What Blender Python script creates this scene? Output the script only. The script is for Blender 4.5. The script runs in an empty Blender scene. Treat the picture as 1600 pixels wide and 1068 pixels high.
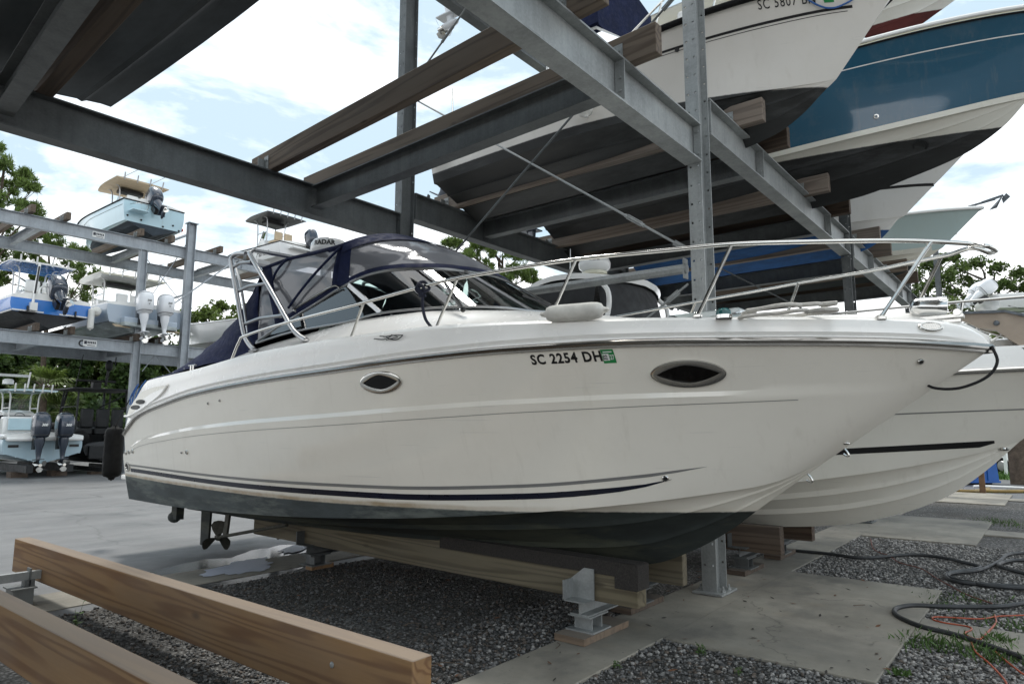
import bpy, math, random
import numpy as np
from mathutils import Vector, Matrix
random.seed(7); RNG = np.random.default_rng(11)
scene = bpy.context.scene
COL = scene.collection
PI = math.pi

# ------------------------------------------------------------------ camera
CAM_F, CAM_YAW, CAM_PITCH, CAM_ROLL, CAM_H = 1045.5, math.radians(38.97), math.radians(7.62), math.radians(.077), 1.6
_c, _s = math.cos, math.sin
FW = Vector((_c(CAM_YAW)*_c(CAM_PITCH), _s(CAM_YAW)*_c(CAM_PITCH), _s(CAM_PITCH)))
RT = Vector((_s(CAM_YAW), -_c(CAM_YAW), 0)); UP = RT.cross(FW)
RT, UP = _c(CAM_ROLL)*RT+_s(CAM_ROLL)*UP, -_s(CAM_ROLL)*RT+_c(CAM_ROLL)*UP
CP = Vector((0, 0, CAM_H))
cd = bpy.data.cameras.new('camera'); cam = bpy.data.objects.new('camera', cd); COL.objects.link(cam)
cd.sensor_width = 36; cd.lens = CAM_F/1600*36; cd.clip_start = .05; cd.clip_end = 2000
cam.matrix_world = Matrix((( RT.x, UP.x, -FW.x, CP.x), (RT.y, UP.y, -FW.y, CP.y), (RT.z, UP.z, -FW.z, CP.z), (0, 0, 0, 1)))
scene.camera = cam
def ray(x, y): return FW+(x-800)/CAM_F*RT-(y-534)/CAM_F*UP
def on(x, y, ax, v):
    """photo pixel -> point on the world plane axis ax = v"""
    d = ray(x, y); return CP+d*((v-CP[ax])/d[ax])
def dep(x, y, d): return CP+ray(x, y)*d

# ------------------------------------------------------------------ objects
def tag(o, label=None, cat=None, group=None, kind=None):
    if label: o['label'] = label
    if cat: o['category'] = cat
    if group: o['group'] = group
    if kind: o['kind'] = kind
    return o
def empty(name, loc=(0, 0, 0), rz=0, label=None, cat=None, group=None):
    o = bpy.data.objects.new(name, None); COL.objects.link(o); o.location = loc; o.rotation_euler = (0, 0, rz)
    o.empty_display_size = .2
    return tag(o, label, cat, group)
def copy_tree(o, parent=None):
    c = o.copy(); COL.objects.link(c); c.parent = parent
    for ch in [q for q in COL.objects if q.parent == o]: copy_tree(ch, c)
    return c
def frame(p0, p1, up=(0, 0, 1)):
    """columns: side, along, up"""
    y = (Vector(p1)-Vector(p0)).normalized(); u = Vector(up)
    x = y.cross(u)
    if x.length < 1e-5: x = y.cross(Vector((1, 0, 0)))
    x.normalize(); z = x.cross(y)
    return x, y, z
class MB:
    def __init__(s): s.v = []; s.f = []; s.m = []; s.k = 0
    def add(s, vs, fs, m=None):
        n = len(s.v); s.v += [tuple(p) for p in vs]; s.f += [tuple(i+n for i in f) for f in fs]; s.m += [s.k if m is None else m]*len(fs); return s
    def box(s, c, d, M=None):
        x, y, z = d[0]/2, d[1]/2, d[2]/2
        vs = [Vector((a*x, b*y, e*z)) for a in (-1, 1) for b in (-1, 1) for e in (-1, 1)]
        if M is not None: vs = [M @ p for p in vs]
        return s.add([Vector(c)+p for p in vs], [(0, 1, 3, 2), (4, 6, 7, 5), (0, 4, 5, 1), (2, 3, 7, 6), (0, 2, 6, 4), (1, 5, 7, 3)])
    def bar(s, p0, p1, w, h, up=(0, 0, 1)):
        x, y, z = frame(p0, p1, up); p0, p1 = Vector(p0), Vector(p1)
        vs = [p+x*(a*w/2)+z*(b*h/2) for p in (p0, p1) for a in (-1, 1) for b in (-1, 1)]
        return s.add(vs, [(0, 1, 3, 2), (4, 6, 7, 5), (0, 4, 5, 1), (2, 3, 7, 6), (0, 2, 6, 4), (1, 5, 7, 3)])
    def grid(s, rows, cu=False, cv=False, flip=False):
        n, m = len(rows), len(rows[0]); vs = [p for r in rows for p in r]; fs = []
        for i in range(n-(0 if cu else 1)):
            for j in range(m-(0 if cv else 1)):
                a, b, c, d = i*m+j, i*m+(j+1) % m, ((i+1) % n)*m+(j+1) % m, ((i+1) % n)*m+j
                fs.append((a, d, c, b) if flip else (a, b, c, d))
        return s.add(vs, fs)
    def tube(s, pts, r, n=8, closed=False, caps=True):
        P = [Vector(p) for p in pts]; N = len(P); R = r if isinstance(r, (list, tuple)) else [r]*N
        rows = []; nx = None
        for i in range(N):
            a = P[(i-1) % N] if (closed or i) else P[i]; b = P[(i+1) % N] if (closed or i < N-1) else P[i]
            t = (b-a); t = t.normalized() if t.length > 1e-9 else Vector((0, 0, 1))
            if nx is None:
                nx = t.cross(Vector((0, 0, 1)))
                if nx.length < 1e-3: nx = t.cross(Vector((1, 0, 0)))
            nx = (nx-t*nx.dot(t)); nx.normalize(); ny = t.cross(nx)
            rows.append([P[i]+(nx*_c(2*PI*k/n)+ny*_s(2*PI*k/n))*R[i] for k in range(n)])
        s.grid(rows, closed, True)
        if caps and not closed:
            b = len(s.v)-N*n
            s.f.append(tuple(b+k for k in reversed(range(n)))); s.m.append(s.k)
            s.f.append(tuple(b+(N-1)*n+k for k in range(n))); s.m.append(s.k)
        return s
    def lathe(s, prof, n=16, M=None, c=(0, 0, 0)):
        rows = []
        for r, z in prof:
            row = [Vector((r*_c(2*PI*k/n), r*_s(2*PI*k/n), z)) for k in range(n)]
            rows.append([Vector(c)+(M @ p if M is not None else p) for p in row])
        return s.grid(rows, False, True)
    def ball(s, c, r, n=12, M=None):
        r = (r, r, r) if not isinstance(r, (tuple, list)) else r
        rows = []
        for i in range(n//2+1):
            th = PI*i/(n//2)
            row = [Vector((r[0]*_s(th)*_c(2*PI*k/n), r[1]*_s(th)*_s(2*PI*k/n), r[2]*_c(th))) for k in range(n)]
            rows.append([Vector(c)+(M @ p if M is not None else p) for p in row])
        return s.grid(rows, False, True)
    def prism(s, poly, f0, f1):
        """poly of 2-D points; f0, f1 map (a,b) to the two end faces"""
        n = len(poly); vs = [f0(*p) for p in poly]+[f1(*p) for p in poly]
        return s.add(vs, [tuple(range(n-1, -1, -1)), tuple(range(n, 2*n))]+[(i, (i+1) % n, n+(i+1) % n, n+i) for i in range(n)])
    def ibeam(s, p0, p1, d, w, tf=.016, tw=.011, up=(0, 0, 1)):
        x, y, z = frame(p0, p1, up); p0, p1 = Vector(p0), Vector(p1)
        a, b = w/2, tw/2; h = d/2; g = h-tf
        poly = [(-a, -h), (a, -h), (a, -g), (b, -g), (b, g), (a, g), (a, h), (-a, h), (-a, g), (-b, g), (-b, -g), (-a, -g)]
        vs = [p0+x*u+z*v for u, v in poly]+[p1+x*u+z*v for u, v in poly]; n = 12
        s.add(vs, [(i, (i+1) % n, n+(i+1) % n, n+i) for i in range(n)])
        for o in (0, n):
            s.add([vs[o+k] for k in (0, 1, 2, 11)], [(0, 1, 2, 3)]); s.add([vs[o+k] for k in (10, 3, 4, 9)], [(0, 1, 2, 3)]); s.add([vs[o+k] for k in (8, 5, 6, 7)], [(0, 1, 2, 3)])
        return s
    def build(s, name, mat, parent=None, origin=None, ang=38, bevel=0):
        V = s.v if origin is None else [(p[0]-origin[0], p[1]-origin[1], p[2]-origin[2]) for p in s.v]
        me = bpy.data.meshes.new(name); me.from_pydata(V, [], s.f); me.validate()
        for m in (mat if isinstance(mat, (list, tuple)) else [mat]): me.materials.append(m)
        if len(me.polygons) == len(s.m): me.polygons.foreach_set('material_index', s.m)
        import bmesh
        bm = bmesh.new(); bm.from_mesh(me); bmesh.ops.remove_doubles(bm, verts=bm.verts, dist=1e-5); bmesh.ops.recalc_face_normals(bm, faces=bm.faces); bm.to_mesh(me); bm.free()
        me.polygons.foreach_set('use_smooth', [True]*len(me.polygons)); me.set_sharp_from_angle(angle=math.radians(ang)); me.update()
        o = bpy.data.objects.new(name, me); COL.objects.link(o)
        if origin is not None: o.location = origin
        if parent is not None: o.parent = parent
        if bevel:
            b = o.modifiers.new('bevel', 'BEVEL'); b.width = bevel; b.segments = 2; b.limit_method = 'ANGLE'; b.angle_limit = math.radians(40)
        return o
def fastmesh(name, V, Fq, mat, parent=None, midx=None):
    """numpy verts (n,3) and faces (m,k)"""
    me = bpy.data.meshes.new(name); V = np.asarray(V, np.float32); Fq = np.asarray(Fq, np.int32); m, k = Fq.shape
    me.vertices.add(len(V)); me.vertices.foreach_set('co', V.ravel())
    me.loops.add(m*k); me.loops.foreach_set('vertex_index', Fq.ravel())
    me.polygons.add(m); me.polygons.foreach_set('loop_start', np.arange(0, m*k, k, dtype=np.int32))
    for q in (mat if isinstance(mat, (list, tuple)) else [mat]): me.materials.append(q)
    if midx is not None: me.polygons.foreach_set('material_index', np.asarray(midx, np.int32))
    me.update(calc_edges=True); me.validate()
    o = bpy.data.objects.new(name, me); COL.objects.link(o)
    if parent is not None: o.parent = parent
    return o
def text2d(txt, size=1, off=0, shear=0, space=1.0):
    cu = bpy.data.curves.new('t', 'FONT'); cu.body = txt; cu.size = size; cu.offset = off; cu.shear = shear; cu.resolution_u = 3; cu.space_character = space
    o = bpy.data.objects.new('t', cu); COL.objects.link(o)
    dg = bpy.context.evaluated_depsgraph_get(); me = o.evaluated_get(dg).to_mesh()
    V = [(v.co.x, v.co.y) for v in me.vertices]; Fs = [tuple(p.vertices) for p in me.polygons]
    o.evaluated_get(dg).to_mesh_clear(); bpy.data.objects.remove(o); bpy.data.curves.remove(cu)
    return V, Fs
def lerp(a, b, t): return a+(b-a)*t
def tab(pts):
    """smooth (monotone cubic) interpolation through (x,y) pairs"""
    X = np.array([p[0] for p in pts], float); Y = np.array([p[1] for p in pts], float)
    h = np.diff(X); d = np.diff(Y)/h; m = np.zeros(len(X)); m[0] = d[0]; m[-1] = d[-1]
    for i in range(1, len(X)-1): m[i] = 0 if d[i-1]*d[i] <= 0 else 2*d[i-1]*d[i]/(d[i-1]+d[i])
    def f(x):
        x = min(max(x, X[0]), X[-1]); i = min(int(np.searchsorted(X, x, 'right'))-1, len(h)-1); t = (x-X[i])/h[i]
        return float((2*t**3-3*t*t+1)*Y[i]+(t**3-2*t*t+t)*h[i]*m[i]+(-2*t**3+3*t*t)*Y[i+1]+(t**3-t*t)*h[i]*m[i+1])
    return f
def spl(pts, n=8):
    """Catmull-Rom through 3-D points"""
    P = [Vector(p) for p in pts]; P = [2*P[0]-P[1]]+P+[2*P[-1]-P[-2]]; out = []
    for i in range(1, len(P)-2):
        a, b, c, d = P[i-1:i+3]
        for k in range(n):
            t = k/n; out.append(.5*((2*b)+(c-a)*t+(2*a-5*b+4*c-d)*t*t+(3*b-a-3*c+d)*t**3))
    return out+[P[-2]]

# ------------------------------------------------------------------ materials
MATS = {}
def newmat(name):
    m = bpy.data.materials.new(name); m.use_nodes = True; nt = m.node_tree
    for n in list(nt.nodes): nt.nodes.remove(n)
    out = nt.nodes.new('ShaderNodeOutputMaterial'); b = nt.nodes.new('ShaderNodeBsdfPrincipled'); nt.links.new(b.outputs[0], out.inputs[0])
    MATS[name] = m
    return m, nt, b
class NT:
    def __init__(s, nt): s.nt = nt
    def n(s, t, **kw):
        q = s.nt.nodes.new(t)
        for k, v in kw.items():
            if k.startswith('_'): setattr(q, k[1:], v)
            else:
                i = q.inputs[int(k[1:])] if k[0] == 'i' and k[1:].isdigit() else q.inputs[k.replace('_', ' ')]
                if hasattr(v, 'is_output'): s.nt.links.new(v, i)
                else: i.default_value = v
        return q
    def co(s, scale=(1, 1, 1), kind='Object'):
        t = s.n('ShaderNodeTexCoord'); m = s.n('ShaderNodeMapping'); s.nt.links.new(t.outputs[kind], m.inputs[0]); m.inputs['Scale'].default_value = scale; return m.outputs[0]
    def noise(s, scale, detail=5, rough=.55, vec=None, dist=0):
        q = s.n('ShaderNodeTexNoise', Scale=scale, Detail=detail, Roughness=rough, Distortion=dist)
        if vec is not None: s.nt.links.new(vec, q.inputs['Vector'])
        return q.outputs['Fac']
    def ramp(s, fac, *stops):
        q = s.n('ShaderNodeValToRGB'); s.nt.links.new(fac, q.inputs[0]); e = q.color_ramp.elements
        while len(e) < len(stops): e.new(.5)
        for el, (p, c) in zip(e, stops): el.position = p; el.color = (c, c, c, 1) if not isinstance(c, (tuple, list)) else (*c[:3], 1)
        return q.outputs[0]
    def mix(s, fac, a, b, mode='MIX'):
        q = s.n('ShaderNodeMix', _data_type='RGBA', _blend_type=mode)
        for k, v in ((0, fac), (6, a), (7, b)):
            if hasattr(v, 'is_output'): s.nt.links.new(v, q.inputs[k])
            else: q.inputs[k].default_value = (*v[:3], 1) if isinstance(v, (tuple, list)) else v
        return q.outputs[2]
    def math(s, op, a, b=0.0, c=0.0, clamp=False):
        q = s.n('ShaderNodeMath', _operation=op, _use_clamp=clamp)
        for k, v in ((0, a), (1, b), (2, c)):
            if hasattr(v, 'is_output'): s.nt.links.new(v, q.inputs[k])
            else: q.inputs[k].default_value = v
        return q.outputs[0]
    def bump(s, h, strength=.3, dist=.01):
        q = s.n('ShaderNodeBump', Strength=strength, Distance=dist); s.nt.links.new(h, q.inputs['Height']); return q.outputs[0]
def setb(nt, b, **kw):
    for k, v in kw.items():
        i = b.inputs[k.replace('_', ' ')]
        if hasattr(v, 'is_output'): nt.links.new(v, i)
        elif isinstance(v, (tuple, list)): i.default_value = (*v[:3], 1)
        else: i.default_value = v
def pm(name, col, rough=.5, metal=0, var=.12, vs=3.0, bump=0, bs=60, spec=.5, coat=0, rvar=.1):
    """plain procedural material: colour with cloudy wear, varied gloss, optional fine bump"""
    if name in MATS: return MATS[name]
    m, nt, b = newmat(name); q = NT(nt); v = q.co()
    f = q.noise(vs, 6, .6, v)
    c = q.mix(q.ramp(f, (.3, 0.), (.7, 1.)), tuple(x*(1-var) for x in col), tuple(min(1, x*(1+var)) for x in col))
    g = q.noise(vs*2.7, 4, .6, v)
    r = q.n('ShaderNodeMapRange', **{'From_Min': .3, 'From_Max': .7, 'To_Min': max(.02, rough-rvar*rough*2), 'To_Max': min(1, rough+rvar*rough*2)}); nt.links.new(g, r.inputs[0])
    setb(nt, b, Base_Color=c, Roughness=r.outputs[0], Metallic=metal, Specular_IOR_Level=spec, Coat_Weight=coat)
    if bump: setb(nt, b, Normal=q.bump(q.noise(bs, 4, .6, v), bump, .01))
    return m
def galv(name, base, dark):
    """hot-dip galvanised steel: spangle and run marks"""
    m, nt, b = newmat(name); q = NT(nt); v = q.co()
    vo = q.n('ShaderNodeTexVoronoi', Scale=55.); nt.links.new(v, vo.inputs['Vector'])
    sp = q.ramp(vo.outputs['Color'], (.0, .0), (1., 1.))
    cl = q.ramp(q.noise(1.7, 6, .65, v), (.32, 0.), (.7, 1.))
    st = q.ramp(q.noise(1.0, 5, .7, q.co((9, 9, .6))), (.45, 0.), (.75, 1.))
    c = q.mix(cl, dark, base); c = q.mix(q.math('MULTIPLY', sp, .22), c, tuple(x*1.45 for x in base)); c = q.mix(q.math('MULTIPLY', st, .35), c, tuple(x*.55 for x in dark)); rs = q.ramp(q.noise(1.0, 6, .72, q.co((3.1, 3.1, .8))), (.66, 0.), (.76, .55)); c = q.mix(rs, c, (.11, .055, .028))
    setb(nt, b, Base_Color=c, Metallic=.35, Roughness=.52, Normal=q.bump(vo.outputs['Color'], .05, .004)); return m
def timber(name, light, dark, grey=None, gamt=.0, ringc=None):
    """sawn timber, grain along local Y, knots"""
    m, nt, b = newmat(name); q = NT(nt); ran = q.n('ShaderNodeObjectInfo').outputs['Random']
    tc = q.n('ShaderNodeTexCoord').outputs['Object']
    off = q.n('ShaderNodeCombineXYZ', X=q.math('MULTIPLY', ran, 37.), Y=q.math('MULTIPLY', ran, 91.), Z=q.math('MULTIPLY', ran, 13.)).outputs[0]
    ad = q.n('ShaderNodeVectorMath', _operation='ADD'); nt.links.new(tc, ad.inputs[0]); nt.links.new(off, ad.inputs[1])
    def mp(sc):
        w = q.n('ShaderNodeMapping'); nt.links.new(ad.outputs[0], w.inputs[0]); w.inputs['Scale'].default_value = sc; return w.outputs[0]
    warp = q.noise(1.0, 2, .45, mp((4.2, .17, 4.2)))
    wob = q.noise(1.0, 3, .5, mp((9, .9, 9))); rings = q.math('SINE', q.math('ADD', q.math('MULTIPLY', warp, 70.), q.math('MULTIPLY', wob, 3.)))
    rg = q.ramp(q.math('MULTIPLY_ADD', rings, .5, .5), (.0, 0.), (.5, .10), (.85, .8), (1., 1.))
    fib = q.noise(1.0, 5, .7, mp((70, 2.0, 70)))
    vo = q.n('ShaderNodeTexVoronoi', Scale=1.); nt.links.new(mp((3.4, 1.3, 3.4)), vo.inputs['Vector'])
    knot = q.ramp(vo.outputs['Distance'], (.03, 1.), (.10, .0)); blot = q.ramp(q.noise(1.0, 5, .65, mp((5, .7, 5))), (.4, 0.), (.75, 1.))
    c = q.mix(q.math('MULTIPLY', rg, .95), light, dark); c = q.mix(q.math('MULTIPLY', blot, .35), c, tuple(x*.8 for x in dark)); c = q.mix(q.math('MULTIPLY', fib, .45), c, tuple(x*.55 for x in dark)); c = q.mix(q.math('MULTIPLY', knot, .8), c, tuple(x*.35 for x in dark))
    if grey:
        nz = q.ramp(q.noise(1.0, 5, .6, mp((3, .8, 3))), (.3, 0.), (.65, 1.)); c = q.mix(q.math('MULTIPLY', nz, gamt), c, grey)
        # weather-bleached upper faces: a property of the plank's own top side
        no = q.n('ShaderNodeTexCoord').outputs['Normal']; sx = q.n('ShaderNodeSeparateXYZ'); nt.links.new(no, sx.inputs[0])
        tp = q.ramp(sx.outputs[2], (.3, 0.), (.6, 1.)); c = q.mix(q.math('MULTIPLY', tp, .75), c, grey)
    h = q.math('ADD', q.math('MULTIPLY', fib, .6), q.math('MULTIPLY', rg, .5))
    setb(nt, b, Base_Color=c, Roughness=.78, Specular_IOR_Level=.25, Normal=q.bump(h, .35, .004)); return m
def hullmat(name, top, bot, z0, k=0., y0=0., rough=.22, soft=.006, stain=None, botrough=.75, coat=.25, slope=0., worn=None):
    """gelcoat above the painted waterline, bottom paint below (line at z0 + slope*y + k*(y-y0)^2 in boat space)"""
    m, nt, b = newmat(name); q = NT(nt); v = q.co()
    sx = q.n('ShaderNodeSeparateXYZ'); nt.links.new(q.n('ShaderNodeTexCoord').outputs['Object'], sx.inputs[0])
    dy = q.math('SUBTRACT', sx.outputs[1], y0); ln = q.math('MULTIPLY_ADD', q.math('MULTIPLY', dy, dy), k, z0); ln = q.math('ADD', ln, q.math('MULTIPLY', sx.outputs[1], slope))
    d = q.math('SUBTRACT', sx.outputs[2], ln); jag = q.math('MULTIPLY', q.math('SUBTRACT', q.noise(14, 5, .7, v), .5), .012); d = q.math('ADD', d, jag)
    above = q.ramp(q.math('MULTIPLY_ADD', d, 1/(soft*2), .5, True), (0, 0.), (1, 1.))
    tcl = q.mix(q.ramp(q.noise(1.3, 6, .6, v), (.3, 0.), (.7, 1.)), tuple(x*.975 for x in top), tuple(min(1, x*1.02) for x in top))
    dirt = q.ramp(q.noise(1.0, 6, .7, q.co((1.5, 2.5, 2.0))), (.5, 0.), (.75, 1.)); tcl = q.mix(q.math('MULTIPLY', dirt, .08), tcl, (.40, .35, .24)); run = q.ramp(q.noise(1.0, 4, .6, q.co((5, 9, .45))), (.60, 0.), (.76, 1.)); tcl = q.mix(q.math('MULTIPLY', run, .13), tcl, (.30, .25, .17)); sc = q.ramp(q.noise(1.0, 2, .5, q.co((3, 1.1, 60))), (.70, 0.), (.74, 1.)); tcl = q.mix(q.math('MULTIPLY', sc, .16), tcl, (.30, .30, .30))
    if stain:   # scum line just over the paint
        band = q.ramp(q.math('SUBTRACT', d, q.math('MULTIPLY', q.noise(1.3, 4, .6, v), .05)), (.0, 1.), (.022, 0.)); band = q.math('MULTIPLY', band, q.ramp(q.noise(3.0, 5, .7, v), (.3, .55), (.6, 1.))); band = q.math('MULTIPLY', band, q.ramp(q.math('MULTIPLY', sx.outputs[1], .1), (.50, 1.), (.66, .15))); tcl = q.mix(q.math('MULTIPLY', band, .85), tcl, stain)
    bw = q.ramp(q.noise(2.2, 7, .7, q.co((1.2, .45, 1.6))), (.32, 0.), (.68, 1.)); bcl = q.mix(bw, tuple(x*.55 for x in bot), tuple(min(1, x*1.5) for x in bot))
    if worn: bcl = q.mix(q.ramp(q.noise(1.1, 7, .72, q.co((.8, .35, 2.2))), (.49, 0.), (.58, .9)), bcl, worn)
    c = q.mix(above, bcl, tcl)
    r = q.math('MULTIPLY_ADD', above, rough-botrough, botrough)
    setb(nt, b, Base_Color=c, Roughness=r, Coat_Weight=q.math('MULTIPLY', above, coat), Coat_Roughness=.035, Normal=q.bump(q.noise(1.4, 3, .5, v), .16, .05)); return m
# ------------------------------------------------------------------ material library
galv('galvanised_steel', (.35, .365, .36), (.19, .20, .20))
galv('aged_galvanised_steel', (.15, .16, .16), (.07, .075, .076))  # darker copy for members in shade, the shade put into the colour
galv('far_rack_steel', (.40, .43, .46), (.25, .27, .29))
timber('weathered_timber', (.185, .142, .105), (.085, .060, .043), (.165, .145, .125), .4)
timber('fresh_timber', (.325, .188, .080), (.175, .082, .032), (.235, .20, .165), .28)
timber('treated_timber', (.20, .17, .11), (.095, .078, .048), (.15, .135, .11), .4)
timber('bleached_timber', (.25, .20, .16), (.13, .10, .08), (.22, .20, .18), .4)  # lighter copy for bunks under hulls, light from the ground put into colour
timber('worn_timber', (.24, .16, .10), (.13, .085, .055), (.20, .18, .155), .4)
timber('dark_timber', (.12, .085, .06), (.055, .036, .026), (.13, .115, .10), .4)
pm('white_gelcoat', (.80, .80, .78), .18, var=.03, vs=1.5, coat=.4)
pm('deck_gelcoat', (.83, .82, .79), .25, var=.04, vs=2, coat=.2)
pm('ivory_gelcoat', (.66, .64, .56), .25, var=.05, vs=1.5, coat=.2)
pm('grey_gelcoat', (.42, .47, .52), .25, var=.05, vs=1.5, coat=.2)
pm('stainless_steel', (.62, .61, .58), .16, 1, var=.08, vs=4, rvar=.3)
pm('brushed_aluminium', (.40, .405, .41), .36, 1, var=.08, vs=5)
pm('chrome', (.58, .58, .57), .06, 1, var=.04, vs=4)
pm('black_rubber', (.005, .005, .005), .75, var=.3, vs=6, spec=.2)
pm('black_plastic', (.012, .012, .013), .35, var=.3, vs=6)
pm('matt_black', (.010, .011, .012), .6, var=.35, vs=3)
pm('dark_grey_vinyl', (.05, .052, .055), .55, var=.2, vs=6)
pm('white_vinyl', (.70, .69, .65), .45, var=.06, vs=4)
pm('tan_vinyl', (.46, .36, .24), .55, var=.1, vs=4)
pm('navy_canvas', (.009, .014, .045), .85, var=.25, vs=6, bump=.25, bs=260, spec=.2)
pm('navy_rope', (.010, .013, .030), .8, var=.3, vs=30, bump=.6, bs=160)
pm('black_rope', (.008, .008, .009), .8, var=.3, vs=30, bump=.6, bs=160)
pm('white_rope', (.52, .50, .46), .85, var=.15, vs=30, bump=.6, bs=160)
pm('blue_line', (.03, .11, .33), .7, var=.2, vs=30)
pm('red_cord', (.30, .055, .02), .5, var=.25, vs=8)
pm('faded_red_cord', (.15, .055, .04), .7, var=.3, vs=8)
pm('hose_rubber', (.022, .024, .026), .55, var=.35, vs=5)
pm('yellow_hose', (.24, .16, .045), .5, var=.25, vs=3)
pm('blue_steel', (.008, .085, .32), .42, var=.18, vs=2)
pm('red_paint', (.50, .02, .012), .5)
pm('teal_lens', (.008, .10, .10), .1, var=.1)
pm('navy_stripe', (.006, .009, .022), .3, var=.2)
pm('grey_stripe', (.20, .20, .195), .35, var=.1)
pm('outboard_grey', (.035, .045, .065), .2, .25, var=.12, vs=4, coat=.6)
pm('outboard_white', (.74, .75, .77), .22, var=.03, vs=4, coat=.5)
pm('sun_cover_grey', (.10, .11, .13), .8, var=.2, vs=6)
pm('carpet', (.030, .026, .023), .95, var=.5, vs=90, bump=.8, bs=220)
pm('sticker_green', (.012, .22, .06), .4, var=.05)
pm('sticker_white', (.72, .72, .70), .4, var=.03)
pm('ink_black', (.006, .006, .007), .45, var=.1)
pm('wood_post', (.15, .085, .045), .85, var=.3, vs=6)
pm('bark', (.10, .075, .055), .95, var=.45, vs=7, bump=.8, bs=22)
pm('grey_bark', (.15, .135, .12), .95, var=.4, vs=6, bump=.8, bs=22)
pm('maroon_paint', (.10, .014, .012), .6, var=.25)
pm('tan_paint', (.37, .30, .235), .45, var=.12, vs=5)
pm('anchor_galvanised', (.13, .145, .16), .5, .4, var=.35, vs=16, bump=.2, bs=60)
pm('cover_fabric', (.055, .06, .075), .8, var=.2, vs=5)
pm('blue_paint', (.02, .14, .46), .25, var=.06, coat=.4)
pm('aqua_gelcoat', (.50, .66, .72), .22, var=.04, coat=.4)
pm('seafoam_gelcoat', (.43, .53, .52), .22, var=.04, coat=.4)
def glassmat(name, tint, alpha, rough=.03):
    m, nt, b = newmat(name); q = NT(nt)
    tr = nt.nodes.new('ShaderNodeBsdfTransparent'); tr.inputs[0].default_value = (*tint, 1)
    gl = nt.nodes.new('ShaderNodeBsdfGlossy'); gl.inputs['Roughness'].default_value = rough
    fr = nt.nodes.new('ShaderNodeFresnel'); fr.inputs[0].default_value = 1.5
    ms = nt.nodes.new('ShaderNodeMixShader'); f = q.math('MULTIPLY_ADD', fr.outputs[0], 1.0, alpha, True)
    nt.links.new(f, ms.inputs[0]); nt.links.new(tr.outputs[0], ms.inputs[1]); nt.links.new(gl.outputs[0], ms.inputs[2])
    nt.links.new(ms.outputs[0], [n for n in nt.nodes if n.type == 'OUTPUT_MATERIAL'][0].inputs[0])
    if name.startswith('clear'):   # flexible window vinyl: ripples
        gl.inputs['Normal'].default_value
        nt.links.new(q.bump(q.noise(1.0, 1, .4, q.co((1.5, 2.0, 3.6)), .5), .32, .12), gl.inputs['Normal'])
        df = nt.nodes.new('ShaderNodeBsdfDiffuse'); df.inputs[0].default_value = (.27, .28, .31, 1)
        m2 = nt.nodes.new('ShaderNodeMixShader'); m2.inputs[0].default_value = .46
        nt.links.new(ms.outputs[0], m2.inputs[1]); nt.links.new(df.outputs[0], m2.inputs[2])
        nt.links.new(m2.outputs[0], [n for n in nt.nodes if n.type == 'OUTPUT_MATERIAL'][0].inputs[0])
    nt.nodes.remove(b); return m
glassmat('tinted_glass', (.46, .60, .56), .10)
glassmat('clear_vinyl', (.46, .47, .50), .10, .10)
glassmat('far_glass', (.70, .76, .78), .08)
glassmat('smoked_glass', (.012, .013, .015), .0, .06)

# ------------------------------------------------------------------ sky, sun
SUN_EL, SUN_AZ = math.radians(66), math.radians(62)     # azimuth from +X towards +Y
sd = Vector((_c(SUN_EL)*_c(SUN_AZ), _c(SUN_EL)*_s(SUN_AZ), _s(SUN_EL)))
sl = bpy.data.lights.new('sun', 'SUN'); sl.energy = 1.5; sl.angle = math.radians(12); sl.color = (1, .965, .90)
so = bpy.data.objects.new('sun', sl); COL.objects.link(so); so.rotation_euler = (-sd).to_track_quat('-Z', 'Y').to_euler(); so.location = (0, 0, 40)
w = bpy.data.worlds.new('World'); scene.world = w; w.use_nodes = True; nt = w.node_tree; q = NT(nt)
bg = [n for n in nt.nodes if n.type == 'BACKGROUND'][0]
sky = nt.nodes.new('ShaderNodeTexSky'); sky.sky_type = 'NISHITA'; sky.sun_disc = False; sky.sun_elevation = SUN_EL
sky.sun_rotation = PI/2-SUN_AZ; sky.air_density = 1.0; sky.dust_density = 2.0; sky.ozone_density = 1.0
v = nt.nodes.new('ShaderNodeTexCoord').outputs['Generated']; sx = q.n('ShaderNodeSeparateXYZ'); nt.links.new(v, sx.inputs[0])
def cl(sc, zsc, off):
    mp = nt.nodes.new('ShaderNodeMapping'); nt.links.new(v, mp.inputs[0]); mp.inputs['Scale'].default_value = (sc, sc, sc*zsc); mp.inputs['Location'].default_value = off; return mp.outputs[0]
n1 = q.noise(1.0, 9, .58, cl(2.1, 2.6, (.3, .7, .15)), .35)
low = q.ramp(sx.outputs[2], (.05, .30), (.28, .15), (.40, .0), (.70, .0), (.92, .22))   # more cloud towards the horizon; unseen cloud added overhead for fill light
cov = q.math('ADD', n1, low)
mask = q.ramp(cov, (.52, 0.), (.60, .65), (.70, 1.))
shade = q.ramp(q.noise(1.0, 6, .6, cl(3.4, 2.2, (2.3, .1, .6))), (.3, (8.6, 9.0, 9.5)), (.7, (11.0, 11.0, 10.9)))
blue = q.mix(.9, sky.outputs[0], (3.9, 4.95, 5.65))
c = q.mix(mask, blue, shade)
nt.links.new(c, bg.inputs[0]); bg.inputs[1].default_value = .1
scene.view_settings.view_transform = 'Standard'; scene.view_settings.look = 'None'; scene.view_settings.exposure = 0.85; scene.view_settings.gamma = 1

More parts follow.
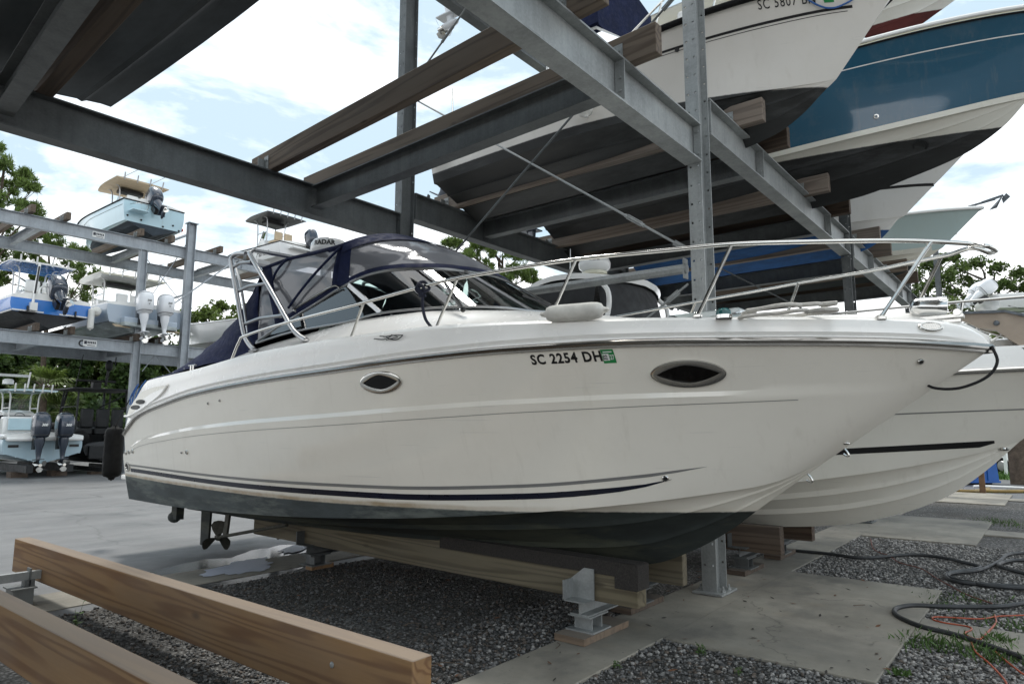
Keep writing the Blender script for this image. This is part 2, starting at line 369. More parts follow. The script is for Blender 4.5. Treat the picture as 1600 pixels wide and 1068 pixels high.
# ------------------------------------------------------------------ ground
def sheet(name, x0, x1, y0, y1, z, mat, kind='structure', n=1):
    b = MB(); b.grid([[(lerp(x0, x1, i/n), lerp(y0, y1, j/n), z) for j in range(n+1)] for i in range(n+1)]); o = b.build(name, mat); o['kind'] = kind; return o
m, nt, b = newmat('yard_concrete'); q = NT(nt); vv = q.co()
a = q.ramp(q.noise(.35, 8, .62, vv), (.3, 0.), (.7, 1.)); a2 = q.ramp(q.noise(1.0, 7, .7, q.co((.5, 1.6, 1))), (.35, 0.), (.65, 1.))
c = q.mix(a, (.105, .107, .109), (.20, .202, .203)); c = q.mix(q.math('MULTIPLY', a2, .6), c, (.075, .076, .078))
vo = q.n('ShaderNodeTexVoronoi', Scale=.16, _feature='DISTANCE_TO_EDGE'); wv = q.n('ShaderNodeVectorMath', _operation='ADD'); nt.links.new(vv, wv.inputs[0]); no = q.n('ShaderNodeTexNoise', Scale=.8, Detail=6.); nt.links.new(vv, no.inputs['Vector']); nt.links.new(no.outputs['Color'], wv.inputs[1]); nt.links.new(wv.outputs[0], vo.inputs['Vector'])
crk = q.ramp(vo.outputs['Distance'], (.0, 1.), (.004, 0.)); c = q.mix(q.math('MULTIPLY', crk, .7), c, (.05, .05, .05))
fine = q.noise(90, 3, .6, vv); c = q.mix(q.math('MULTIPLY', fine, .25), c, (.09, .09, .09))
wet = q.ramp(q.noise(.5, 5, .6, vv), (.5, .62), (.68, .32)); setb(nt, b, Base_Color=c, Roughness=wet, Normal=q.bump(fine, .25, .006))
yard = sheet('yard', -600, 900, -600, 900, 0, MATS['yard_concrete'])
m, nt, b = newmat('gravel_bed'); q = NT(nt); vv = q.co()
vo = q.n('ShaderNodeTexVoronoi', Scale=38., Randomness=1.); nt.links.new(vv, vo.inputs['Vector']); v2 = q.n('ShaderNodeTexVoronoi', Scale=85.); nt.links.new(vv, v2.inputs['Vector'])
sx = q.n('ShaderNodeSeparateColor'); nt.links.new(vo.outputs['Color'], sx.inputs[0]); s2 = q.n('ShaderNodeSeparateColor'); nt.links.new(v2.outputs['Color'], s2.inputs[0])
c = q.ramp(sx.outputs[0], (0, (.06, .06, .06)), (.5, (.19, .187, .18)), (1, (.40, .39, .375))); c = q.mix(q.ramp(s2.outputs[1], (.4, 0.), (.9, .6)), c, (.09, .085, .08))
gap = q.ramp(vo.outputs['Distance'], (.25, 0.), (.62, 1.)); c = q.mix(q.math('MULTIPLY', gap, .8), c, (.025, .024, .022))
dirt = q.ramp(q.noise(.8, 6, .65, vv), (.42, 0.), (.66, .75)); c = q.mix(dirt, c, (.05, .044, .036))
setb(nt, b, Base_Color=c, Roughness=.9, Normal=q.bump(q.math('SUBTRACT', 1., vo.outputs['Distance']), .9, .03))
gravel = sheet('gravel', -14, 19.4, -14, 6.9, .004, MATS['gravel_bed'])
m, nt, b = newmat('slab_concrete'); q = NT(nt); vv = q.co()
a = q.ramp(q.noise(1.1, 8, .65, vv), (.3, 0.), (.7, 1.)); c = q.mix(a, (.16, .148, .122), (.36, .335, .28))
st = q.ramp(q.noise(1.0, 7, .7, q.co((1.2, .5, 1))), (.45, 0.), (.7, 1.)); c = q.mix(q.math('MULTIPLY', st, .5), c, (.12, .118, .112)); bw = q.ramp(q.noise(2.3, 5, .6, vv), (.58, 0.), (.75, .35)); c = q.mix(bw, c, (.30, .25, .18)); oil = q.ramp(q.noise(.9, 6, .6, q.co((1., 1.3, 1))), (.55, 0.), (.66, .55)); c = q.mix(oil, c, (.085, .082, .076)); spk = q.ramp(q.noise(30, 3, .6, vv), (.66, 0.), (.72, .6)); c = q.mix(spk, c, (.07, .065, .055)); v5 = q.n('ShaderNodeTexVoronoi', Scale=.33, _feature='DISTANCE_TO_EDGE'); wv = q.n('ShaderNodeVectorMath', _operation='ADD'); nt.links.new(vv, wv.inputs[0]); no = q.n('ShaderNodeTexNoise', Scale=1.6, Detail=7.); nt.links.new(vv, no.inputs['Vector']); nt.links.new(no.outputs['Color'], wv.inputs[1]); nt.links.new(wv.outputs[0], v5.inputs['Vector']); ck = q.ramp(v5.outputs['Distance'], (.0, .5), (.0035, 0.)); c = q.mix(ck, c, (.05, .046, .04))
fine = q.noise(140, 3, .6, vv); c = q.mix(q.math('MULTIPLY', fine, .25), c, (.10, .10, .095)); setb(nt, b, Base_Color=c, Roughness=.82, Normal=q.bump(fine, .3, .004))
def slab(name, x0, x1, y0, y1, z=.03):
    b = MB(); b.box(((x0+x1)/2, (y0+y1)/2, z/2), (x1-x0, y1-y0, z)); o = b.build(name, MATS['slab_concrete'], bevel=.008); o['kind'] = 'structure'
slab('footing_strip', -9, 33, 2.5, 3.1, .026)
for k in range(-1, 3): slab('slab', 4.95+6.7*k, 8.15+6.7*k, 1.03, 2.499, .03); slab('paving_strip', 6.22+6.7*k, 6.85+6.7*k, -9, 1.029, .03)
slab('footing_strip', -9, 33, 7.15, 7.9, .010)
# pale bluish puddles on the wet concrete behind the cruiser's propeller
m, nt, b = newmat('soapy_water'); q = NT(nt); setb(nt, b, Base_Color=(.42, .45, .53), Roughness=.5, Normal=q.bump(q.noise(40, 4, .6, q.co()), .4, .01))
def blob(name, cx, cy, rx, ry, ph, z, rot=0.):
    b = MB(); n = 60; P = []
    for k in range(n):
        t = 2*PI*k/n; r = 1+.16*_s(3*t+ph)+.1*_s(7*t+2*ph)+.06*_s(13*t+ph)+.04*_s(23*t); x, y = rx*r*_c(t), ry*r*_s(t); P.append((cx+x*_c(rot)-y*_s(rot), cy+x*_s(rot)+y*_c(rot), z))
    b.add(P, [tuple(range(n))]); return b
o = blob('soap', 4.35, 7.62, .50, .30, .4, .016, .5).build('soap_foam_puddle', MATS['soapy_water']); o['kind'] = 'stuff'
o = blob('soap', 5.6, 8.3, .5, .14, 2.1, .016, .5).build('soap_foam_puddle', MATS['soapy_water']); o['kind'] = 'stuff'
m, nt, b = newmat('wet_concrete'); setb(nt, b, Base_Color=(.07, .072, .075), Roughness=.22)
o = blob('wet', 4.5, 7.75, 1.5, .75, 1.2, .0035, .4).build('wet_patch', MATS['wet_concrete']); o['kind'] = 'stuff'

# loose stones over the gravel near the camera
def stones(name, n, region, avoid, smin, smax, mat):
    px = RNG.uniform(region[0], region[1], n*3); py = RNG.uniform(region[2], region[3], n*3); ok = np.ones(n*3, bool)
    for (a, b_, c_, d_) in avoid: ok &= ~((px > a) & (px < b_) & (py > c_) & (py < d_))
    px, py = px[ok][:n], py[ok][:n]; n = len(px)
    base = np.array([(1, 0, 0), (-1, 0, 0), (0, 1, 0), (0, -1, 0), (0, 0, 1), (0, 0, -1)], float)
    base = np.concatenate([base, np.array([(a, b_, c_) for a in (-1, 1) for b_ in (-1, 1) for c_ in (-1, 1)])*.62])
    F = []
    for i, (sx_, sy_, sz_) in enumerate([(a, b_, c_) for a in (-1, 1) for b_ in (-1, 1) for c_ in (-1, 1)]):
        X, Y, Z, Kc = (0 if sx_ > 0 else 1), (2 if sy_ > 0 else 3), (4 if sz_ > 0 else 5), 6+i
        tri = [(X, Y, Kc), (Y, Z, Kc), (Z, X, Kc)]
        if sx_*sy_*sz_ < 0: tri = [t[::-1] for t in tri]
        F += tri
    F = np.array(F); V = base[None]*(1+RNG.normal(0, .16, (n, 14, 1)))
    s = (smin*.7+(smax*.95-smin*.7)*RNG.uniform(0, 1, (n, 1, 1))**2.2)*RNG.uniform(.6, 1.25, (n, 1, 3)); V = V*s
    a = RNG.uniform(0, 6.28, n); ca, sa = np.cos(a)[:, None], np.sin(a)[:, None]; X, Y = V[:, :, 0]*ca-V[:, :, 1]*sa, V[:, :, 0]*sa+V[:, :, 1]*ca
    P = np.stack([X+px[:, None], Y+py[:, None], V[:, :, 2]*.75+.008+RNG.uniform(0, .008, n)[:, None]], -1).reshape(-1, 3)
    FF = (F[None]+np.arange(n)[:, None, None]*14).reshape(-1, 3)
    mi = np.repeat(RNG.integers(0, len(mat), n), 24)
    o = fastmesh(name, P, FF, mat, None, mi); o['kind'] = 'stuff'; return o
GM = [pm('stone_dark', (.065, .065, .065), .9, var=.3, vs=30), pm('stone_mid', (.15, .148, .145), .9, var=.3, vs=30), pm('stone_pale', (.30, .29, .275), .9, var=.25, vs=30), pm('stone_brown', (.11, .09, .075), .9, var=.3, vs=30)]
AV = [(-9, 33, 2.5, 3.1)]+[(4.95+6.7*k, 8.15+6.7*k, 1.03, 2.5) for k in (-1, 0, 1)]+[(6.22, 6.85, -9, 1.03), (12.92, 13.55, -9, 1.03)]
GM4 = [GM[1], GM[1], GM[2], pm('stone_white', (.36, .35, .335), .9, var=.2, vs=30), GM[2], GM[1]]
GM3 = [GM[0], GM[1], GM[1], GM[2], GM[3]]
stones('gravel_stones', 19000, (2.3, 6.2, -1.2, 3.9), AV, .008, .021, GM3)
stones('gravel_stones', 9000, (2.0, 5.6, 3.1, 6.9), AV, .008, .019, [GM[0], GM[0], pm('stone_earthy', (.045, .038, .032), .95, var=.4, vs=30), GM[1], GM[3]])  # dirtier stones under the cruiser, darkened further to carry its shade
stones('gravel_stones', 15000, (6.85, 11.6, -.9, 2.5), AV, .010, .022, GM4)
stones('gravel_stones', 5000, (4.6, 6.2, -1.2, 1.6), AV, .008, .02, GM4)
stones('gravel_stones', 420, (4.3, 8.2, 1.1, 3.2), [], .003, .013, GM)
for reg in ((4.5, 8.3, .98, 1.14), (8.05, 8.25, 1.0, 2.6), (3.6, 5.0, 2.45, 2.62), (3.2, 5.0, 2.98, 3.14), (6.15, 6.32, -.8, 1.05), (6.75, 6.92, -.8, 1.05)): stones('gravel_stones', 170, reg, [], .004, .016, GM)      # stones strayed onto the slab
stones('gravel_stones', 3000, (1.0, 2.6, 2.6, 5.0), AV, .008, .018, GM3)
# fallen leaves and twigs
def litter(n, region, mat, s0, s1):
    b = MB()
    for _ in range(n):
        x, y = random.uniform(*region[:2]), random.uniform(*region[2:]); a = random.uniform(0, 6.28); s = random.uniform(s0, s1); t = random.uniform(-.3, .3)
        d, e = Vector((_c(a), _s(a), t)), Vector((-_s(a), _c(a), random.uniform(-.3, .4))); p = Vector((x, y, .038))
        b.add([p-d*s, p+e*s*.35-d*s*.2, p+d*s*.4+e*s*.3, p+d*s, p+d*s*.3-e*s*.3, p-e*s*.36-d*s*.3], [(0, 1, 2, 3, 4, 5)])
    o = b.build('leaf_litter', mat); o['kind'] = 'stuff'
litter(110, (2.4, 8.2, 1.0, 6.0), pm('dead_leaf', (.13, .06, .03), .8, var=.4, vs=9), .014, .036)
litter(90, (3.4, 8.2, .6, 3.2), pm('dark_debris', (.03, .026, .022), .9, var=.4, vs=9), .010, .03)
def twig(pts, r=.003):
    b = MB(); b.tube(spl(pts, 5), r, 5); return b
for k in range(16):
    x, y, a = random.uniform(2.6, 7.6), random.uniform(1.2, 5.4), random.uniform(0, 6.28); L_ = random.uniform(.08, .3)
    tag(twig([(x, y, .034), (x+L_*.5*_c(a), y+L_*.5*_s(a), .042), (x+L_*_c(a+.4), y+L_*_s(a+.4), .036)], .003).build('twig', MATS['bark'], origin=(x, y, .03)), 'thin dry twig lying on the gravel and concrete under the racks', 'twig', 'dry twigs on the ground')
# grass verge far right, beyond the paving
m, nt, b = newmat('grass_verge_earth'); q = NT(nt); c = q.mix(q.noise(2., 5, .6, q.co()), (.035, .075, .012), (.08, .13, .03)); setb(nt, b, Base_Color=c, Roughness=.95)
sheet('grass_verge', 28.5, 70, -8, 6, .006, MATS['grass_verge_earth'])
def grass(name, n, region, h0, h1, wdt, mat, z=.0, cl=None):
    x = RNG.uniform(region[0], region[1], n); y = RNG.uniform(region[2], region[3], n)
    if cl is not None:
        c_ = np.array(cl); k = RNG.integers(0, len(c_), n); r = RNG.normal(0, 1, (n, 2)); x = c_[k, 0]+r[:, 0]*c_[k, 2]; y = c_[k, 1]+r[:, 1]*c_[k, 2]
    a = RNG.uniform(0, 6.28, n); h = RNG.uniform(h0, h1, n); l = RNG.normal(0, .45, (n, 2))*h[:, None]
    dx, dy = np.cos(a)*wdt, np.sin(a)*wdt; Z = np.full(n, z)
    A = np.stack([x-dx, y-dy, Z], -1); B = np.stack([x+dx, y+dy, Z], -1); Cc = np.stack([x+l[:, 0]*.4+dx*.7, y+l[:, 1]*.4+dy*.7, Z+h*.6], -1); D = np.stack([x+l[:, 0], y+l[:, 1], Z+h], -1)
    V = np.stack([A, B, Cc, D], 1).reshape(-1, 3); F = np.arange(n*4).reshape(n, 4); o = fastmesh(name, V, F, mat); o['kind'] = 'stuff'; return o
GR = pm('grass_blades', (.06, .13, .02), .7, var=.45, vs=3); WD = pm('weed_leaf', (.055, .11, .02), .65, var=.4, vs=9)
grass('grass_blades', 9000, (28.5, 40, -3, 4.5), .06, .2, .02, GR, .006)
# ------------------------------------------------------------------ near storage rack
YN, YF = 2.78, 7.5
GS, AG = MATS['galvanised_steel'], MATS['aged_galvanised_steel']
def holed_plate(b, x, y0, y1, z0, z1, t, cols, pitch, hs=.011, sx=1):
    """vertical plate normal to X, square bolt holes in columns at the given y"""
    ys = [y0]; hole = set()
    for c_ in cols: ys += [c_-hs, c_+hs]; hole.add(len(ys)-2)
    ys.append(y1); zs = [z0]; zh = set(); z = z0+.25
    while z < z1-.1: zs += [z-hs, z+hs]; zh.add(len(zs)-2); z += pitch
    zs.append(z1)
    for xx in (x-t/2, x+t/2):
        vs = [(xx, a, c_) for a in ys for c_ in zs]; n = len(zs)
        b.add(vs, [(i*n+j, (i+1)*n+j, (i+1)*n+j+1, i*n+j+1) for i in range(len(ys)-1) for j in range(n-1) if not (i in hole and j in zh)])
    for a in (y0, y1): b.add([(x-t/2, a, z0), (x+t/2, a, z0), (x+t/2, a, z1), (x-t/2, a, z1)], [(0, 1, 2, 3)])
    for c_ in (z0, z1): b.add([(x-t/2, y0, c_), (x+t/2, y0, c_), (x+t/2, y1, c_), (x-t/2, y1, c_)], [(0, 1, 2, 3)])
def column(X, Y, z1, mat, label, depth=.26, wid=.15, z0=.05):
    t = empty('steel_column', (X, Y, 0), 0, label, 'column', 'steel columns of the near rack')
    b = MB()
    for s in (-1, 1): holed_plate(b, s*(depth/2-.007), -wid/2, wid/2, z0, z1, .014, (-.042, .042), .205)
    b.box((0, 0, (z0+z1)/2), (depth-.03, .011, z1-z0)); b.build('shaft', mat, t)
    p = MB(); p.box((0, 0, z0-.009), (.40, .30, .018)); p.build('base_plate', mat, t)
    for sx in (-1, 1):
        for sy in (-1, 1):
            q_ = MB(); q_.tube([(sx*.075, sy*.115, z0), (sx*.075, sy*.115, z0+.055)], .011, 8); q_.lathe([(.022, z0), (.022, z0+.022), (0, z0+.022)], 6, c=(sx*.075, sy*.115, 0)); q_.build('anchor_bolt', mat, t)
    return t
XC_ = [6.65, 13.35, 20.05, 26.75]
column(XC_[0], YN, 12, GS, 'tall galvanised column with bolt holes rising just behind the cruiser\'s foredeck')
column(XC_[1], YN, 12, AG, 'galvanised column between the boat with the blue bottom and the one ahead of it')
column(XC_[2], YN, 12, AG, 'far galvanised column beside the pale green bow with an anchor')
column(XC_[0], YF, 12, AG, 'galvanised column rising behind the cruiser\'s navy canvas top')
column(XC_[1], YF, 12, AG, 'dark column at the back of the racks behind the radar arch')
column(XC_[2], YF, 12, AG, 'dark back column deep under the stored boats')
column(XC_[3], YN, 9, AG, 'farthest column of the front row, seen behind the steel bow rail')
def xbeam(x0, x1, y, ztop, mat, label, d=.42, w_=.19, stubs=(), bolts=True, side=-1):
    o = (x0, y, ztop-d/2); t = empty('cross_beam', o, 0, label, 'steel beam', 'cross beams of the near rack')
    b = MB(); b.ibeam((0, 0, 0), (x1-x0, 0, 0), d, w_, .017, .011); b.build('beam', mat, t)
    for sxx in stubs:
        for sd in ((side,) if mat is GS else (-1, 1)):
            c = MB(); c.box((sxx-x0, sd*(.006+.052), 0), (.012, .094, d-.06)); c.box((sxx-x0+.05, sd*.011, 0), (.09, .009, d-.09))
            for dz in (-.1, .02): c.lathe([(.013, 0), (.013, .014), (0, .014)], 6, Matrix.Rotation(-PI/2, 3, 'Y'), (sxx-x0-.006, sd*.065, dz))
            c.build('connection_plate', mat, t)
    for e in (0, x1-x0):
        c = MB(); c.box((e+(.012 if e == 0 else -.012), -.055, 0), (.012, .08, d-.06))
        for dz in (-.12, .12): c.lathe([(.017, 0), (.017, .016), (0, .016)], 6, Matrix.Rotation(PI/2 if e == 0 else -PI/2, 3, 'Y'), (e+(.02 if e == 0 else -.02), -.06, dz))
        c.build('end_plate', mat, t)
    return t
ZL, ZR = 4.85, 5.25
xbeam(-1.0, 6.51, YN, ZL, GS, 'bright galvanised cross beam slanting from the top of the picture to the near column', stubs=(4.86,))
xbeam(6.79, 13.21, YN, ZR, GS, 'galvanised cross beam carrying the white and blue hulls right of the near column', stubs=(8.48, 11.82))
xbeam(13.49, 19.91, YN, ZR, GS, 'galvanised front beam under the bow with the anchor', stubs=(15.2, 18.5))
xbeam(20.19, 26.6, YN, ZR, AG, 'last front beam of the rack running off behind the steel rail')
xbeam(-1.0, 6.51, YF, ZL, AG, 'dark cross beam along the left side of the sky above the far boats', stubs=())
xbeam(6.79, 13.21, YF, ZR, AG, 'dark back beam meeting the column behind the navy canvas top', stubs=(8.48, 11.82))
xbeam(13.49, 19.91, YF, ZR, AG, 'dark back beam in the shade behind the radar dome', stubs=(15.2, 18.5))
xbeam(6.79, 13.21, YF, 9.25, AG, 'upper back beam of the second tier at the top of the picture')
xbeam(13.49, 19.91, YN, 9.3, GS, 'upper front beam of the second tier behind the big blue hull')
def ybeam(X, y0, y1, ztop, mat, label, d=.30, w_=.16, X2=None):
    X2 = X if X2 is None else X2
    b = MB(); b.ibeam((0, 0, 0), (X2-X, y1-y0, 0), d, w_, .014, .009)
    return tag(b.build('joist', mat, origin=(0, 0, 0)), label, 'steel joist', 'steel joists between the cross beams'), (X, y0, ztop-d/2)
def Yb(*a, **k):
    o, l = ybeam(*a, **k); o.location = l; return o
Yb(4.86, YN+.1, YF-.1, ZL-.03, AG, 'dark rusty-edged joist over the cruiser between the two left cross beams', X2=5.02)
Yb(1.30, YN+.1, YF-.1, ZL-.03, AG, 'dark joist at the top left corner under the hull overhead', X2=1.60)
Yb(8.48, YN+.1, YF-.1, ZR-.03, AG, 'pale edged joist under the black bottom of the white boat')
Yb(11.82, YN+.1, YF-.1, ZR-.03, AG, 'shaded joist under the big blue hull')
Yb(15.2, YN+.1, YF-.1, ZR-.03, AG, 'shaded joist under the boat with the blue bottom')
Yb(18.5, YN+.1, YF-.1, ZR-.03, AG, 'farthest joist, under the pale green hull')
def bunk(p0, p1, w_, h, mat, label, brackets=(), group='timber bunks of the near rack', carpet=None, bolts=()):
    """p0, p1 = centre-line ends of the timber; local Y runs along it"""
    p0, p1 = Vector(p0), Vector(p1); L_ = (p1-p0).length
    o = MB(); o.box((0, L_/2, 0), (w_, L_, h)); t = tag(o.build('timber_bunk', mat, bevel=.007), label, 'timber', group)
    x, y, z = frame(p0, p1); t.matrix_world = Matrix(((x.x, y.x, z.x, p0.x), (x.y, y.y, z.y, p0.y), (x.z, y.z, z.z, p0.z), (0, 0, 0, 1)))
    for s, sd in brackets:
        c = MB(); c.box((sd*(w_/2+.005), s, -h/2+.10), (.009, .10, .20)); c.box((sd*(w_/2+.05), s+.045, -h/2+.085), (.085, .009, .17)); c.box((sd*(w_/2+.05), s, -h/2+.0045), (.09, .1, .009))
        c.lathe([(.014, 0), (.014, .012), (0, .012)], 6, Matrix.Rotation(PI/2*sd, 3, 'Y'), (sd*(w_/2+.0095), s-.015, -h/2+.14)); c.build('bracket', GS, t)
    for s, zz in bolts:
        c = MB(); c.ball((w_/2*(-1)-.001, s, zz), (.010, .017, .017), 10); c.build('bolt_head', GS, t)
    return t
W, DKT = MATS['weathered_timber'], MATS['dark_timber']
zb = ZL+.14
bunk((4.12, 2.42, zb), (4.42, 7.92, zb), .11, .28, W, 'long weathered timber with knots against the sky above the navy canvas', [(.38, -1), (5.1, -1)])
bunk((5.02, 2.42, zb), (5.22, 7.95, zb), .11, .28, W, 'weathered timber lying behind the joist over the cruiser', [(.38, -1)])
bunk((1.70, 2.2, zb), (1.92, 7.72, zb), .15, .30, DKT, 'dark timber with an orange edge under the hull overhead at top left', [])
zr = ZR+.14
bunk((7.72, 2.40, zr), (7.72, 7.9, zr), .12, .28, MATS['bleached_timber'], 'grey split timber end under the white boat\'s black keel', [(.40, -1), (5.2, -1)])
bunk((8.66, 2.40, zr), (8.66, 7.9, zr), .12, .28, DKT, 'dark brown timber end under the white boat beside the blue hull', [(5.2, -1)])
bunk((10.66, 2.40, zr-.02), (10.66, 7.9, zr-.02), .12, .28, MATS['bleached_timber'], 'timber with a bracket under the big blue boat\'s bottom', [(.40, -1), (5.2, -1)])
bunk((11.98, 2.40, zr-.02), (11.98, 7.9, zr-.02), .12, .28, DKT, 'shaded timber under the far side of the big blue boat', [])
bunk((14.2, 2.35, zr), (14.2, 7.9, zr), .12, .28, MATS['bleached_timber'], 'grey timber under the boat with the blue bottom', [(.45, -1), (5.2, -1)])
bunk((15.3, 2.35, zr-.05), (15.3, 7.9, zr-.05), .12, .28, W, 'ragged ended timber beside the pale green hull', [])
bunk((17.2, 2.35, zr-.02), (17.2, 7.9, zr-.02), .12, .28, W, 'timber under the near side of the pale green boat', [(.45, -1)])
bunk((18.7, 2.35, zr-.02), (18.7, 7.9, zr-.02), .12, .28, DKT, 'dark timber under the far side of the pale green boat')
bunk((14.6, 2.3, 9.44), (14.6, 7.9, 9.44), .12, .28, W, 'upper tier timber under the maroon bottomed hull', [])
bunk((7.8, 2.45, 9.39), (7.8, 7.9, 9.39), .12, .28, W, 'upper tier timber above the white boat', [])
bunk((9.2, 3.6, 8.9), (9.2, 8.1, 8.9), .12, .30, W, 'second upper tier timber high above the white boat', [])
# --- bracing between the two columns
def rod(name, p0, p1, r, label, mat=None, buckle=None, plates=(), group='bracing of the near rack', cat='brace'):
    mat = mat or GS; p0, p1 = Vector(p0), Vector(p1)
    b = MB(); b.tube([(0, 0, 0), p1-p0], r, 8); t = tag(b.build(name, mat), label, cat, group); t.location = p0
    x, y, z = frame((0, 0, 0), p1-p0); M = Matrix((x, y, z)).transposed()
    if buckle:
        c = MB(); L_ = (p1-p0).length*buckle; cc = y*L_
        for sx in (-1, 1): c.tube([cc+z*(sx*.022)-y*.11, cc+z*(sx*.022)+y*.11], .008, 6)
        for e in (-.125, .125): c.tube([cc+y*(e-.022), cc+y*(e+.022)], [.024, .020], 8)
        c.build('turnbuckle', mat, t)
    for s in plates:
        c = MB(); c.box(y*((p1-p0).length*s), (.06, .16, .012), M @ Matrix.Rotation(PI/2, 3, 'Y')); c.build('end_clevis', mat, t)
    return t
XB = 6.65
rod('brace_rod', (XB, 2.98, 3.57), (XB, 7.40, 6.75), .014, 'steel rod with a turnbuckle sloping down to the near column', buckle=.135, plates=(.012, .985))
rod('brace_rod', (XB, 2.95, 6.56), (XB, 7.35, 3.45), .014, 'plain steel rod crossing the turnbuckled one above the windscreen', AG, plates=(.03,))
rod('brace_rod', (XB, 7.38, 6.97), (XB, 2.95, 10.1), .014, 'dark steel rod with turnbuckle beside the hanging white outboard', AG, buckle=.17, plates=(.01,))
rod('brace_rod', (XB, 2.95, 3.17), (XB, 7.35, .35), .014, 'steel rod running down behind the foredeck from the near column', GS, plates=(.04,))
rod('brace_rod', (13.35, 2.95, 3.5), (13.35, 7.35, 6.4), .014, 'thin rod rising deep under the stored boats', AG)
rod('brace_rod', (13.35, 7.35, 3.5), (13.35, 2.95, 1.2), .014, 'thin rod falling deep under the stored boats', AG)
t = rod('strut_pipe', (XB, 2.96, 3.34), (XB, 7.35, 3.40), .055, 'stout galvanised pipe strut in front of the radar arch', GS, cat='strut')
for e in (.004, .996):
    c = MB(); c.box((0, e*4.39, .06*e), (.10, .014, .22)); c.build('flange_plate', GS, t)
# --- ground bunks
FT, TT = MATS['fresh_timber'], MATS['treated_timber']
bunk((2.40, 2.50, .345), (2.36, 8.42, .345), .13, .325, FT, 'new pine timber with two bolts in the foreground', [], 'ground bunks', bolts=((.62, .02), (.62, -.11)))
bunk((1.49, 2.2, .345), (1.45, 8.3, .345), .13, .325, FT, 'new pine timber cut off by the lower left corner of the picture', [], 'ground bunks')
b1 = bunk((4.63, 2.50, .46), (4.80, 8.05, .46), .13, .30, TT, 'greenish timber with carpet on its end under the cruiser\'s near side', [], 'ground bunks')
c = MB(); c.box((0, 1.05, .158), (.17, 2.1, .014)); c.box((-.075, 1.05, .11), (.014, 2.1, .10)); c.box((.075, 1.05, .11), (.014, 2.1, .10)); c.box((0, -.008, .07), (.165, .014, .18)); c.box((-.077, .09, .07), (.012, .19, .19)); c.build('carpet_pad', MATS['carpet'], b1)
b2 = bunk((5.42, 2.52, .46), (5.30, 8.05, .46), .09, .26, TT, 'timber end showing under the cruiser\'s keel', [], 'ground bunks')
bunk((7.75, 2.45, .42), (7.75, 8.0, .42), .13, .30, DKT, 'dark timber under the second white boat\'s near side', [], 'ground bunks')
bunk((8.95, 2.45, .42), (8.95, 8.0, .42), .13, .30, DKT, 'dark timber under the second white boat\'s far side', [], 'ground bunks')
def stand(X, Y, label, pad=.05, ztop=.31, rz=0., wood='fresh_timber', pw=(.34, .62), clip=-1, mat=None):
    """short welded stand: wood pad, I-beam stub on end, cross I-beam, upright clip plate"""
    mat = mat or GS; z0 = .03; t = empty('bunk_stand', (X, Y, z0), rz, label, 'stand', 'stands carrying the ground bunks')
    p = MB(); p.box((.06, 0, pad/2), (pw[1], pw[0]*.6, pad)); p.build('wood_pad', MATS[wood], t)
    b = MB(); h = ztop-z0-pad-.11-.012*2
    b.box((0, 0, pad+.006), (.27, .25, .012))
    for s in (-1, 1): b.box((s*.07, 0, pad+.012+h/2), (.010, .16, h))
    b.box((0, 0, pad+.012+h/2), (.13, .008, h)); b.box((0, 0, pad+.018+h), (.27, .20, .012)); b.build('stub_post', mat, t)
    zt = ztop-z0-.055; g = MB(); g.ibeam((-.13, 0, zt), (.62, 0, zt), .11, .17, .010, .008); g.build('stand_beam', mat, t)
    c = MB(); zc = ztop-z0
    c.add([(xx_, y_, zc+z_) for xx_ in (-.090, -.078) for y_, z_ in ((-.11, 0), (.10, 0), (.10, .15), (-.02, .24), (-.11, .24))], [(0, 1, 2, 3, 4), (9, 8, 7, 6, 5)]+[(i, (i+1) % 5, 5+(i+1) % 5, 5+i) for i in range(5)]); c.box((-.145, .095, zc+.075), (.12, .012, .15)); c.box((-.145, .0, zc+.005), (.12, .21, .010)); c.build('clip_plate', mat, t)
    return t
stand(4.64, 2.98, 'galvanised stand on a wood pad under the cruiser\'s nearest timber', pad=.05, pw=(.45, .66), wood='worn_timber')
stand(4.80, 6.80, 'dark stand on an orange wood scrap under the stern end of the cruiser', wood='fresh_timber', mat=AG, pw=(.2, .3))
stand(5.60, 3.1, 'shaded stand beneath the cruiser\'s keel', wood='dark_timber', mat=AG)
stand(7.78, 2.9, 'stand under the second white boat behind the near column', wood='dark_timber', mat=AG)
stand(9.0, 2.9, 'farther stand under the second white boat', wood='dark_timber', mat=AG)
t = empty('timber_stand', (1.35, 7.6, 0), 0, 'grey steel frame under the stern ends of the two foreground timbers', 'stand')
b = MB(); b.box((.80, 0, .08), (.16, .22, .16)); b.box((.80, 0, .165), (.20, .26, .012)); b.build('pedestal', AG, t)
b = MB(); b.box((.45, 0, .262), (1.15, .06, .075)); b.build('cross_bar', GS, t)
b = MB(); b.box((.86, 0, .20), (.08, .10, .06)); b.box((.86, .0, .25), (.012, .10, .16)); b.build('clip_plate', AG, t)
t = empty('timber_stand', (1.5, 3.1, 0), 0, 'steel frame under the near ends of the foreground timbers', 'stand')
for xx in (0, .86): b = MB(); b.box((xx, 0, .08), (.16, .22, .16)); b.build('pedestal', GS, t)
b = MB(); b.box((.45, 0, .167), (1.2, .08, .028)); b.build('cross_bar', GS, t)

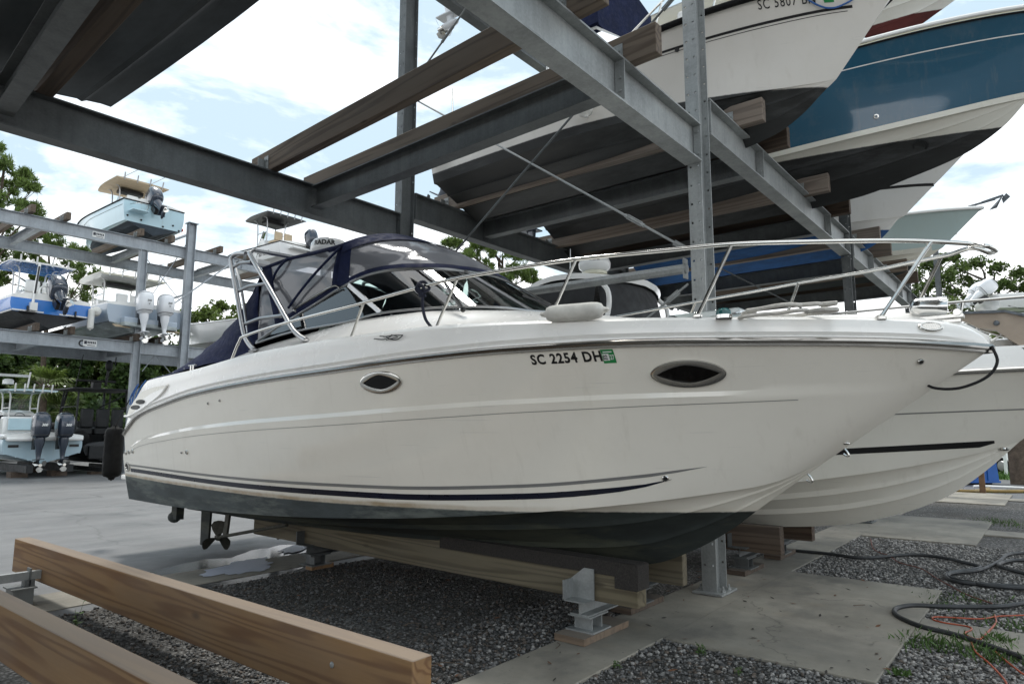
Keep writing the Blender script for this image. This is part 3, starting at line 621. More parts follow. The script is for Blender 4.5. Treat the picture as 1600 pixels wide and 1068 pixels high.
# ------------------------------------------------------------------ hoses and cords on the right
def lay(name, pix, r, mat, label, cat, group=None, z=None, n=8):
    P = [on(x, y, 2, (z or .03)+r*.8) for x, y in pix]; b = MB(); b.tube(spl(P, 7), r, 8); return tag(b.build(name, mat, origin=tuple(P[0])), label, cat, group)
lay('hose', [(1600, 1027), (1500, 993), (1440, 978), (1405, 963), (1397, 954), (1405, 948), (1430, 945), (1480, 947), (1560, 947), (1610, 940)], .020, MATS['hose_rubber'], 'thick black hose making a loop over the corner of the near slab', 'hose')
lay('hose', [(1215, 857), (1290, 864), (1350, 871), (1420, 866), (1470, 870), (1510, 879), (1532, 885), (1520, 889), (1490, 893), (1478, 899), (1490, 907), (1530, 912), (1610, 916)], .020, MATS['hose_rubber'], 'black hose running from under the second boat to a coil at the right', 'hose')
lay('hose', [(1610, 862), (1575, 866), (1560, 877), (1530, 890), (1495, 894), (1482, 897), (1488, 903), (1540, 914), (1620, 920)], .020, MATS['hose_rubber'], 'black hose forming the inner turn of the coil at the right edge', 'hose')
lay('hose', [(1610, 875), (1580, 875), (1560, 882), (1580, 890), (1612, 898)], .022, MATS['hose_rubber'], 'short bend of black hose at the right edge above the coil', 'hose')
lay('power_cord', [(1610, 960), (1560, 962), (1530, 966), (1465, 963), (1458, 967), (1475, 972), (1512, 978), (1518, 983), (1508, 988), (1515, 994), (1530, 998), (1540, 990), (1556, 972), (1554, 960)], .0065, MATS['red_cord'], 'bright orange red cord tangled on the gravel beside the black hose', 'cord')
lay('power_cord', [(1518, 1003), (1525, 1018), (1545, 1035), (1570, 1062), (1575, 1080)], .0065, MATS['red_cord'], 'orange red cord running down off the bottom right of the picture', 'cord')
lay('power_cord', [(1553, 1015), (1570, 1030), (1600, 1053), (1620, 1060)], .0065, MATS['red_cord'], 'orange red cord leaving at the right edge below the hose', 'cord')
P = [on(1358, 812, 0, 9.2), on(1359, 838, 2, .04)]
lay('power_cord', [(1360, 841), (1366, 858), (1390, 868), (1405, 878), (1440, 888), (1462, 902), (1480, 912), (1510, 928), (1550, 942)], .007, MATS['faded_red_cord'], 'faded reddish cord winding over the gravel from the second boat', 'cord')
for k, (pix, lb) in enumerate([([(1478, 765), (1520, 767), (1545, 763)], 'yellow hose lying in front of the blue container'), ([(1530, 766), (1560, 767), (1610, 767)], 'yellow hose leaving at the right edge behind the wooden post')]):
    lay('hose', pix, .045, MATS['yellow_hose'], lb, 'hose', z=.01)
lay('drain_pipe', [(1521, 759), (1540, 759), (1610, 762)], .03, MATS['white_gelcoat'], 'thin white pipe lying on the ground by the blue container', 'pipe', z=.02)
# weeds
def weed(P, n, h, name='weed', label='', s=.03):
    b = MB(); P = Vector(P)
    for k in range(n):
        a = random.uniform(0, 6.28); L_ = random.uniform(.4, 1)*h; q0 = Vector((random.uniform(-.03, .03), random.uniform(-.03, .03), 0)); q1 = q0+Vector((_c(a)*L_*.35, _s(a)*L_*.35, L_)); b.tube([q0, (q0+q1)/2+Vector((0, 0, .01)), q1], .0015, 4, caps=False)
        for j in range(4):
            c = q0.lerp(q1, random.uniform(.3, 1)); d = Vector((random.uniform(-1, 1), random.uniform(-1, 1), random.uniform(-.1, .5))).normalized(); e = d.cross(Vector((0, 0, 1))).normalized(); l = s*random.uniform(.6, 1.3)
            b.add([c, c+d*l*.5+e*l*.33, c+d*l, c+d*l*.5-e*l*.33], [(0, 1, 2, 3)])
    o = b.build(name, WD); o.location = P; return tag(o, label, 'weed')
weed(on(122, 985, 2, .01), 3, .22, label='tall thin weed growing between the two foreground timbers', s=.04)
weed(on(966, 1042, 2, .02), 6, .05, label='small weed on the slab edge in the bottom middle', s=.022)
weed(on(1096, 1022, 2, .02), 8, .08, label='small weed growing where the two near slabs meet', s=.026)
weed(on(1150, 1052, 2, .02), 4, .06, label='tiny weed in the gravel below the near slab', s=.022)
def wcl(pts): return [(*on(x, y, 2, 0)[:2], r) for x, y, r in pts]
grass('weeds', 700, (0, 1, 0, 1), .02, .075, .006, WD, .012, wcl([(1440, 1010, .10), (1480, 1008, .14), (1520, 1010, .12), (1545, 1030, .1), (1560, 1005, .06)]))
grass('weeds', 420, (0, 1, 0, 1), .015, .05, .006, WD, .012, wcl([(1480, 938, .16), (1520, 940, .16), (1560, 978, .15), (1404, 1056, .03), (1590, 985, .1), (1470, 950, .06)]))
grass('weeds', 260, (0, 1, 0, 1), .02, .06, .008, WD, .012, wcl([(1555, 815, .2), (1575, 820, .2), (1560, 768, .4)]))
# ------------------------------------------------------------------ boats
class Hull:
    """boat space: x to starboard, y forward from the transom, z up"""
    def __init__(s, L, Lc, shx, shz, chx, chz, kz, bulge=.0, flare=.10, step=None, strakes=(.36, .68), rake=.0, fl=.93, samp=.022):
        s.fl, s.samp = fl, samp
        s.L, s.Lc, s.shx, s.shz, s.chx, s.chz, s.kz, s.bulge, s.flare, s.step, s.strakes, s.rake = L, Lc, shx, shz, chx, chz, kz, bulge, flare, step, strakes, rake
    def side(s, u, v):
        yc, ys = u*s.Lc, u*s.L; xc, zc, xs, zs = s.chx(yc), s.chz(yc), s.shx(ys), s.shz(ys)
        x = lerp(xc, xs, v); f = max(0, min(1, (u-.45)/.4)); x *= 1+(s.bulge*(1-f)-s.flare*f)*_s(PI*v)
        if s.step: x += s.step(v)*min(1, (1-u)*6)
        y = lerp(yc, ys, v)-s.rake*(1-v)*max(0, 1-u*8)
        return Vector((max(x, 0), y, lerp(zc, zs, v)))
    def bottom(s, u, w):
        y = u*s.Lc; zk = s.kz(y); zc = s.chz(y); xc = s.chx(y); fl = s.fl
        z = lerp(zk, zc, min(1, w/fl)) if w < 1 else zc
        if w >= 1: z = zc
        z += .02*_s(PI*min(1, w/fl))*-(1-u)*0
        tp = min(1, (1-u)*7)
        for k in s.strakes:
            d = (w-k)
            if abs(d) < .031: z -= s.samp*tp*(1-abs(d)/.031)
        return Vector((xc*w, y-(s.rake if y == 0 else 0), z))
    def at(s, y, z):
        """point on the starboard side at height z, and outward normal"""
        def uv(y, z):
            a, b = 0., 1.
            for _ in range(26):
                v = (a+b)/2; u = min(1, y/(s.Lc+(s.L-s.Lc)*v)); zz = lerp(s.chz(u*s.Lc), s.shz(u*s.L), v)
                if zz < z: a = v
                else: b = v
            return min(1, max(0, y/(s.Lc+(s.L-s.Lc)*v))), v
        u, v = uv(y, z); P = s.side(u, v); A = s.side(min(1, u+.01), v)-s.side(max(0, u-.01), v); B = s.side(u, min(1, v+.02))-s.side(u, max(0, v-.02))
        n = A.cross(B); n = n if n.x > 0 else -n
        return Vector((P.x, y, z)), n.normalized()
    VS = (0, .03, .08, .16, .28, .40, .52, .62, .655, .69, .72, .76, .84, .92, 1.)
    def mesh(s, name, mside, mbot, parent, nu=46, vs=None):
        vs = vs or s.VS; us = [1-(1-i/nu)**1.35 for i in range(nu+1)]; b = MB()
        ws = [0]+sorted([k+d for k in s.strakes for d in (-.032, -.006, .0, .02, .032)]+[.18, .52, s.fl-.07, s.fl])+[1.]
        for sg in (1, -1):
            fx = lambda P: Vector((P.x*sg, P.y, P.z))
            b.k = 0; b.grid([[fx(s.side(u, v)) for v in vs] for u in us], flip=sg < 0)
            b.k = 1; b.grid([[fx(s.bottom(u, w_)) for w_ in ws] for u in us], flip=sg > 0)
        # transom
        st = [s.side(0, v) for v in vs]; bt = [s.bottom(0, w_) for w_ in ws]
        b.k = 0
        for i in range(len(vs)-1):
            a, c = st[i], st[i+1]; b.add([(a.x, a.y, a.z), (c.x, c.y, c.z), (-c.x, c.y, c.z), (-a.x, a.y, a.z)], [(0, 1, 2, 3)])
        b.k = 1
        for i in range(len(ws)-1):
            a, c = bt[i], bt[i+1]
            for sg in (1, -1): b.add([(a.x*sg, a.y, a.z), (c.x*sg, c.y, c.z), (c.x*sg, c.y, bt[-1].z), (a.x*sg, a.y, bt[-1].z)], [(0, 1, 2, 3)])
        return b.build(name, [mside, mbot], parent, ang=25)
    def stripe(s, name, y0, y1, za, zb, mat, parent, n=40, off=.003, both=True, tip=0.):
        b = MB()
        for sg in ((1, -1) if both else (1,)):
            rows = []
            for i in range(n+1):
                y = lerp(y0, y1, i/n); A, nA = s.at(y, za(y)); B, nB = s.at(y, zb(y)); A += nA*off; B += nB*off
                rows.append([Vector((A.x*sg, A.y, A.z)), Vector((B.x*sg, B.y, B.z))])
            b.grid(rows)
        return b.build(name, mat, parent)
    def decal(s, name, V2, F2, y0, z0, sc, mat, parent, slope=0., off=.004, back=False):
        """flat drawing (u along +y, v up) laid on the starboard side"""
        b = MB(); P = []
        for u, v in V2:
            y = y0+u*sc; z = z0+v*sc+slope*u*sc; p, n = s.at(y, z); P.append(p+n*off)
        b.add(P, F2); return b.build(name, mat, parent)
def std_hull(L, B, zk, zc0, zc1, zs0, zs1, fine=.78, kfwd=.74, stern=.92, bulge=.03, flare=.12, bow=2.5, strakes=(.36, .68), mid=None, Lcf=.895, step=None, cb=.86, rake=0., fl=.93, samp=.022, cfine=.9):
    """usual planing hull from a few measures; z in boat space"""
    Lc = L*Lcf; s0 = L*.39
    shx = lambda y: B*(1-(1-stern)*((s0-y)/s0)**2) if y < s0 else B*max(0, 1-((y-s0)/(L-s0))**bow)**fine
    c0 = L*.33; cB = B*cb
    chx = lambda y: cB*(1-.04*((c0-y)/c0)**2) if y < c0 else cB*max(0, 1-((y-c0)/(Lc-c0))**2.0)**cfine
    shz = tab([(0, zs0), (L*.35, lerp(zs0, zs1, .18) if mid is None else mid), (L*.7, lerp(zs0, zs1, .6)), (L, zs1)])
    chz = tab([(0, zc0), (L*.34, lerp(zc0, zc1, .07)), (L*.53, lerp(zc0, zc1, .22)), (L*.66, lerp(zc0, zc1, .40)), (L*.77, lerp(zc0, zc1, .60)), (L*.86, lerp(zc0, zc1, .83)), (Lc, zc1)])
    kz = tab([(0, zk), (L*(kfwd-.28), zk-.0), (L*(kfwd-.09), zk+.02), (L*kfwd, zk+.07), (L*(kfwd+.05), lerp(zk, zc1, .26)), (L*(kfwd+Lcf)/2+.02*L, lerp(zk, zc1, .56)), (Lc, zc1)])
    return Hull(L, Lc, shx, shz, chx, chz, kz, bulge, flare, step, strakes, rake, fl, samp)
def deck(h, name, parent, mat, well=None, g=.22, d=.55, cap=.05, crown=.10, floor=None, nu=46, y1=None):
    """gunwale, decks and an open well between y = well[0] and well[1]"""
    ys = sorted(set([h.L*(1-(1-i/nu)**1.35) for i in range(nu+1)]+([well[0]-.004, well[0]+.004, well[1]-.004, well[1]+.004] if well else [])))
    b = MB(); rows = []
    for y in ys:
        x, z = h.shx(y), h.shz(y); k = min(1, x/.5) if x > 0 else 0
        o = [(x, z), (max(0, x-.012*k), z+cap*.8), (max(0, x-.035*k), z+cap)]
        if well and well[0] < y < well[1]:
            gi = max(0, x-g); gi = min(gi, max(0, x-.02)); o += [(gi, z+cap), (gi-.0 if gi > 0 else 0, z+cap-.02), (gi, z-d), (gi*.5, z-d), (0, z-d)]
        else:
            c_ = crown*min(1, x/.8); o += [(max(0, x-g)*1., z+cap+c_*.25), (max(0, x-g)*.93, z+cap+c_*.35), (x*.6*.9, z+cap+c_*.7), (x*.3, z+cap+c_*.92), (0, z+cap+c_)]
        rows.append([(p[0], y, p[1]) for p in o])
    for sg in (1, -1): b.grid([[(p[0]*sg, p[1], p[2]) for p in r] for r in rows], flip=sg > 0)
    r = rows[0]   # aft face of the deck
    b.add([(p[0], p[1], p[2]) for p in r]+[(-p[0], p[1], p[2]) for p in reversed(r)], [tuple(range(len(r)*2))] if not (well and well[0] < 0) else [])
    return b.build(name, mat, parent, ang=35)
def rubrail(h, name, parent, mat, r=.03, dz=0., y0=0., transom=True):
    P = [(h.shx(h.L*(1-(1-i/50)**1.35))+r*.3, h.L*(1-(1-i/50)**1.35), h.shz(h.L*(1-(1-i/50)**1.35))+dz) for i in range(51)]
    P = [(x if i < 50 else 0., y+(.01 if i == 50 else 0), z) for i, (x, y, z) in enumerate(P)]
    b = MB(); Q = P+[(-x, y, z) for x, y, z in reversed(P[:-1])]; b.tube(Q, r, 8, closed=transom); return b.build(name, mat, parent)
def outboard(parent, x, y, z, mat, sc=1., tilt=0., text=None, dark=None, name='outboard_motor'):
    """engine hung on a transom; y = transom, z = clamp height; cowl, leg, gear case, propeller"""
    M = Matrix.Translation((x, y, z)) @ Matrix.Rotation(-tilt, 4, 'X') @ Matrix.Scale(sc, 4); T = lambda p: M @ Vector(p)
    dark = dark or MATS['black_plastic']
    b = MB(); rows = []
    # (z, half width, y front, y rear)
    for zz, hw, yf, yr in [(.02, .13, -.10, -.40), (.06, .19, -.03, -.50), (.16, .215, .03, -.58), (.34, .225, .06, -.62), (.52, .22, .06, -.62), (.66, .20, .04, -.58), (.74, .165, -.01, -.50), (.785, .11, -.08, -.40), (.80, .04, -.17, -.29)]:
        yc, hy = (yf+yr)/2, (yf-yr)/2; row = []
        for k in range(20):
            a = 2*PI*k/20; c, s_ = _c(a), _s(a); e = .62
            row.append(T((hw*math.copysign(abs(c)**e, c), yc+hy*math.copysign(abs(s_)**e, s_), zz)))
        rows.append(row)
    b.grid(rows, False, True); b.add(rows[0], [tuple(range(20))]); b.add(rows[-1], [tuple(range(20))])
    o = b.build(name, mat, parent, ang=50)
    b = MB(); rows = []
    for zz, hw, yf, yr in [(.04, .14, -.06, -.42), (-.12, .13, -.08, -.42), (-.32, .085, -.12, -.36), (-.52, .06, -.14, -.31), (-.60, .05, -.13, -.33)]:
        yc, hy = (yf+yr)/2, (yf-yr)/2
        rows.append([T((hw*_c(2*PI*k/14), yc+hy*_s(2*PI*k/14), zz)) for k in range(14)])
    b.grid(rows, False, True); b.build('leg', mat, o)
    b = MB(); b.box((0, 0, 0), (.001, .001, .001))
    b = MB(); b.add([T(p) for p in [(-.10, -.05, -.60), (.10, -.05, -.60), (.10, -.46, -.59), (-.10, -.46, -.59), (-.10, -.05, -.62), (.10, -.05, -.62), (.10, -.46, -.61), (-.10, -.46, -.61)]], [(0, 1, 2, 3), (7, 6, 5, 4), (0, 1, 5, 4), (1, 2, 6, 5), (2, 3, 7, 6), (3, 0, 4, 7)])
    rows = []
    for zz, hw, yf, yr in [(-.60, .045, -.11, -.30), (-.74, .03, -.12, -.27)]: rows.append([T((hw*_c(2*PI*k/12), (yf+yr)/2+(yf-yr)/2*_s(2*PI*k/12), zz)) for k in range(12)])
    b.grid(rows, False, True)
    rows = [[T((r*_c(2*PI*k/12), yy, -.78+r*_s(2*PI*k/12))) for k in range(12)] for yy, r in [(.0, .005), (-.04, .04), (-.12, .062), (-.26, .062), (-.34, .05)]]
    b.grid(rows, False, True); b.add([T(p) for p in [(0, -.10, -.82), (0, -.26, -.82), (0, -.24, -.99), (0, -.19, -.99)]], [(0, 1, 2, 3)]); b.build('gear_case', mat, o)
    for zz, hw, yf, yr, nm, mt in ((.105, .209, .015, -.552, 'cowl_seam', dark), (.70, .186, .02, -.545, 'cowl_trim', MATS['grey_stripe'])):
        b = MB(); yc, hy = (yf+yr)/2, (yf-yr)/2; b.grid([[T((hw*math.copysign(abs(_c(2*PI*k/20))**.62, _c(2*PI*k/20)), yc+hy*math.copysign(abs(_s(2*PI*k/20))**.62, _s(2*PI*k/20)), zz+dz)) for k in range(20)] for dz in (-.009, .009)], False, True); b.build(nm, mt, o)
    b = MB(); b.ball(T((0, -.56, .60)), (.035*sc, .03*sc, .02*sc), 8); b.build('cowl_vent', dark, o)
    b = MB(); b.tube([T((0, -.34, -.78)), T((0, -.47, -.78))], [.055*sc, .045*sc], 10)
    for k in range(3):
        a = 2*PI*k/3+.5; e1 = Vector((_c(a), 0, _s(a))); e2 = Vector((-_s(a), 0, _c(a))); cc = Vector((0, -.41, -.78)); yv = Vector((0, 1, 0))
        b.add([T(cc+e1*.05-e2*.03+yv*.03), T(cc+e1*.12-e2*.09+yv*.06), T(cc+e1*.20-e2*.02+yv*.03), T(cc+e1*.19+e2*.05-yv*.02), T(cc+e1*.11+e2*.08-yv*.05), T(cc+e1*.05+e2*.03-yv*.03)], [(0, 1, 2, 3, 4, 5)])
    b.build('propeller', MATS['stainless_steel'], o)
    b = MB(); b.add([T((sx*.10, yy, zz)) for sx in (-1, 1) for yy, zz in ((.10, .12), (.10, -.30), (-.10, -.30), (-.10, .05))], [(0, 1, 2, 3), (7, 6, 5, 4), (0, 1, 5, 4), (1, 2, 6, 5), (2, 3, 7, 6), (3, 0, 4, 7)]); b.build('clamp_bracket', dark, o)
    if text:
        for str_, zz, size, mt in text:
            V2, F2 = text2d(str_, size, .004, .2); wd = max(p[0] for p in V2)
            b = MB(); b.add([T((-wd/2*0+(u-wd/2), -.625-.003+abs(u-wd/2)*.10*0, zz+v)) for u, v in V2], F2); b.build('cowl_lettering', mt, o)
    return o
def steelrail(name, parent, pts, r=.0145, mat=None, n=8, mirror=False):
    b = MB(); b.tube(pts, r, n)
    return b.build(name, mat or MATS['stainless_steel'], parent)
GC, DG, SS, CH = MATS['white_gelcoat'], MATS['deck_gelcoat'], MATS['stainless_steel'], MATS['chrome']

# ================================================================== the cruiser in the middle
MX, MY = 5.02, 9.55
cruiser = empty('cabin_cruiser', (MX, MY, 0), PI, 'white cabin cruiser with navy canvas top propped on timbers in the middle', 'boat')
L = 9.27
def shx(s):
    s0 = 3.6
    if s < s0: return 1.42-.10*((s0-s)/s0)**2
    return 1.42*max(0, 1-((s-s0)/(L-s0))**2.5)**.75
def chx(s):
    s0, Lc = 3.0, 8.3
    if s < s0: return 1.22-.04*((s0-s)/s0)**2
    return 1.22*max(0, 1-((s-s0)/(Lc-s0))**2.0)**.9
shz = tab([(0, 1.56), (.18, 1.66), (.36, 1.755), (.7, 1.84), (1.1, 1.90), (2.0, 2.01), (3.3, 2.09), (4.6, 2.135), (5.6, 2.175), (6.5, 2.195), (7.1, 2.195), (8.2, 2.165), (8.8, 2.14), (9.27, 2.105)])
chz = tab([(0, .72), (1.3, .715), (3.1, .76), (4.9, .85), (6.15, .96), (7.1, 1.08), (7.6, 1.165), (7.95, 1.24), (8.3, 1.41)])
kz = tab([(0, .44), (4, .44), (6.0, .46), (6.6, .50), (6.95, .555), (7.3, .70), (7.6, .88), (7.83, 1.06), (8.3, 1.41)])
def mstep(v):
    a = .022
    if v < .69: return a
    if v < .72: return a*(1-(v-.69)/.03)
    return -.004 if v < .97 else .0
CR = Hull(L, 8.3, shx, shz, chx, chz, kz, .015, .08, mstep, (.36, .68), fl=.90, samp=.028)
hullmat('cruiser_hull_side', (.83, .795, .715), (.040, .050, .052), .955, .0046, 3.8, stain=(.33, .235, .12), worn=(.125, .14, .128), rough=.16, coat=.9)
hullmat('cruiser_hull_bottom', (.76, .725, .64), (.022, .028, .026), .955, .0046, 3.8, stain=(.33, .235, .12), worn=(.055, .06, .042))
CR.mesh('hull', MATS['cruiser_hull_side'], MATS['cruiser_hull_bottom'], cruiser, nu=60)
W_ = lambda P: Vector((MX-P[0], MY-P[1], P[2]))
def toL(P): return Vector((MX-P.x, MY-P.y, P.z))
def mp(x, y, lx): return toL(on(x, y, 0, MX-lx))
def mps(x, y, k, off=0., fun=shx):
    """pixel -> boat space where local x = k*half beam + off"""
    d = ray(x, y); a = None
    for i in range(900):
        t = 2.6+i*.014; P = toL(CP+d*t); g = P.x-(k*fun(min(max(P.y, 0), L))+off)
        if a is not None and a >= 0 > g or (a is not None and a > 0 and g <= 0): return P
        a = g
    return P
def mhull(x, y):
    d = ray(x, y); a = None
    for i in range(2400):
        t = 2.6+i*.005; P = toL(CP+d*t)
        if P.y > L or P.y < -.1 or P.x > 1.7: a = 1; continue
        q_, n = CR.at(min(max(P.y, 0), L), P.z); g = P.x-q_.x
        if a is not None and g <= 0: return q_, n
        a = g
    return P, Vector((1, 0, 0))
mir = lambda P: Vector((-P[0], P[1], P[2]))
# topside stripes
zN = tab([(.16, 1.115), (3.2, 1.055), (5.0, 1.06), (6.3, 1.115), (7.1, 1.205), (7.38, 1.275)]); hN = tab([(.16, .045), (4.5, .05), (6.6, .045), (7.0, .035), (7.38, .002)])
CR.stripe('waterline_stripe', .20, 7.38, lambda y: zN(y)-hN(y)/2-.01, lambda y: zN(y)+hN(y)/2-.01, MATS['navy_stripe'], cruiser)
zG = tab([(.12, 1.165), (3.2, 1.115), (5.0, 1.125), (6.3, 1.185), (7.2, 1.285), (7.62, 1.36)]); hG = tab([(.12, .022), (5, .028), (7.3, .022), (7.62, .001)])
CR.stripe('accent_stripe', .12, 7.62, lambda y: zG(y)-hG(y)/2, lambda y: zG(y)+hG(y)/2, MATS['grey_stripe'], cruiser)
zP = lambda y: lerp(CR.chz(min(y, 8.3)*.93), CR.shz(y), .64)
CR.stripe('pinstripe', .25, 8.25, lambda y: zP(y)-.0022, lambda y: zP(y)+.0022, MATS['grey_stripe'], cruiser)
# rub rail
b = MB(); rows = []; N = 70
pts = [L*(1-(1-i/N)**1.35) for i in range(N+1)]
for sg in (1, -1):
    rows = []
    for y in pts:
        x, z = shx(y), shz(y); sec = [(x-.01, z-.026), (x+.008, z-.024), (x+.010, z-.010), (x+.024, z-.008), (x+.030, z+.004), (x+.024, z+.016), (x+.002, z+.030)]
        k = 1 if y < L-.001 else 0
        rows.append([(sg*(px_ if k else 0), y+(0 if k else .012+.5*(px_-x)), pz) for px_, pz in sec])
    b.grid(rows)
b.build('rub_rail', pm('rub_rail_steel', (.36, .35, .33), .22, 1, var=.15, vs=3), cruiser)
# deck moulding
ze = tab([(0, 1.80), (.10, 1.92), (.3, 2.12), (.54, 2.25), (1.0, 2.275), (1.8, 2.31), (3.2, 2.41), (4.3, 2.44), (5.5, 2.45), (6.5, 2.42), (7.2, 2.385), (8.2, 2.335), (8.7, 2.31), (9.0, 2.285), (9.14, 2.25), (9.24, 2.18), (9.27, 2.13)])
xh = tab([(0, 1.02), (2.4, 1.08), (4.6, 1.03), (5.2, .98), (5.7, .84), (6.15, .62), (6.7, .46), (7.6, .34), (8.4, .16), (9.27, .0)])
zh = tab([(0, 2.20), (.5, 2.27), (1.0, 2.30), (1.8, 2.38), (2.4, 2.47), (3.0, 2.54), (3.6, 2.59), (4.6, 2.66), (5.2, 2.66), (5.8, 2.63), (6.4, 2.56), (7.0, 2.46), (7.6, 2.40), (8.4, 2.35), (9.0, 2.295), (9.27, 2.13)])
b = MB(); ysd = sorted(set(pts+[.03, .06, .1, .2, .3, .42, .6, .8, .994, 1.006, 4.994, 5.006])); rows = []
for y in ysd:
    x, z, e, hh, hx_ = shx(y), shz(y), ze(y), zh(y), xh(y); k = min(1, x/.35) if y < L else 0; hx_ = min(hx_, max(0, x-.13*k)); d_ = e-z
    sec = [(x, z+.03), (x-.012*k, z+.05*min(1, d_/.2)), (x+.004*k, z+.075*min(1, d_/.2)), (x-.010*k, z+.105*min(1, d_/.2)), (x-.018*k, lerp(z, e, .62)), (x-.028*k, lerp(z, e, .86)), (x-.05*k, e-.012*k), (x-.08*k, e), (x-.125*k, e+.004)]
    if y < 5.0:
        sec += [(lerp(x-.125, hx_, .3), lerp(e, hh, .18)), (lerp(x-.125, hx_, .65), lerp(e, hh, .6)), (hx_, hh-.006), (hx_-.03, hh), (hx_-.07, hh)]
        sec += [(hx_-.075, hh-.02), (hx_-.10, 1.5), (.4, 1.5), (0, 1.5)] if y > 1.0 else [(hx_-.2, hh), (hx_*.6, hh+.01), (hx_*.3, hh+.01), (0, hh+.01)]
    else:
        i0 = max(0, x-.125*k); sec += [(lerp(i0, hx_, .3), lerp(e, hh, .18)), (lerp(i0, hx_, .65), lerp(e, hh, .6)), (hx_, hh-.006), (hx_*.94, hh+.004), (hx_*.85, hh+.02), (hx_*.6, hh+.045), (hx_*.4, hh+.055), (hx_*.2, hh+.06), (0, hh+.06)]
    if y >= L: sec = [(0, p[1]) for p in sec]
    rows.append([(max(0, p[0]), y, p[1]) for p in sec])
for sg in (1, -1): b.grid([[(p[0]*sg, p[1], p[2]) for p in r] for r in rows], flip=sg > 0)
r0 = rows[0]; b.add([p for p in r0]+[(-p[0], p[1], p[2]) for p in reversed(r0)], [tuple(range(2*len(r0)))])
b.build('deck', DG, cruiser, ang=32)
# swim platform and transom trim
b = MB(); b.box((0, -.22, .98), (2.3, .46, .07)); b.build('swim_platform', DG, cruiser, bevel=.02)
# portlights
def eye(hl, hh, n=36, p=1.55):
    P = []
    for k in range(n):
        a = 2*PI*k/n; u = _c(a); P.append((hl*u, math.copysign(hh*(max(0, 1-abs(u)**p))**.92, _s(a))))
    return P
def portlight(cy, cz, hl, hh):
    out = [(hl*_c(2*PI*k/36), hh*math.copysign(abs(_s(2*PI*k/36))**1.12, _s(2*PI*k/36))) for k in range(36)]; mid_ = [(p[0]*.94, p[1]*.88) for p in out]; inn = [(p[0]*.97, p[1]) for p in eye(hl*.86, hh*.66)]
    def P(pt, off): q_, n = CR.at(cy+pt[0], cz+pt[1]+.012*pt[0]); return q_+n*off
    b = MB(); b.grid([[P(p, .002) for p in out], [P(p, .016) for p in out], [P((p[0]*1.0, p[1]), .022) for p in mid_], [P(p, .016) for p in inn], [P(p, .004) for p in inn]], False, True)
    f = b.build('portlight', SS, cruiser, ang=60)
    g = MB(); g.add([P(p, .005) for p in inn], [tuple(range(len(inn)))]); g.build('pane', MATS['smoked_glass'], f)
portlight(7.65, 1.99, .235, .086); portlight(5.15, 2.012, .235, .092)
# registration
q0, n0 = mhull(832, 569); q1, n1 = mhull(943, 563)
V2, F2 = text2d('SC 2254 DH', 1, .035, 0, 1.14); wd = max(p[0] for p in V2); hgt = .068
PP = []; slope = (q1.z-q0.z)/(q1.y-q0.y)
for u, v in V2:
    y = lerp(q0.y, q1.y, u/wd); z = lerp(q0.z, q1.z, u/wd)+v/.73*hgt; p, n = CR.at(y, z); PP.append(p+n*.003)
b = MB(); b.add(PP, F2); b.build('registration_lettering', MATS['ink_black'], cruiser)
q0, _n = mhull(944, 566); q1, _n = mhull(964, 565); dy = q1.y-q0.y
def patch(y0, y1, z0, z1, off, mat, name, par, n=4):
    b = MB(); rows = []
    for i in range(n+1):
        r = []
        for j in range(n+1):
            p, nn = CR.at(lerp(y0, y1, i/n), lerp(z0, z1, j/n)); r.append(p+nn*off)
        rows.append(r)
    b.grid(rows); return b.build(name, mat, par)
stk = patch(q0.y, q1.y, q0.z-.005, q0.z+.085, .003, MATS['sticker_green'], 'registration_sticker', cruiser)
patch(lerp(q0.y, q1.y, .06), lerp(q0.y, q1.y, .55), q0.z+.013, q0.z+.058, .0045, MATS['sticker_white'], 'sticker_panel', stk)
patch(lerp(q0.y, q1.y, .15), lerp(q0.y, q1.y, .85), q0.z+.066, q0.z+.078, .0045, MATS['sticker_white'], 'sticker_panel', stk)
for tx, fx, mt in (('02', .08, 'ink_black'), ('27', .60, 'sticker_white')):
    V2, F2 = text2d(tx, 1, .02); w2 = max(p[0] for p in V2); b = MB(); PP = []
    for u, v in V2:
        p, n = CR.at(q0.y+dy*(fx+.34*u/w2), q0.z+.020+v/.73*.032); PP.append(p+n*.006)
    b.add(PP, F2); b.build('sticker_lettering', MATS[mt], stk)
# through-hull fittings and eyes
def fitting(px_, py_, r, dark=True, mat=None):
    p, n = mhull(px_, py_); x, y, z = frame((0, 0, 0), n); M = Matrix((x, z, n)).transposed()
    b = MB(); b.lathe([(r, 0), (r, .006), (r*.8, .012), (r*.55, .012), (r*.5, .004)], 16, M, p+n*.001); o = b.build('through_hull_fitting', mat or SS, cruiser)
    b = MB(); b.lathe([(r*.52, .005), (0, .005)], 14, M, p+n*.001); b.build('drain_opening', MATS['matt_black'], o)
for a in [(326, 630, .016), (344, 625.5, .016), (284.5, 706.5, .016), (292.5, 706, .028), (197, 706.5, .03), (202, 705.5, .03), (208, 704.5, .03), (1040, 746.5, .024), (1438, 564, .021)]: fitting(*a)
p, n = mhull(200, 728.5); x, y, z = frame((0, 0, 0), n); M = Matrix((x, z, n)).transposed(); b = MB(); b.lathe([(.065, 0), (.065, .012), (.045, .016), (.04, .004)], 18, M, p); o = b.build('exhaust_outlet', SS, cruiser); b = MB(); b.lathe([(.042, .005), (0, .005)], 16, M, p); b.build('drain_opening', MATS['matt_black'], o)
for s_, r in ((8.42, .028), (8.17, .034)):
    zz = 1.41+(s_-8.3)*.71; b = MB(); b.tube([(0, s_-.02+r*1.3*_s(t)*.9, zz-.0+r*1.25*(_c(t)-1)*.6-.03*_s(t)) for t in [PI*k/10 for k in range(11)]], .007, 8); b.build('bow_eye', SS, cruiser)
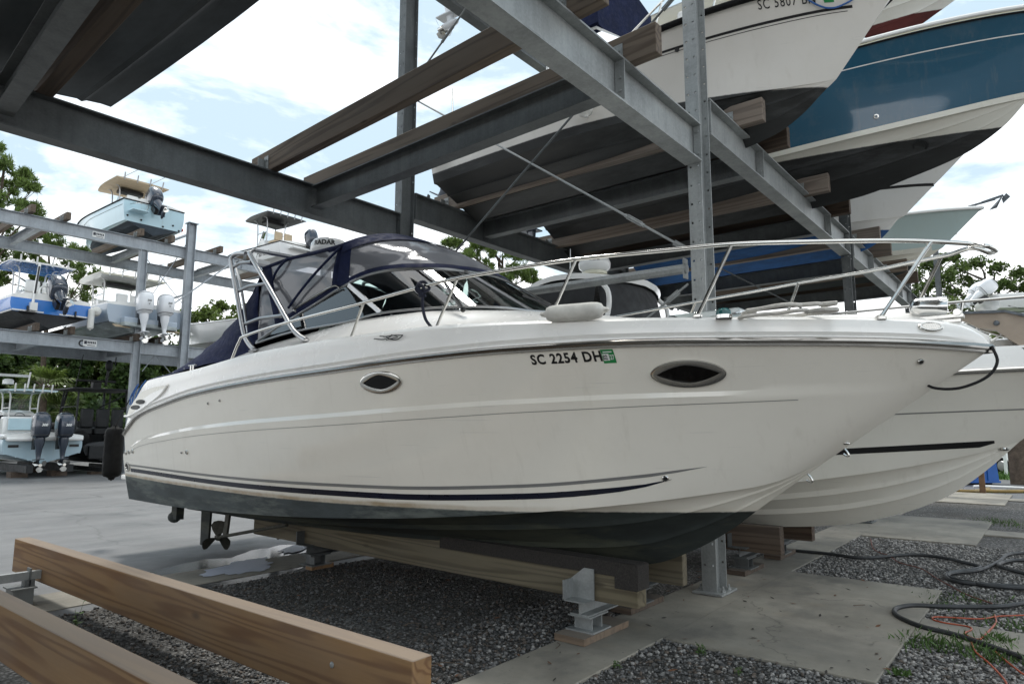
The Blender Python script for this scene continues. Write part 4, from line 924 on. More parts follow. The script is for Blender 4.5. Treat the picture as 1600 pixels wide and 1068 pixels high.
b = MB(); p, n = mhull(1322, 692); x, y, z = frame((0, 0, 0), n); b.ball(p, (.012, .028, .012), 10); b.build('thruster_fitting', SS, cruiser)
# emblem on the cabin side
def sidepix(x, y): return mps(x, y, .0, 0.) if False else None
def onhouse(x, y):
    """pixel -> sloping cabin side of the deck"""
    d = ray(x, y); a = None
    for i in range(2400):
        P = toL(CP+d*(3+.004*i)); yy = min(max(P.y, 0), L); i0 = shx(yy)-.125; hx_ = xh(yy)
        zt = lerp(ze(yy), zh(yy), (i0-P.x)/max(.02, i0-hx_)) if P.x < i0 else ze(yy)
        if P.x < shx(yy) and P.z <= zt: return P+Vector((.004, 0, .006))
    return P
b = MB()
for st in ([(585, 530), (600, 531), (612, 526)], [(594, 526), (604, 527), (610, 531), (622, 531), (630, 524.5)], [(612, 524), (622, 527.5), (604, 532)], [(600, 527), (618, 524.5), (630, 524.5)]): b.tube(spl([onhouse(*p) for p in st], 4), .004, 5)
b.build('emblem', MATS['ink_black'], cruiser)
# stern quarter recess with two vents
tz = lambda y, t: lerp(shz(y)+.06, ze(y)-.02, t)
def qd(x, y, off=.006):
    P = mps(x, y, .985); return Vector((P.x+off, P.y, P.z))
rec = [(199, 651), (207, 645), (222, 637), (240, 624), (256, 611), (263, 602), (256, 602), (240, 605), (224, 611), (212, 624), (203, 638)]
b = MB(); b.add([qd(*p, .010) for p in rec], [tuple(range(len(rec)))]); pn = b.build('quarter_panel', MATS['ivory_gelcoat'], cruiser)
b = MB(); b.tube(spl([qd(*p, .016) for p in [(197, 650), (205, 649), (222, 640), (240, 627), (256, 613), (264, 601)]], 5), .016, 8); b.build('moulded_lip', DG, pn)
for cx, cy in ((221, 627.5), (213, 636)):
    b = MB(); b.add([qd(cx+7*_c(t)+2.5*_s(t), cy+3.2*_s(t)-1.6*_c(t), .014) for t in [2*PI*k/16 for k in range(16)]], [tuple(range(16))]); b.build('vent_opening', MATS['matt_black'], pn)
# windscreen
base = [(400, 536, 1.08), (454, 519, 1.07), (540, 503, 1.04), (593, 489.5, 1.02), (667, 482, .95), (731, 479, .83), (790, 481, .62), (831, 486, .38)]
top = [(401, 534, 1.075), (433, 511, 1.02), (466, 491, .98), (495, 473, .94), (530, 451, .90), (572, 430.5, .87), (614, 422, .82), (659, 420, .70), (697, 420.5, .54), (727, 424, .36)]
Bs = [mp(*p) for p in base]; Ts = [mp(*p) for p in top]
ws = empty('windscreen', (0, 0, 0)); ws.parent = cruiser
def resamp(P, n):
    d = [0]
    for a, b_ in zip(P, P[1:]): d.append(d[-1]+(b_-a).length)
    out = []
    for i in range(n+1):
        t = d[-1]*i/n; k = 0
        while k < len(d)-2 and d[k+1] < t: k += 1
        out.append(P[k].lerp(P[k+1], (t-d[k])/max(1e-9, d[k+1]-d[k])))
    return out
n_ = 24; Bq, Tq = resamp(spl(Bs, 6), n_), resamp(spl(Ts, 6), n_)
for sg in (1, -1):
    f = (lambda P: P) if sg > 0 else mir
    b = MB(); b.grid([[f(Bq[i].lerp(Tq[i], t)) for t in (0, .5, 1)] for i in range(n_+1)]); b.build('pane', MATS['tinted_glass'], ws)
    b = MB(); b.tube([f(p) for p in spl(Ts, 5)], .014, 8); b.tube([f(p) for p in spl(Bs, 5)], .012, 8); b.bar(f(Bq[-1]), f(Tq[-1]), .035, .035); b.build('frame', MATS['brushed_aluminium'], ws)
for f in (lambda P: P, mir): b = MB(); b.bar(f(mp(545, 445, .90)), f(mp(595, 489, 1.015)), .045, .02, up=(1, 0, 0)); b.build('post', MATS['brushed_aluminium'], ws)
CB, CT = Bq[-1], Tq[-1]; fb, ft = [], []
for i in range(17):
    t = 1-2*i/16; e = 1-t*t; fb.append(Vector((CB.x*t, CB.y+.06*e, CB.z+.012*e))); ft.append(Vector((CT.x*t, CT.y+.05*e, CT.z+.012*e)))
b = MB(); b.grid([[fb[i].lerp(ft[i], t) for t in (0, .5, 1)] for i in range(17)]); b.build('pane', MATS['tinted_glass'], ws)
b = MB(); b.tube(fb, .014, 8); b.tube(ft, .014, 8)
b.bar(fb[16], ft[16], .03, .03)
b.build('frame', MATS['brushed_aluminium'], ws)
for i0, i1, sg in ((8, 3, 1),):   # wipers
    b = MB(); a_ = fb[i0]+Vector((0, .04, .01)); e_ = fb[i1].lerp(ft[i1], .34)+Vector((0, .03, .02)); b.bar(a_, a_.lerp(e_, .55), .018, .014); m_ = a_.lerp(e_, .55); b.bar(m_+(e_-a_)*-.22+Vector((0, .01, .012)), e_, .012, .022); b.ball(a_, .022, 8); b.build('wiper', MATS['black_plastic'], ws)
b = MB(); a_ = mp(726, 484, .94)+Vector((.02, .0, .0)); e_ = mp(693, 440, .84)+Vector((.02, .02, 0)); b.bar(a_, a_.lerp(e_, .6), .03, .02); b.bar(a_.lerp(e_, .3), e_, .015, .025); b.ball(a_, .025, 8); b.build('wiper', MATS['black_plastic'], ws)
# cockpit interior
co = MB(); co.box((0, 5.12, 2.05), (1.75, .5, 1.1)); co.box((-.1, 4.9, 2.60), (1.5, .35, .10)); co.build('dashboard', MATS['dark_grey_vinyl'], cruiser, bevel=.03)
for sx_ in (.5, -.5):
    b = MB(); b.box((sx_, 3.75, 1.95), (.55, .5, .14)); b.box((sx_, 3.45, 2.35), (.55, .13, .75)); b.box((sx_, 3.75, 1.7), (.2, .2, .4)); b.build('helm_seat', MATS['white_vinyl'], cruiser, bevel=.05)
b = MB(); b.tube([(.5+.18*_c(t), 4.62+.05*_s(t), 2.55+.17*_s(t)) for t in [2*PI*k/24 for k in range(24)]], .014, 8, closed=True); b.tube([(.5, 4.62, 2.55), (.5, 4.8, 2.45)], .02); b.bar((.34, 4.62, 2.55), (.66, 4.62, 2.55), .03, .01); b.build('steering_wheel', MATS['black_plastic'], cruiser)
b = MB(); b.box((0, 1.45, 1.85), (1.8, .55, .5)); b.build('bench_seat', MATS['white_vinyl'], cruiser, bevel=.05)
# canvas: bimini top, clear panels, aft curtain
NV, CV = MATS['navy_canvas'], MATS['clear_vinyl']
edge = [mp(412, 418, .93), mp(454, 402.5, .93), mp(495, 393, .93), mp(537, 381, .92)]
E_ = resamp(spl(edge, 6), 14)
bim = MB(); rows = []
for i, p in enumerate(E_):
    f = i/14; r = []
    for j in range(17):
        t = 1-2*j/16; e = 1-abs(t)**2.6; r.append(Vector((p.x*t, p.y+.16*f*e, p.z+(.145+.075*f+.03*_s(PI*f))*e)))
    rows.append(r)
bim.grid(rows); bim.grid([[q_+Vector((0, 0, -.012)) for q_ in r] for r in rows]); top_ = bim.build('bimini_top', NV, cruiser, ang=60)
for f in (lambda P: P, mir): b = MB(); b.tube([f(p)+Vector((0, 0, -.012)) for p in E_], .022, 8); b.build('edge_binding', NV, top_)
fbow = rows[-1]   # starboard to port
# front clear panel from the bow of the top down to the windscreen
wtop = [p+Vector((.004, 0, .012)) for p in Tq[11:]]+[p+Vector((0, .004, .012)) for p in ft]+[mir(p)+Vector((-.004, 0, .012)) for p in reversed(Tq[11:])]
wt = resamp(wtop, 40); fb2 = resamp(fbow, 40)
def band(A, B, t0, t1, mat, name, par, lift=0., n=6):
    b = MB(); rows = []
    for a, c in zip(A, B):
        r = []
        for j in range(n+1):
            t = lerp(t0, t1, j/n); p = a.lerp(c, t); bu = _s(PI*t)*.07; nn = (a-Vector((0, 3.0, a.z))); nn.z = .3; nn.normalize(); r.append(p+nn*(bu+lift))
        rows.append(r)
    b.grid(rows); return b.build(name, mat, par)
fp = band(fb2, wt, .0, 1., CV, 'clear_panel', top_, n=12)
band(fb2, wt, -.02, .27, NV, 'panel_border', top_, .018); band(fb2, wt, .92, 1.0, NV, 'panel_border', top_, .012)
for i0, i1, wdt in ((0, 0, 2), (18, 25, 1), (29, 33, 1), (38, 38, 2)):
    A = [fb2[i] for i in range(i0, min(41, i0+wdt+1))]; B_ = [wt[min(40, i+(i1-i0))] for i in range(i0, min(41, i0+wdt+1))]; band(A, B_, 0, 1, NV, 'panel_border', top_, .006, 12)
# starboard and port side panels
def panel(quadA, quadB, mat, name, par, n=10, bulge=.03):
    A, B_ = resamp([Vector(p) for p in quadA], n), resamp([Vector(p) for p in quadB], n)
    for f in (mir, lambda P: P):
        b = MB(); b.grid([[f(A[i].lerp(B_[i], j/6)+Vector((bulge*_s(PI*j/6)*_s(PI*i/n), 0, 0))) for j in range(7)] for i in range(n+1)]); o = b.build(name, mat, par)
    return o
lo = [p+Vector((.004, 0, .012)) for p in Tq[3:12]]
panel([E_[0]]+E_[3:], lo, CV, 'clear_panel', top_)
panel([E_[0]+Vector((.004, .0, 0)), E_[1]+Vector((.004, .05, 0))], [lo[0]+Vector((.004, -.03, 0)), lo[0]+Vector((.004, .06, .02))], NV, 'panel_border', top_, 3, .034)
panel([E_[-1]+Vector((.004, -.08, 0)), E_[-1]+Vector((.004, 0, 0))], [lo[-1]+Vector((.004, -.10, 0)), lo[-1]+Vector((.004, 0, 0))], NV, 'panel_border', top_, 3, .034)
panel(E_, [p+Vector((0.003, 0, -.05)) for p in E_], NV, 'panel_border', top_, 14, .0)
panel([p+Vector((.004, 0, .055)) for p in lo], [p+Vector((.004, 0, -.008)) for p in lo], NV, 'panel_border', top_, 8, .012)
for (a, c) in (((533, 387, .935), (452, 481, 1.01)), ((451, 404, .945), (427, 440, .965))):
    p0, p1 = mp(*a), mp(*c)
    for f in (lambda P: P, mir): b = MB(); b.tube([f(p0.lerp(p1, t/8)+Vector((.012+.03*_s(PI*t/8), 0, 0))) for t in range(9)], .014, 6); b.build('strap', NV, top_)
panel([E_[0], lo[0]], [mp(405, 470, .98), mp(402, 533, 1.06)], CV, 'clear_panel', top_, 6, .02)
# aft curtain: starboard edge from the top's aft corner down to the coaming
ed = [E_[0], mp(396, 455, .95), mp(377, 487, .98), mp(348, 522, 1.0), mp(312, 553, 1.03), mp(272, 581, 1.06), mp(234, 592, 1.10)]
cm = [mp(404, 480, .98), mp(402, 532, 1.07), mp(385, 552, 1.12), mp(365, 562, 1.16), mp(330, 567, 1.2), mp(285, 579, 1.22), mp(236, 595, 1.2)]
eq, cq = resamp(spl(ed, 5), 20), resamp(spl(cm, 5), 20); b = MB()
for f in (lambda P: P, mir): b.grid([[f(eq[i].lerp(cq[i], j/6)+Vector((.03*_s(PI*j/6)+.012*_s(i*2.1+j), .015*_s(i*1.7), .0))) for j in range(7)] for i in range(21)])
b.grid([[Vector((p.x*(1-2*j/12), p.y, p.z+.05*(1-(1-2*j/12)**2)-.02*_s(PI*i/20)+.008*_s(j*2.+i))) for j in range(13)] for i, p in enumerate(eq)])
ac = b.build('aft_curtain', NV, cruiser, ang=60)
b = MB()
for i in range(11, 20, 2): b.ball(cq[i]+Vector((.028, 0, .012)), .007, 8)
b.build('snap_fastener', CH, ac)
# radar arch of welded tube
AL = MATS['brushed_aluminium']; arch = empty('radar_arch', (0, 0, 0)); arch.parent = cruiser
rear = [mp(397, 546, 1.20), mp(389, 537, 1.19), mp(381, 519, 1.17), mp(371, 465, 1.10), mp(361.5, 412, 1.02), mp(362, 402, 1.0), mp(370, 396.5, .98), mp(384, 396, .97)]
front = [mp(478, 531, 1.20), mp(466, 523, 1.19), mp(454, 508, 1.16), mp(425, 456, 1.08), mp(393, 402, 1.0), mp(391.5, 395, .97), mp(397, 391, .90)]
b = MB()
for f in (lambda P: P, mir):
    b.tube([f(p) for p in spl(rear, 6)], .027, 10); b.tube([f(p) for p in spl(front, 6)], .027, 10)
    b.tube([f(p) for p in spl([mp(392, 541, 1.08), mp(386, 510, 1.05), mp(377, 450, .99), mp(368, 415, .93), mp(374, 408, .88)], 6)], .018, 8)
cross = [front[-1]+Vector((0, 0, 0))]+[Vector((x, front[-1].y, front[-1].z+.03*(1-(x/.9)**2))) for x in (.6, .3, 0, -.3, -.6)]+[mir(front[-1])]; b.tube(cross, .027, 10)
rc = mp(374, 408, .88); b.tube([rc]+[Vector((x, rc.y, rc.z)) for x in (.4, 0, -.4)]+[mir(rc)], .018, 8); b.build('tube_frame', AL, arch)
for (a, c) in (((362, 419), (393, 409)), ((368, 457), (416, 443)), ((377, 508), (442, 492.5))):
    xx = lerp(1.0, 1.15, (a[1]-410)/110)
    for f in (lambda P: P, mir): b = MB(); b.tube([f(mp(*a, xx)), f(mp(*a, xx).lerp(mp(*c, xx), .5)+Vector((.02, 0, .02))), f(mp(*c, xx))], .020, 8); b.build('rung', AL, arch)
for p in (rear[0], front[0]):
    for f in (lambda P: P, mir): b = MB(); b.lathe([(0, .0), (.055, 0), (.055, .010), (.035, .016), (.0, .03)], 14, Matrix.Rotation(.25, 3, 'Y') if f is not mir else Matrix.Rotation(-.25, 3, 'Y'), f(p)-Vector((0, 0, .012))); b.build('foot_plate', AL, arch)
b = MB(); b.box(mp(407, 410, .80), (.12, .10, .05)); b.box(mp(414, 412, .70), (.06, .14, .04)); b.build('deck_lamp', MATS['white_gelcoat'], arch)
# radar dome behind the top
rd = mp(514, 390, -.15); b = MB(); b.lathe([(0, .14), (.12, .135), (.20, .11), (.232, .06), (.24, .0), (.23, -.06), (.18, -.09), (0, -.09)], 28, None, rd)
rdm = b.build('radar_dome', GC, cruiser, ang=60); rdm.scale = (1, 1, 1); b = MB(); b.tube([rd+Vector((0, 0, -.1)), rd+Vector((0, 0, -.7))], .04); b.build('dome_post', AL, rdm)
V2, F2 = text2d('RADAR', .085, .003); wd = max(p[0] for p in V2); b = MB(); vc = (toL(CP)-rd); a0 = math.atan2(vc.y, vc.x)
b.add([rd+Vector((.243*_c(a0+(u-wd*.72)/.24), .243*_s(a0+(u-wd*.72)/.24), v+.01)) for u, v in V2], F2); b.build('dome_lettering', MATS['ink_black'], rdm)
# bow rail: one tube round the bow, stanchions, mid rail at the bow
K = .93
sp = [mps(361, 564, .93), mps(374, 533, .925), mps(384, 524, .925), mps(447, 504, .925), mps(570, 472, .925), mps(690, 440, .92), mps(800, 420, .92), mps(900, 405, .92), mps(1050, 390, .92), mps(1150, 381, .92), mps(1300, 377, .92), mps(1400, 376, .92), mps(1470, 378, .9), mps(1515, 381, .9)]
sp = [p for p in sp]; tipz = sp[-1].z-.01
tip = [Vector((.10, 9.31, tipz-.03)), Vector((.0, 9.345, tipz-.04))]
rail = spl(sp+tip[:1], 6)[:-1]; full = rail+[tip[0], tip[1], mir(tip[0])]+[mir(p) for p in reversed(rail)]
br = steelrail('bow_rail', cruiser, spl(full[::2] if False else full, 2), .0145, n=10)
for (tx, ty, fx, fy) in ((568, 473, 545, 536), (714, 437, 680, 514), (900, 405, 857, 503), (1143, 382, 1090, 493), (1455, 377.5, 1376, 496)):
    a_, c_ = mps(tx, ty, .92), mps(fx, fy, .915)
    for f in (lambda P: P, mir):
        steelrail('stanchion', br, [f(a_), f(c_)], .0125); b = MB(); b.lathe([(.032, -.012), (.032, .004), (.018, .014), (0, .014)], 12, None, f(c_)); b.build('stanchion_base', SS, br)
for f in (lambda P: P, mir): steelrail('hand_rail', cruiser, [f(p) for p in spl([mp(463, 487, 1.0), mp(463, 480, 1.0), mp(517, 448, .95), mp(531, 449, .93)], 5)], .010)
# deck gear
def ondeckpix(x, y, lift=0.):
    d = ray(x, y)
    for i in range(3000):
        P = toL(CP+d*(2.5+.003*i)); yy = min(max(P.y, 0), L); i0 = shx(yy)-.125; hx_ = min(xh(yy), i0)
        ax = abs(P.x); zt = ze(yy) if ax > i0 else (lerp(ze(yy), zh(yy), (i0-ax)/max(.02, i0-hx_)) if ax > hx_ else zh(yy)+.05)
        if ax < shx(yy) and P.z <= zt: return P+Vector((0, 0, lift))
    return P
b = MB(); vn, M3 = None, None
p = mps(1453, 512, .96, .0); t_ = Vector((shx(p.y+.02)-shx(p.y-.02), .04, 0)).normalized(); n = Vector((t_.y, -t_.x, .55)).normalized(); xx = t_; zz = n.cross(xx); M = Matrix((xx, zz, n)).transposed(); p = p+n*.012
MS = M @ Matrix.Diagonal((1.5, .72, 1)); b.lathe([(.048, -.02), (.05, .004), (.046, .009), (.038, .009), (.036, .004)], 24, MS, p); vt = b.build('deck_vent', SS, cruiser)
b = MB(); b.lathe([(.037, .004), (0, .004)], 20, MS, p); b.build('vent_opening', MATS['matt_black'], vt)
b = MB()
for k in range(-3, 4): b.bar(p+MS @ Vector((-.036*math.sqrt(1-(k/4)**2), k*.009, .006)), p+MS @ Vector((.036*math.sqrt(1-(k/4)**2), k*.009, .006)), .003, .004); b.bar(p+MS @ Vector((k*.009, -.036*math.sqrt(1-(k/4)**2), .006)), p+MS @ Vector((k*.009, .036*math.sqrt(1-(k/4)**2), .006)), .003, .004)
b.build('vent_grille', SS, vt)
sc_ = mp(1453, 480, .02); ax = Vector((-.25, .95, -.08)).normalized(); x, y, z = frame((0, 0, 0), ax); M = Matrix((x, z, ax)).transposed()
b = MB(); b.lathe([(.0, -.115), (.03, -.112), (.055, -.095), (.066, -.06), (.070, .03), (.073, .035), (.073, .085), (.066, .088)], 24, M, sc_); sl_ = b.build('search_light', CH, cruiser, ang=50)
b = MB(); b.lathe([(.067, .080), (.03, .092), (0, .095)], 20, M, sc_); b.build('lens', MATS['far_glass'], sl_)
b = MB(); b.tube([sc_+Vector((0, 0, -.06)), sc_+Vector((.0, .0, -.20))], .018, 10); b.bar(sc_+Vector((0, -.09, -.10)), sc_+Vector((0, .16, -.10)), .03, .018); b.build('light_mount', SS, sl_)
b = MB(); p = ondeckpix(1131, 493); b.lathe([(0, .05), (.03, .046), (.048, .03), (.05, .0)], 18, None, p); al = b.build('navigation_light', MATS['teal_lens'], cruiser); b = MB(); b.lathe([(.053, -.02), (.053, .004), (.0, .004)], 18, None, p); b.build('light_base', CH, al)
for cx, cy in ((438, 549), (300, 575)):
    p = mps(cx, cy, .90); b = MB(); b.tube([p+Vector((0, -.09, .035)), p+Vector((0, .09, .035))], [.008, .008], 8); b.tube([p+Vector((0, -.03, -.03)), p+Vector((0, -.03, .035))], .010); b.tube([p+Vector((0, .03, -.03)), p+Vector((0, .03, .035))], .010); b.build('cleat', SS, cruiser)
p = mp(1548, 533, 0); b = MB(); b.box((0, 9.02, 2.325), (.10, .26, .02)); b.tube([(-.06, 9.12, 2.345), (.06, 9.12, 2.345)], .022, 10); b.build('bow_roller', SS, cruiser)
b = MB(); b.box((0, 7.55, 2.47), (.56, .56, .05)); b.build('deck_hatch', MATS['far_glass'], cruiser, bevel=.01)
# running gear under the stern
BZ = pm('fouled_bronze', (.06, .058, .045), .7, .2, var=.4, vs=14)
for sx_ in (.52, -.52):
    b = MB(); b.add([(sx_-.015, .62, .60), (sx_-.015, .86, .60), (sx_-.015, .84, .12), (sx_-.015, .64, .12), (sx_+.015, .62, .60), (sx_+.015, .86, .60), (sx_+.015, .84, .12), (sx_+.015, .64, .12)], [(0, 1, 2, 3), (7, 6, 5, 4), (0, 1, 5, 4), (1, 2, 6, 5), (2, 3, 7, 6), (3, 0, 4, 7)]); b.build('rudder', MATS['cruiser_hull_bottom'], cruiser)
    b = MB(); b.tube([(sx_, 1.05, .25), (sx_, 2.6, .54)], .020, 8); b.bar((sx_, 1.25, .29), (sx_, 1.30, .62), .03, .09, up=(0, 1, 0)); b.ball((sx_, 1.08, .255), (.045, .07, .045), 10); sh = b.build('propeller_shaft', BZ, cruiser)
    b = MB(); cc = Vector((sx_, 1.06, .25))
    for k in range(3):
        a = 2*PI*k/3+PI/2+2.2; e1 = Vector((_c(a), 0, _s(a))); e2 = Vector((-_s(a), 0, _c(a))); yv = Vector((0, 1, 0)); rows = []
        for r, hw, pt in ((.03, .03, .9), (.09, .075, .75), (.15, .095, .6), (.195, .07, .5), (.21, .02, .45)): rows.append([cc+e1*r+(e2*_c(pt)+yv*_s(pt))*(hw*q_) for q_ in (-1, -.5, 0, .5, 1)])
        b.grid(rows); b.grid([[p+Vector((0, -.012, 0)) for p in r] for r in rows])
    b.build('propeller', BZ, sh)
b = MB(); b.ball((.75, .33, .47), (.07, .12, .075), 12); b.bar((.75, .42, .45), (.75, .42, .66), .10, .14, up=(0, 1, 0)); b.build('trim_pod', MATS['cruiser_hull_bottom'], cruiser, ang=60)
# ---------------- loose things aboard or hanging from the cruiser
def fender(c, ax, L_, r, mat, label, name='fender'):
    ax = Vector(ax).normalized(); x, y, z = frame((0, 0, 0), ax, (0, 0, 1) if abs(ax.z) < .9 else (1, 0, 0)); M = Matrix((x, z, ax)).transposed(); h = L_/2
    prof = [(0, -h), (r*.26, -h), (r*.32, -h+.02), (r*.42, -h+.035), (r*.78, -h+.05), (r*.93, -h+.075), (r, -h+.12), (r*1.0, -h+.2)]; b = MB(); n = 28; rows = []
    for rr, zz in prof+[(a, -b_) for a, b_ in reversed(prof)]:
        rows.append([M @ Vector((rr*(1+.018*_c(7*2*PI*k/n))*_c(2*PI*k/n), rr*(1+.018*_c(7*2*PI*k/n))*_s(2*PI*k/n), zz)) for k in range(n)])
    b.grid(rows, False, True); o = tag(b.build(name, mat, ang=50), label, 'fender'); o.location = c
    e = MB()
    for s_ in (-1, 1): e.tube([M @ Vector((.018*_c(t), 0, s_*(h-.012)+.018*_s(t))) for t in [2*PI*k/12 for k in range(12)]], .007, 6, closed=True)
    e.build('eyelet', mat, o); return o
W2 = lambda P: Vector((MX-P[0], MY-P[1], P[2]))
pm('old_fender_vinyl', (.55, .54, .50), .55, var=.16, vs=9)
fc = W2(ondeckpix(893, 503)); a_, c_ = W2(ondeckpix(856, 503)), W2(ondeckpix(940, 497))
fender((a_+c_)/2+Vector((0, 0, .058)), c_-a_, .50, .062, MATS['old_fender_vinyl'], 'grubby white ribbed fender lying on the cruiser\'s foredeck')
pf = mp(177, 706, 1.05)
fender(W2(pf), (.02, .05, 1), .78, .125, MATS['black_rubber'], 'big black fender hanging at the cruiser\'s stern corner')
b = MB(); b.tube(spl([W2(pf)+Vector((0, 0, .36)), W2(mp(186, 655, 1.1)), W2(mp(205, 620, 1.1)), W2(mp(222, 596, 1.08))], 6), .008, 6); tag(b.build('fender_line', MATS['black_rope'], origin=tuple(W2(pf))), 'thin dark line holding the black fender at the stern', 'rope')
b = MB(); b.tube(spl([W2(mp(*p, 1.16)) for p in ((228, 594), (219, 606), (212, 622), (205, 640), (209, 616), (216, 600), (205, 618), (203, 632))], 6), .009, 6); tag(b.build('mooring_line', MATS['blue_line'], origin=tuple(W2(mp(215, 610, 1.16)))), 'blue and white line looped over the cruiser\'s stern quarter', 'rope')
# dark rope knotted on the rail by the windscreen
R_ = lambda x, y, dx=0.: W2(mps(x, y, .92)+Vector((dx, 0, 0)))
b = MB(); b.tube(spl([R_(662, 443, .03), R_(655, 452, .035), R_(661, 458, .03), R_(668, 450, -.02), R_(662, 440, .0), R_(658, 447, .04), R_(664, 462, .03), R_(663, 478, .02), R_(667, 497, .02), R_(674, 508, .02), R_(682, 514, .03)], 6), .013, 8)
b.tube(spl([R_(657, 450, .02), R_(661, 445, .045), R_(667, 452, .03), R_(659, 456, .02), R_(662, 464, .035), R_(668, 462, .02)], 6), .013, 8)
b.tube(spl([R_(690, 515, .02), R_(684, 512, .03), R_(678, 516, .02), R_(676, 523, .03), R_(686, 527, .03), R_(697, 524, .03), R_(706, 517, .03), R_(714, 514, .02)], 6), .011, 8)
tag(b.build('dock_line', MATS['navy_rope'], origin=tuple(R_(664, 450))), 'dark navy rope knotted round the cruiser\'s side rail below the windscreen', 'rope')
# white anchor rope coiled on the foredeck
cc = W2(ondeckpix(1255, 500))+Vector((0, .0, .02)); P = []
for k in range(90): t = k/10; r = .17-.004*(k % 17)+.02*_s(k*.7); P.append((cc.x+r*1.5*_c(t*1.3)*.7, cc.y+.13+r*1.9*_s(t*1.3), cc.z+.0008*k))
b = MB(); b.tube(P, .014, 6); tag(b.build('rope_coil', MATS['white_rope'], origin=tuple(cc)), 'whitish rope coiled in the hollow of the cruiser\'s foredeck', 'rope')
b = MB(); b.tube(spl([W2(Vector((.03, 9.28, 2.12))), W2(Vector((.05, 9.30, 2.02))), W2(Vector((.06, 9.24, 1.93))), W2(Vector((.07, 9.10, 1.87))), W2(Vector((.07, 8.97, 1.875))), W2(Vector((.03, 8.9, 1.92)))], 7), .009, 7); tag(b.build('bow_line', MATS['black_rope'], origin=tuple(W2(Vector((0, 9.28, 2.1))))), 'black rope hanging in a loop under the cruiser\'s bow tip', 'rope')
# ================================================================== the other boats in the near rack
def hpix(h, rx, ry, rz, x, y):
    d = ray(x, y); a = None
    for i in range(5200):
        P = CP+d*(4+i*.005); P = Vector((rx-P.x, ry-P.y, P.z-rz))
        if P.y > h.L or P.y < -.1 or P.x > 2.2: continue
        q_, n = h.at(min(max(P.y, 0), h.L), P.z)
        if P.x <= q_.x: return q_, n
    return q_, n
def boat(name, rx, ry, rz, label, rot=PI, cat='boat', group=None): return empty(name, (rx, ry, rz), rot, label, cat, group)
def bowrail(h, parent, y0, dz, k=.93, r=.014, posts=5, lead=.0, mat=None):
    P = []
    for i in range(31):
        y = lerp(y0, h.L, i/30); x = h.shx(min(y, h.L))*k; t = i/30; P.append(Vector((x, y+lead*t, h.shz(y)+.05+dz*min(1, t*4))))
    P[-1].x = .0; Q = P+[mir(p) for p in reversed(P[:-1])]
    o = steelrail('bow_rail', parent, spl(Q, 2), r, mat); b = MB()
    for f in (lambda P: P, mir):
        for j in range(1, posts+1):
            p = P[int(30*j/(posts+.4))]; steelrail('stanchion', o, [f(p), f(Vector((p.x*1.0, p.y-.12, h.shz(p.y-.12)+.04)))], r*.85, mat)
    return o
def ttop(parent, y, z0, z1, hw, hl, mat, fmat, rods=5, under=None, yoff=-.15, thick=.07, legx=.5, legs=(-.35, .45), wiremat=None, box=True):
    """hard top on a tube frame over a centre console"""
    b = MB(); rows = []
    n = 12
    for i in range(n+1):
        v = -1+2*i/n; w_ = hw*(1-.16*max(0, v)**2); rows.append([Vector((w_*u, y+yoff+hl*v-.10*hl*(u*u)*(1 if v < 0 else -1)*0, z1+.03*(1-u*u)-.02*v*v)) for u in (-1, -.9, -.6, -.3, 0, .3, .6, .9, 1)])
    b.grid(rows); und = [[p+Vector((0, 0, -thick if 0 < j < 8 else -.03)) for j, p in enumerate(r)] for r in rows]
    for r0, r1 in zip([rows[0], rows[-1]], [und[0], und[-1]]): b.grid([r0, r1])
    b.grid([[r[0], u[0]] for r, u in zip(rows, und)]); b.grid([[r[-1], u[-1]] for r, u in zip(rows, und)])
    b.k = 1; b.grid(und); o = b.build('t_top', [mat, under or mat], parent, ang=50)
    for sx_ in (-1, 1):
        for yy in legs: steelrail('top_leg', o, spl([(sx_*legx*1.05, y+yy*.9, z0), (sx_*legx, y+yy, z0+.5*(z1-z0)), (sx_*legx*1.05, y+yy*1.1, z1-.16), (sx_*legx*1.4, y+yy*1.2, z1-.03)], 5), .028, fmat)
        steelrail('top_leg', o, [(sx_*legx, y+legs[0], z0+.62*(z1-z0)), (sx_*legx, y+legs[1], z0+.62*(z1-z0))], .02, fmat)
    for k in range(rods):
        xx = lerp(-hw*.72, hw*.72, k/(rods-1)); steelrail('rod_holder', o, [(xx, y+yoff-hl*1.0, z1-.10), (xx*1.02, y+yoff-hl*1.06, z1+.20)], .028, fmat)
    if box:
        b = MB(); b.box((0, y-.05, z1-.18), (hw*.9, .45, .16)); b.build('radio_box', MATS['black_plastic'], o, bevel=.02)
    return o
def console(parent, y, z0, mat, h=1.05, w=.9, glass=True):
    b = MB(); b.prism([(-.40, 0), (.55, 0), (.42, h*.62), (.22, h), (-.30, h*.92)], lambda a, c: (-w/2, y+a, z0+c), lambda a, c: (w/2, y+a, z0+c)); o = b.build('console', mat, parent, bevel=.04)
    if glass:
        b = MB(); b.grid([[Vector((w*.5*u, y+.30-.12*u*u+.0, z0+h*.95)) for u in (-1, -.5, 0, .5, 1)], [Vector((w*.42*u, y+.12-.1*u*u, z0+h+.45)) for u in (-1, -.5, 0, .5, 1)]]); b.build('windscreen', MATS['far_glass'], o)
    b = MB(); b.tube([(.0+.17*_c(t), y-.42+.06*_s(t), z0+h*.78+.16*_s(t)) for t in [2*PI*k/18 for k in range(18)]], .013, 6, closed=True); b.build('steering_wheel', SS, o)
    return o
def leaning_post(parent, y, z0, mat):
    b = MB(); b.box((0, y, z0+.35), (.95, .45, .70)); b.box((0, y, z0+.75), (1.05, .50, .12)); o = b.build('helm_bench', mat, parent, bevel=.03)
    for sx_ in (-.27, .27): b = MB(); b.box((sx_, y-.26, z0+1.02), (.46, .10, .46)); b.build('backrest', mat, o, bevel=.05)
    return o
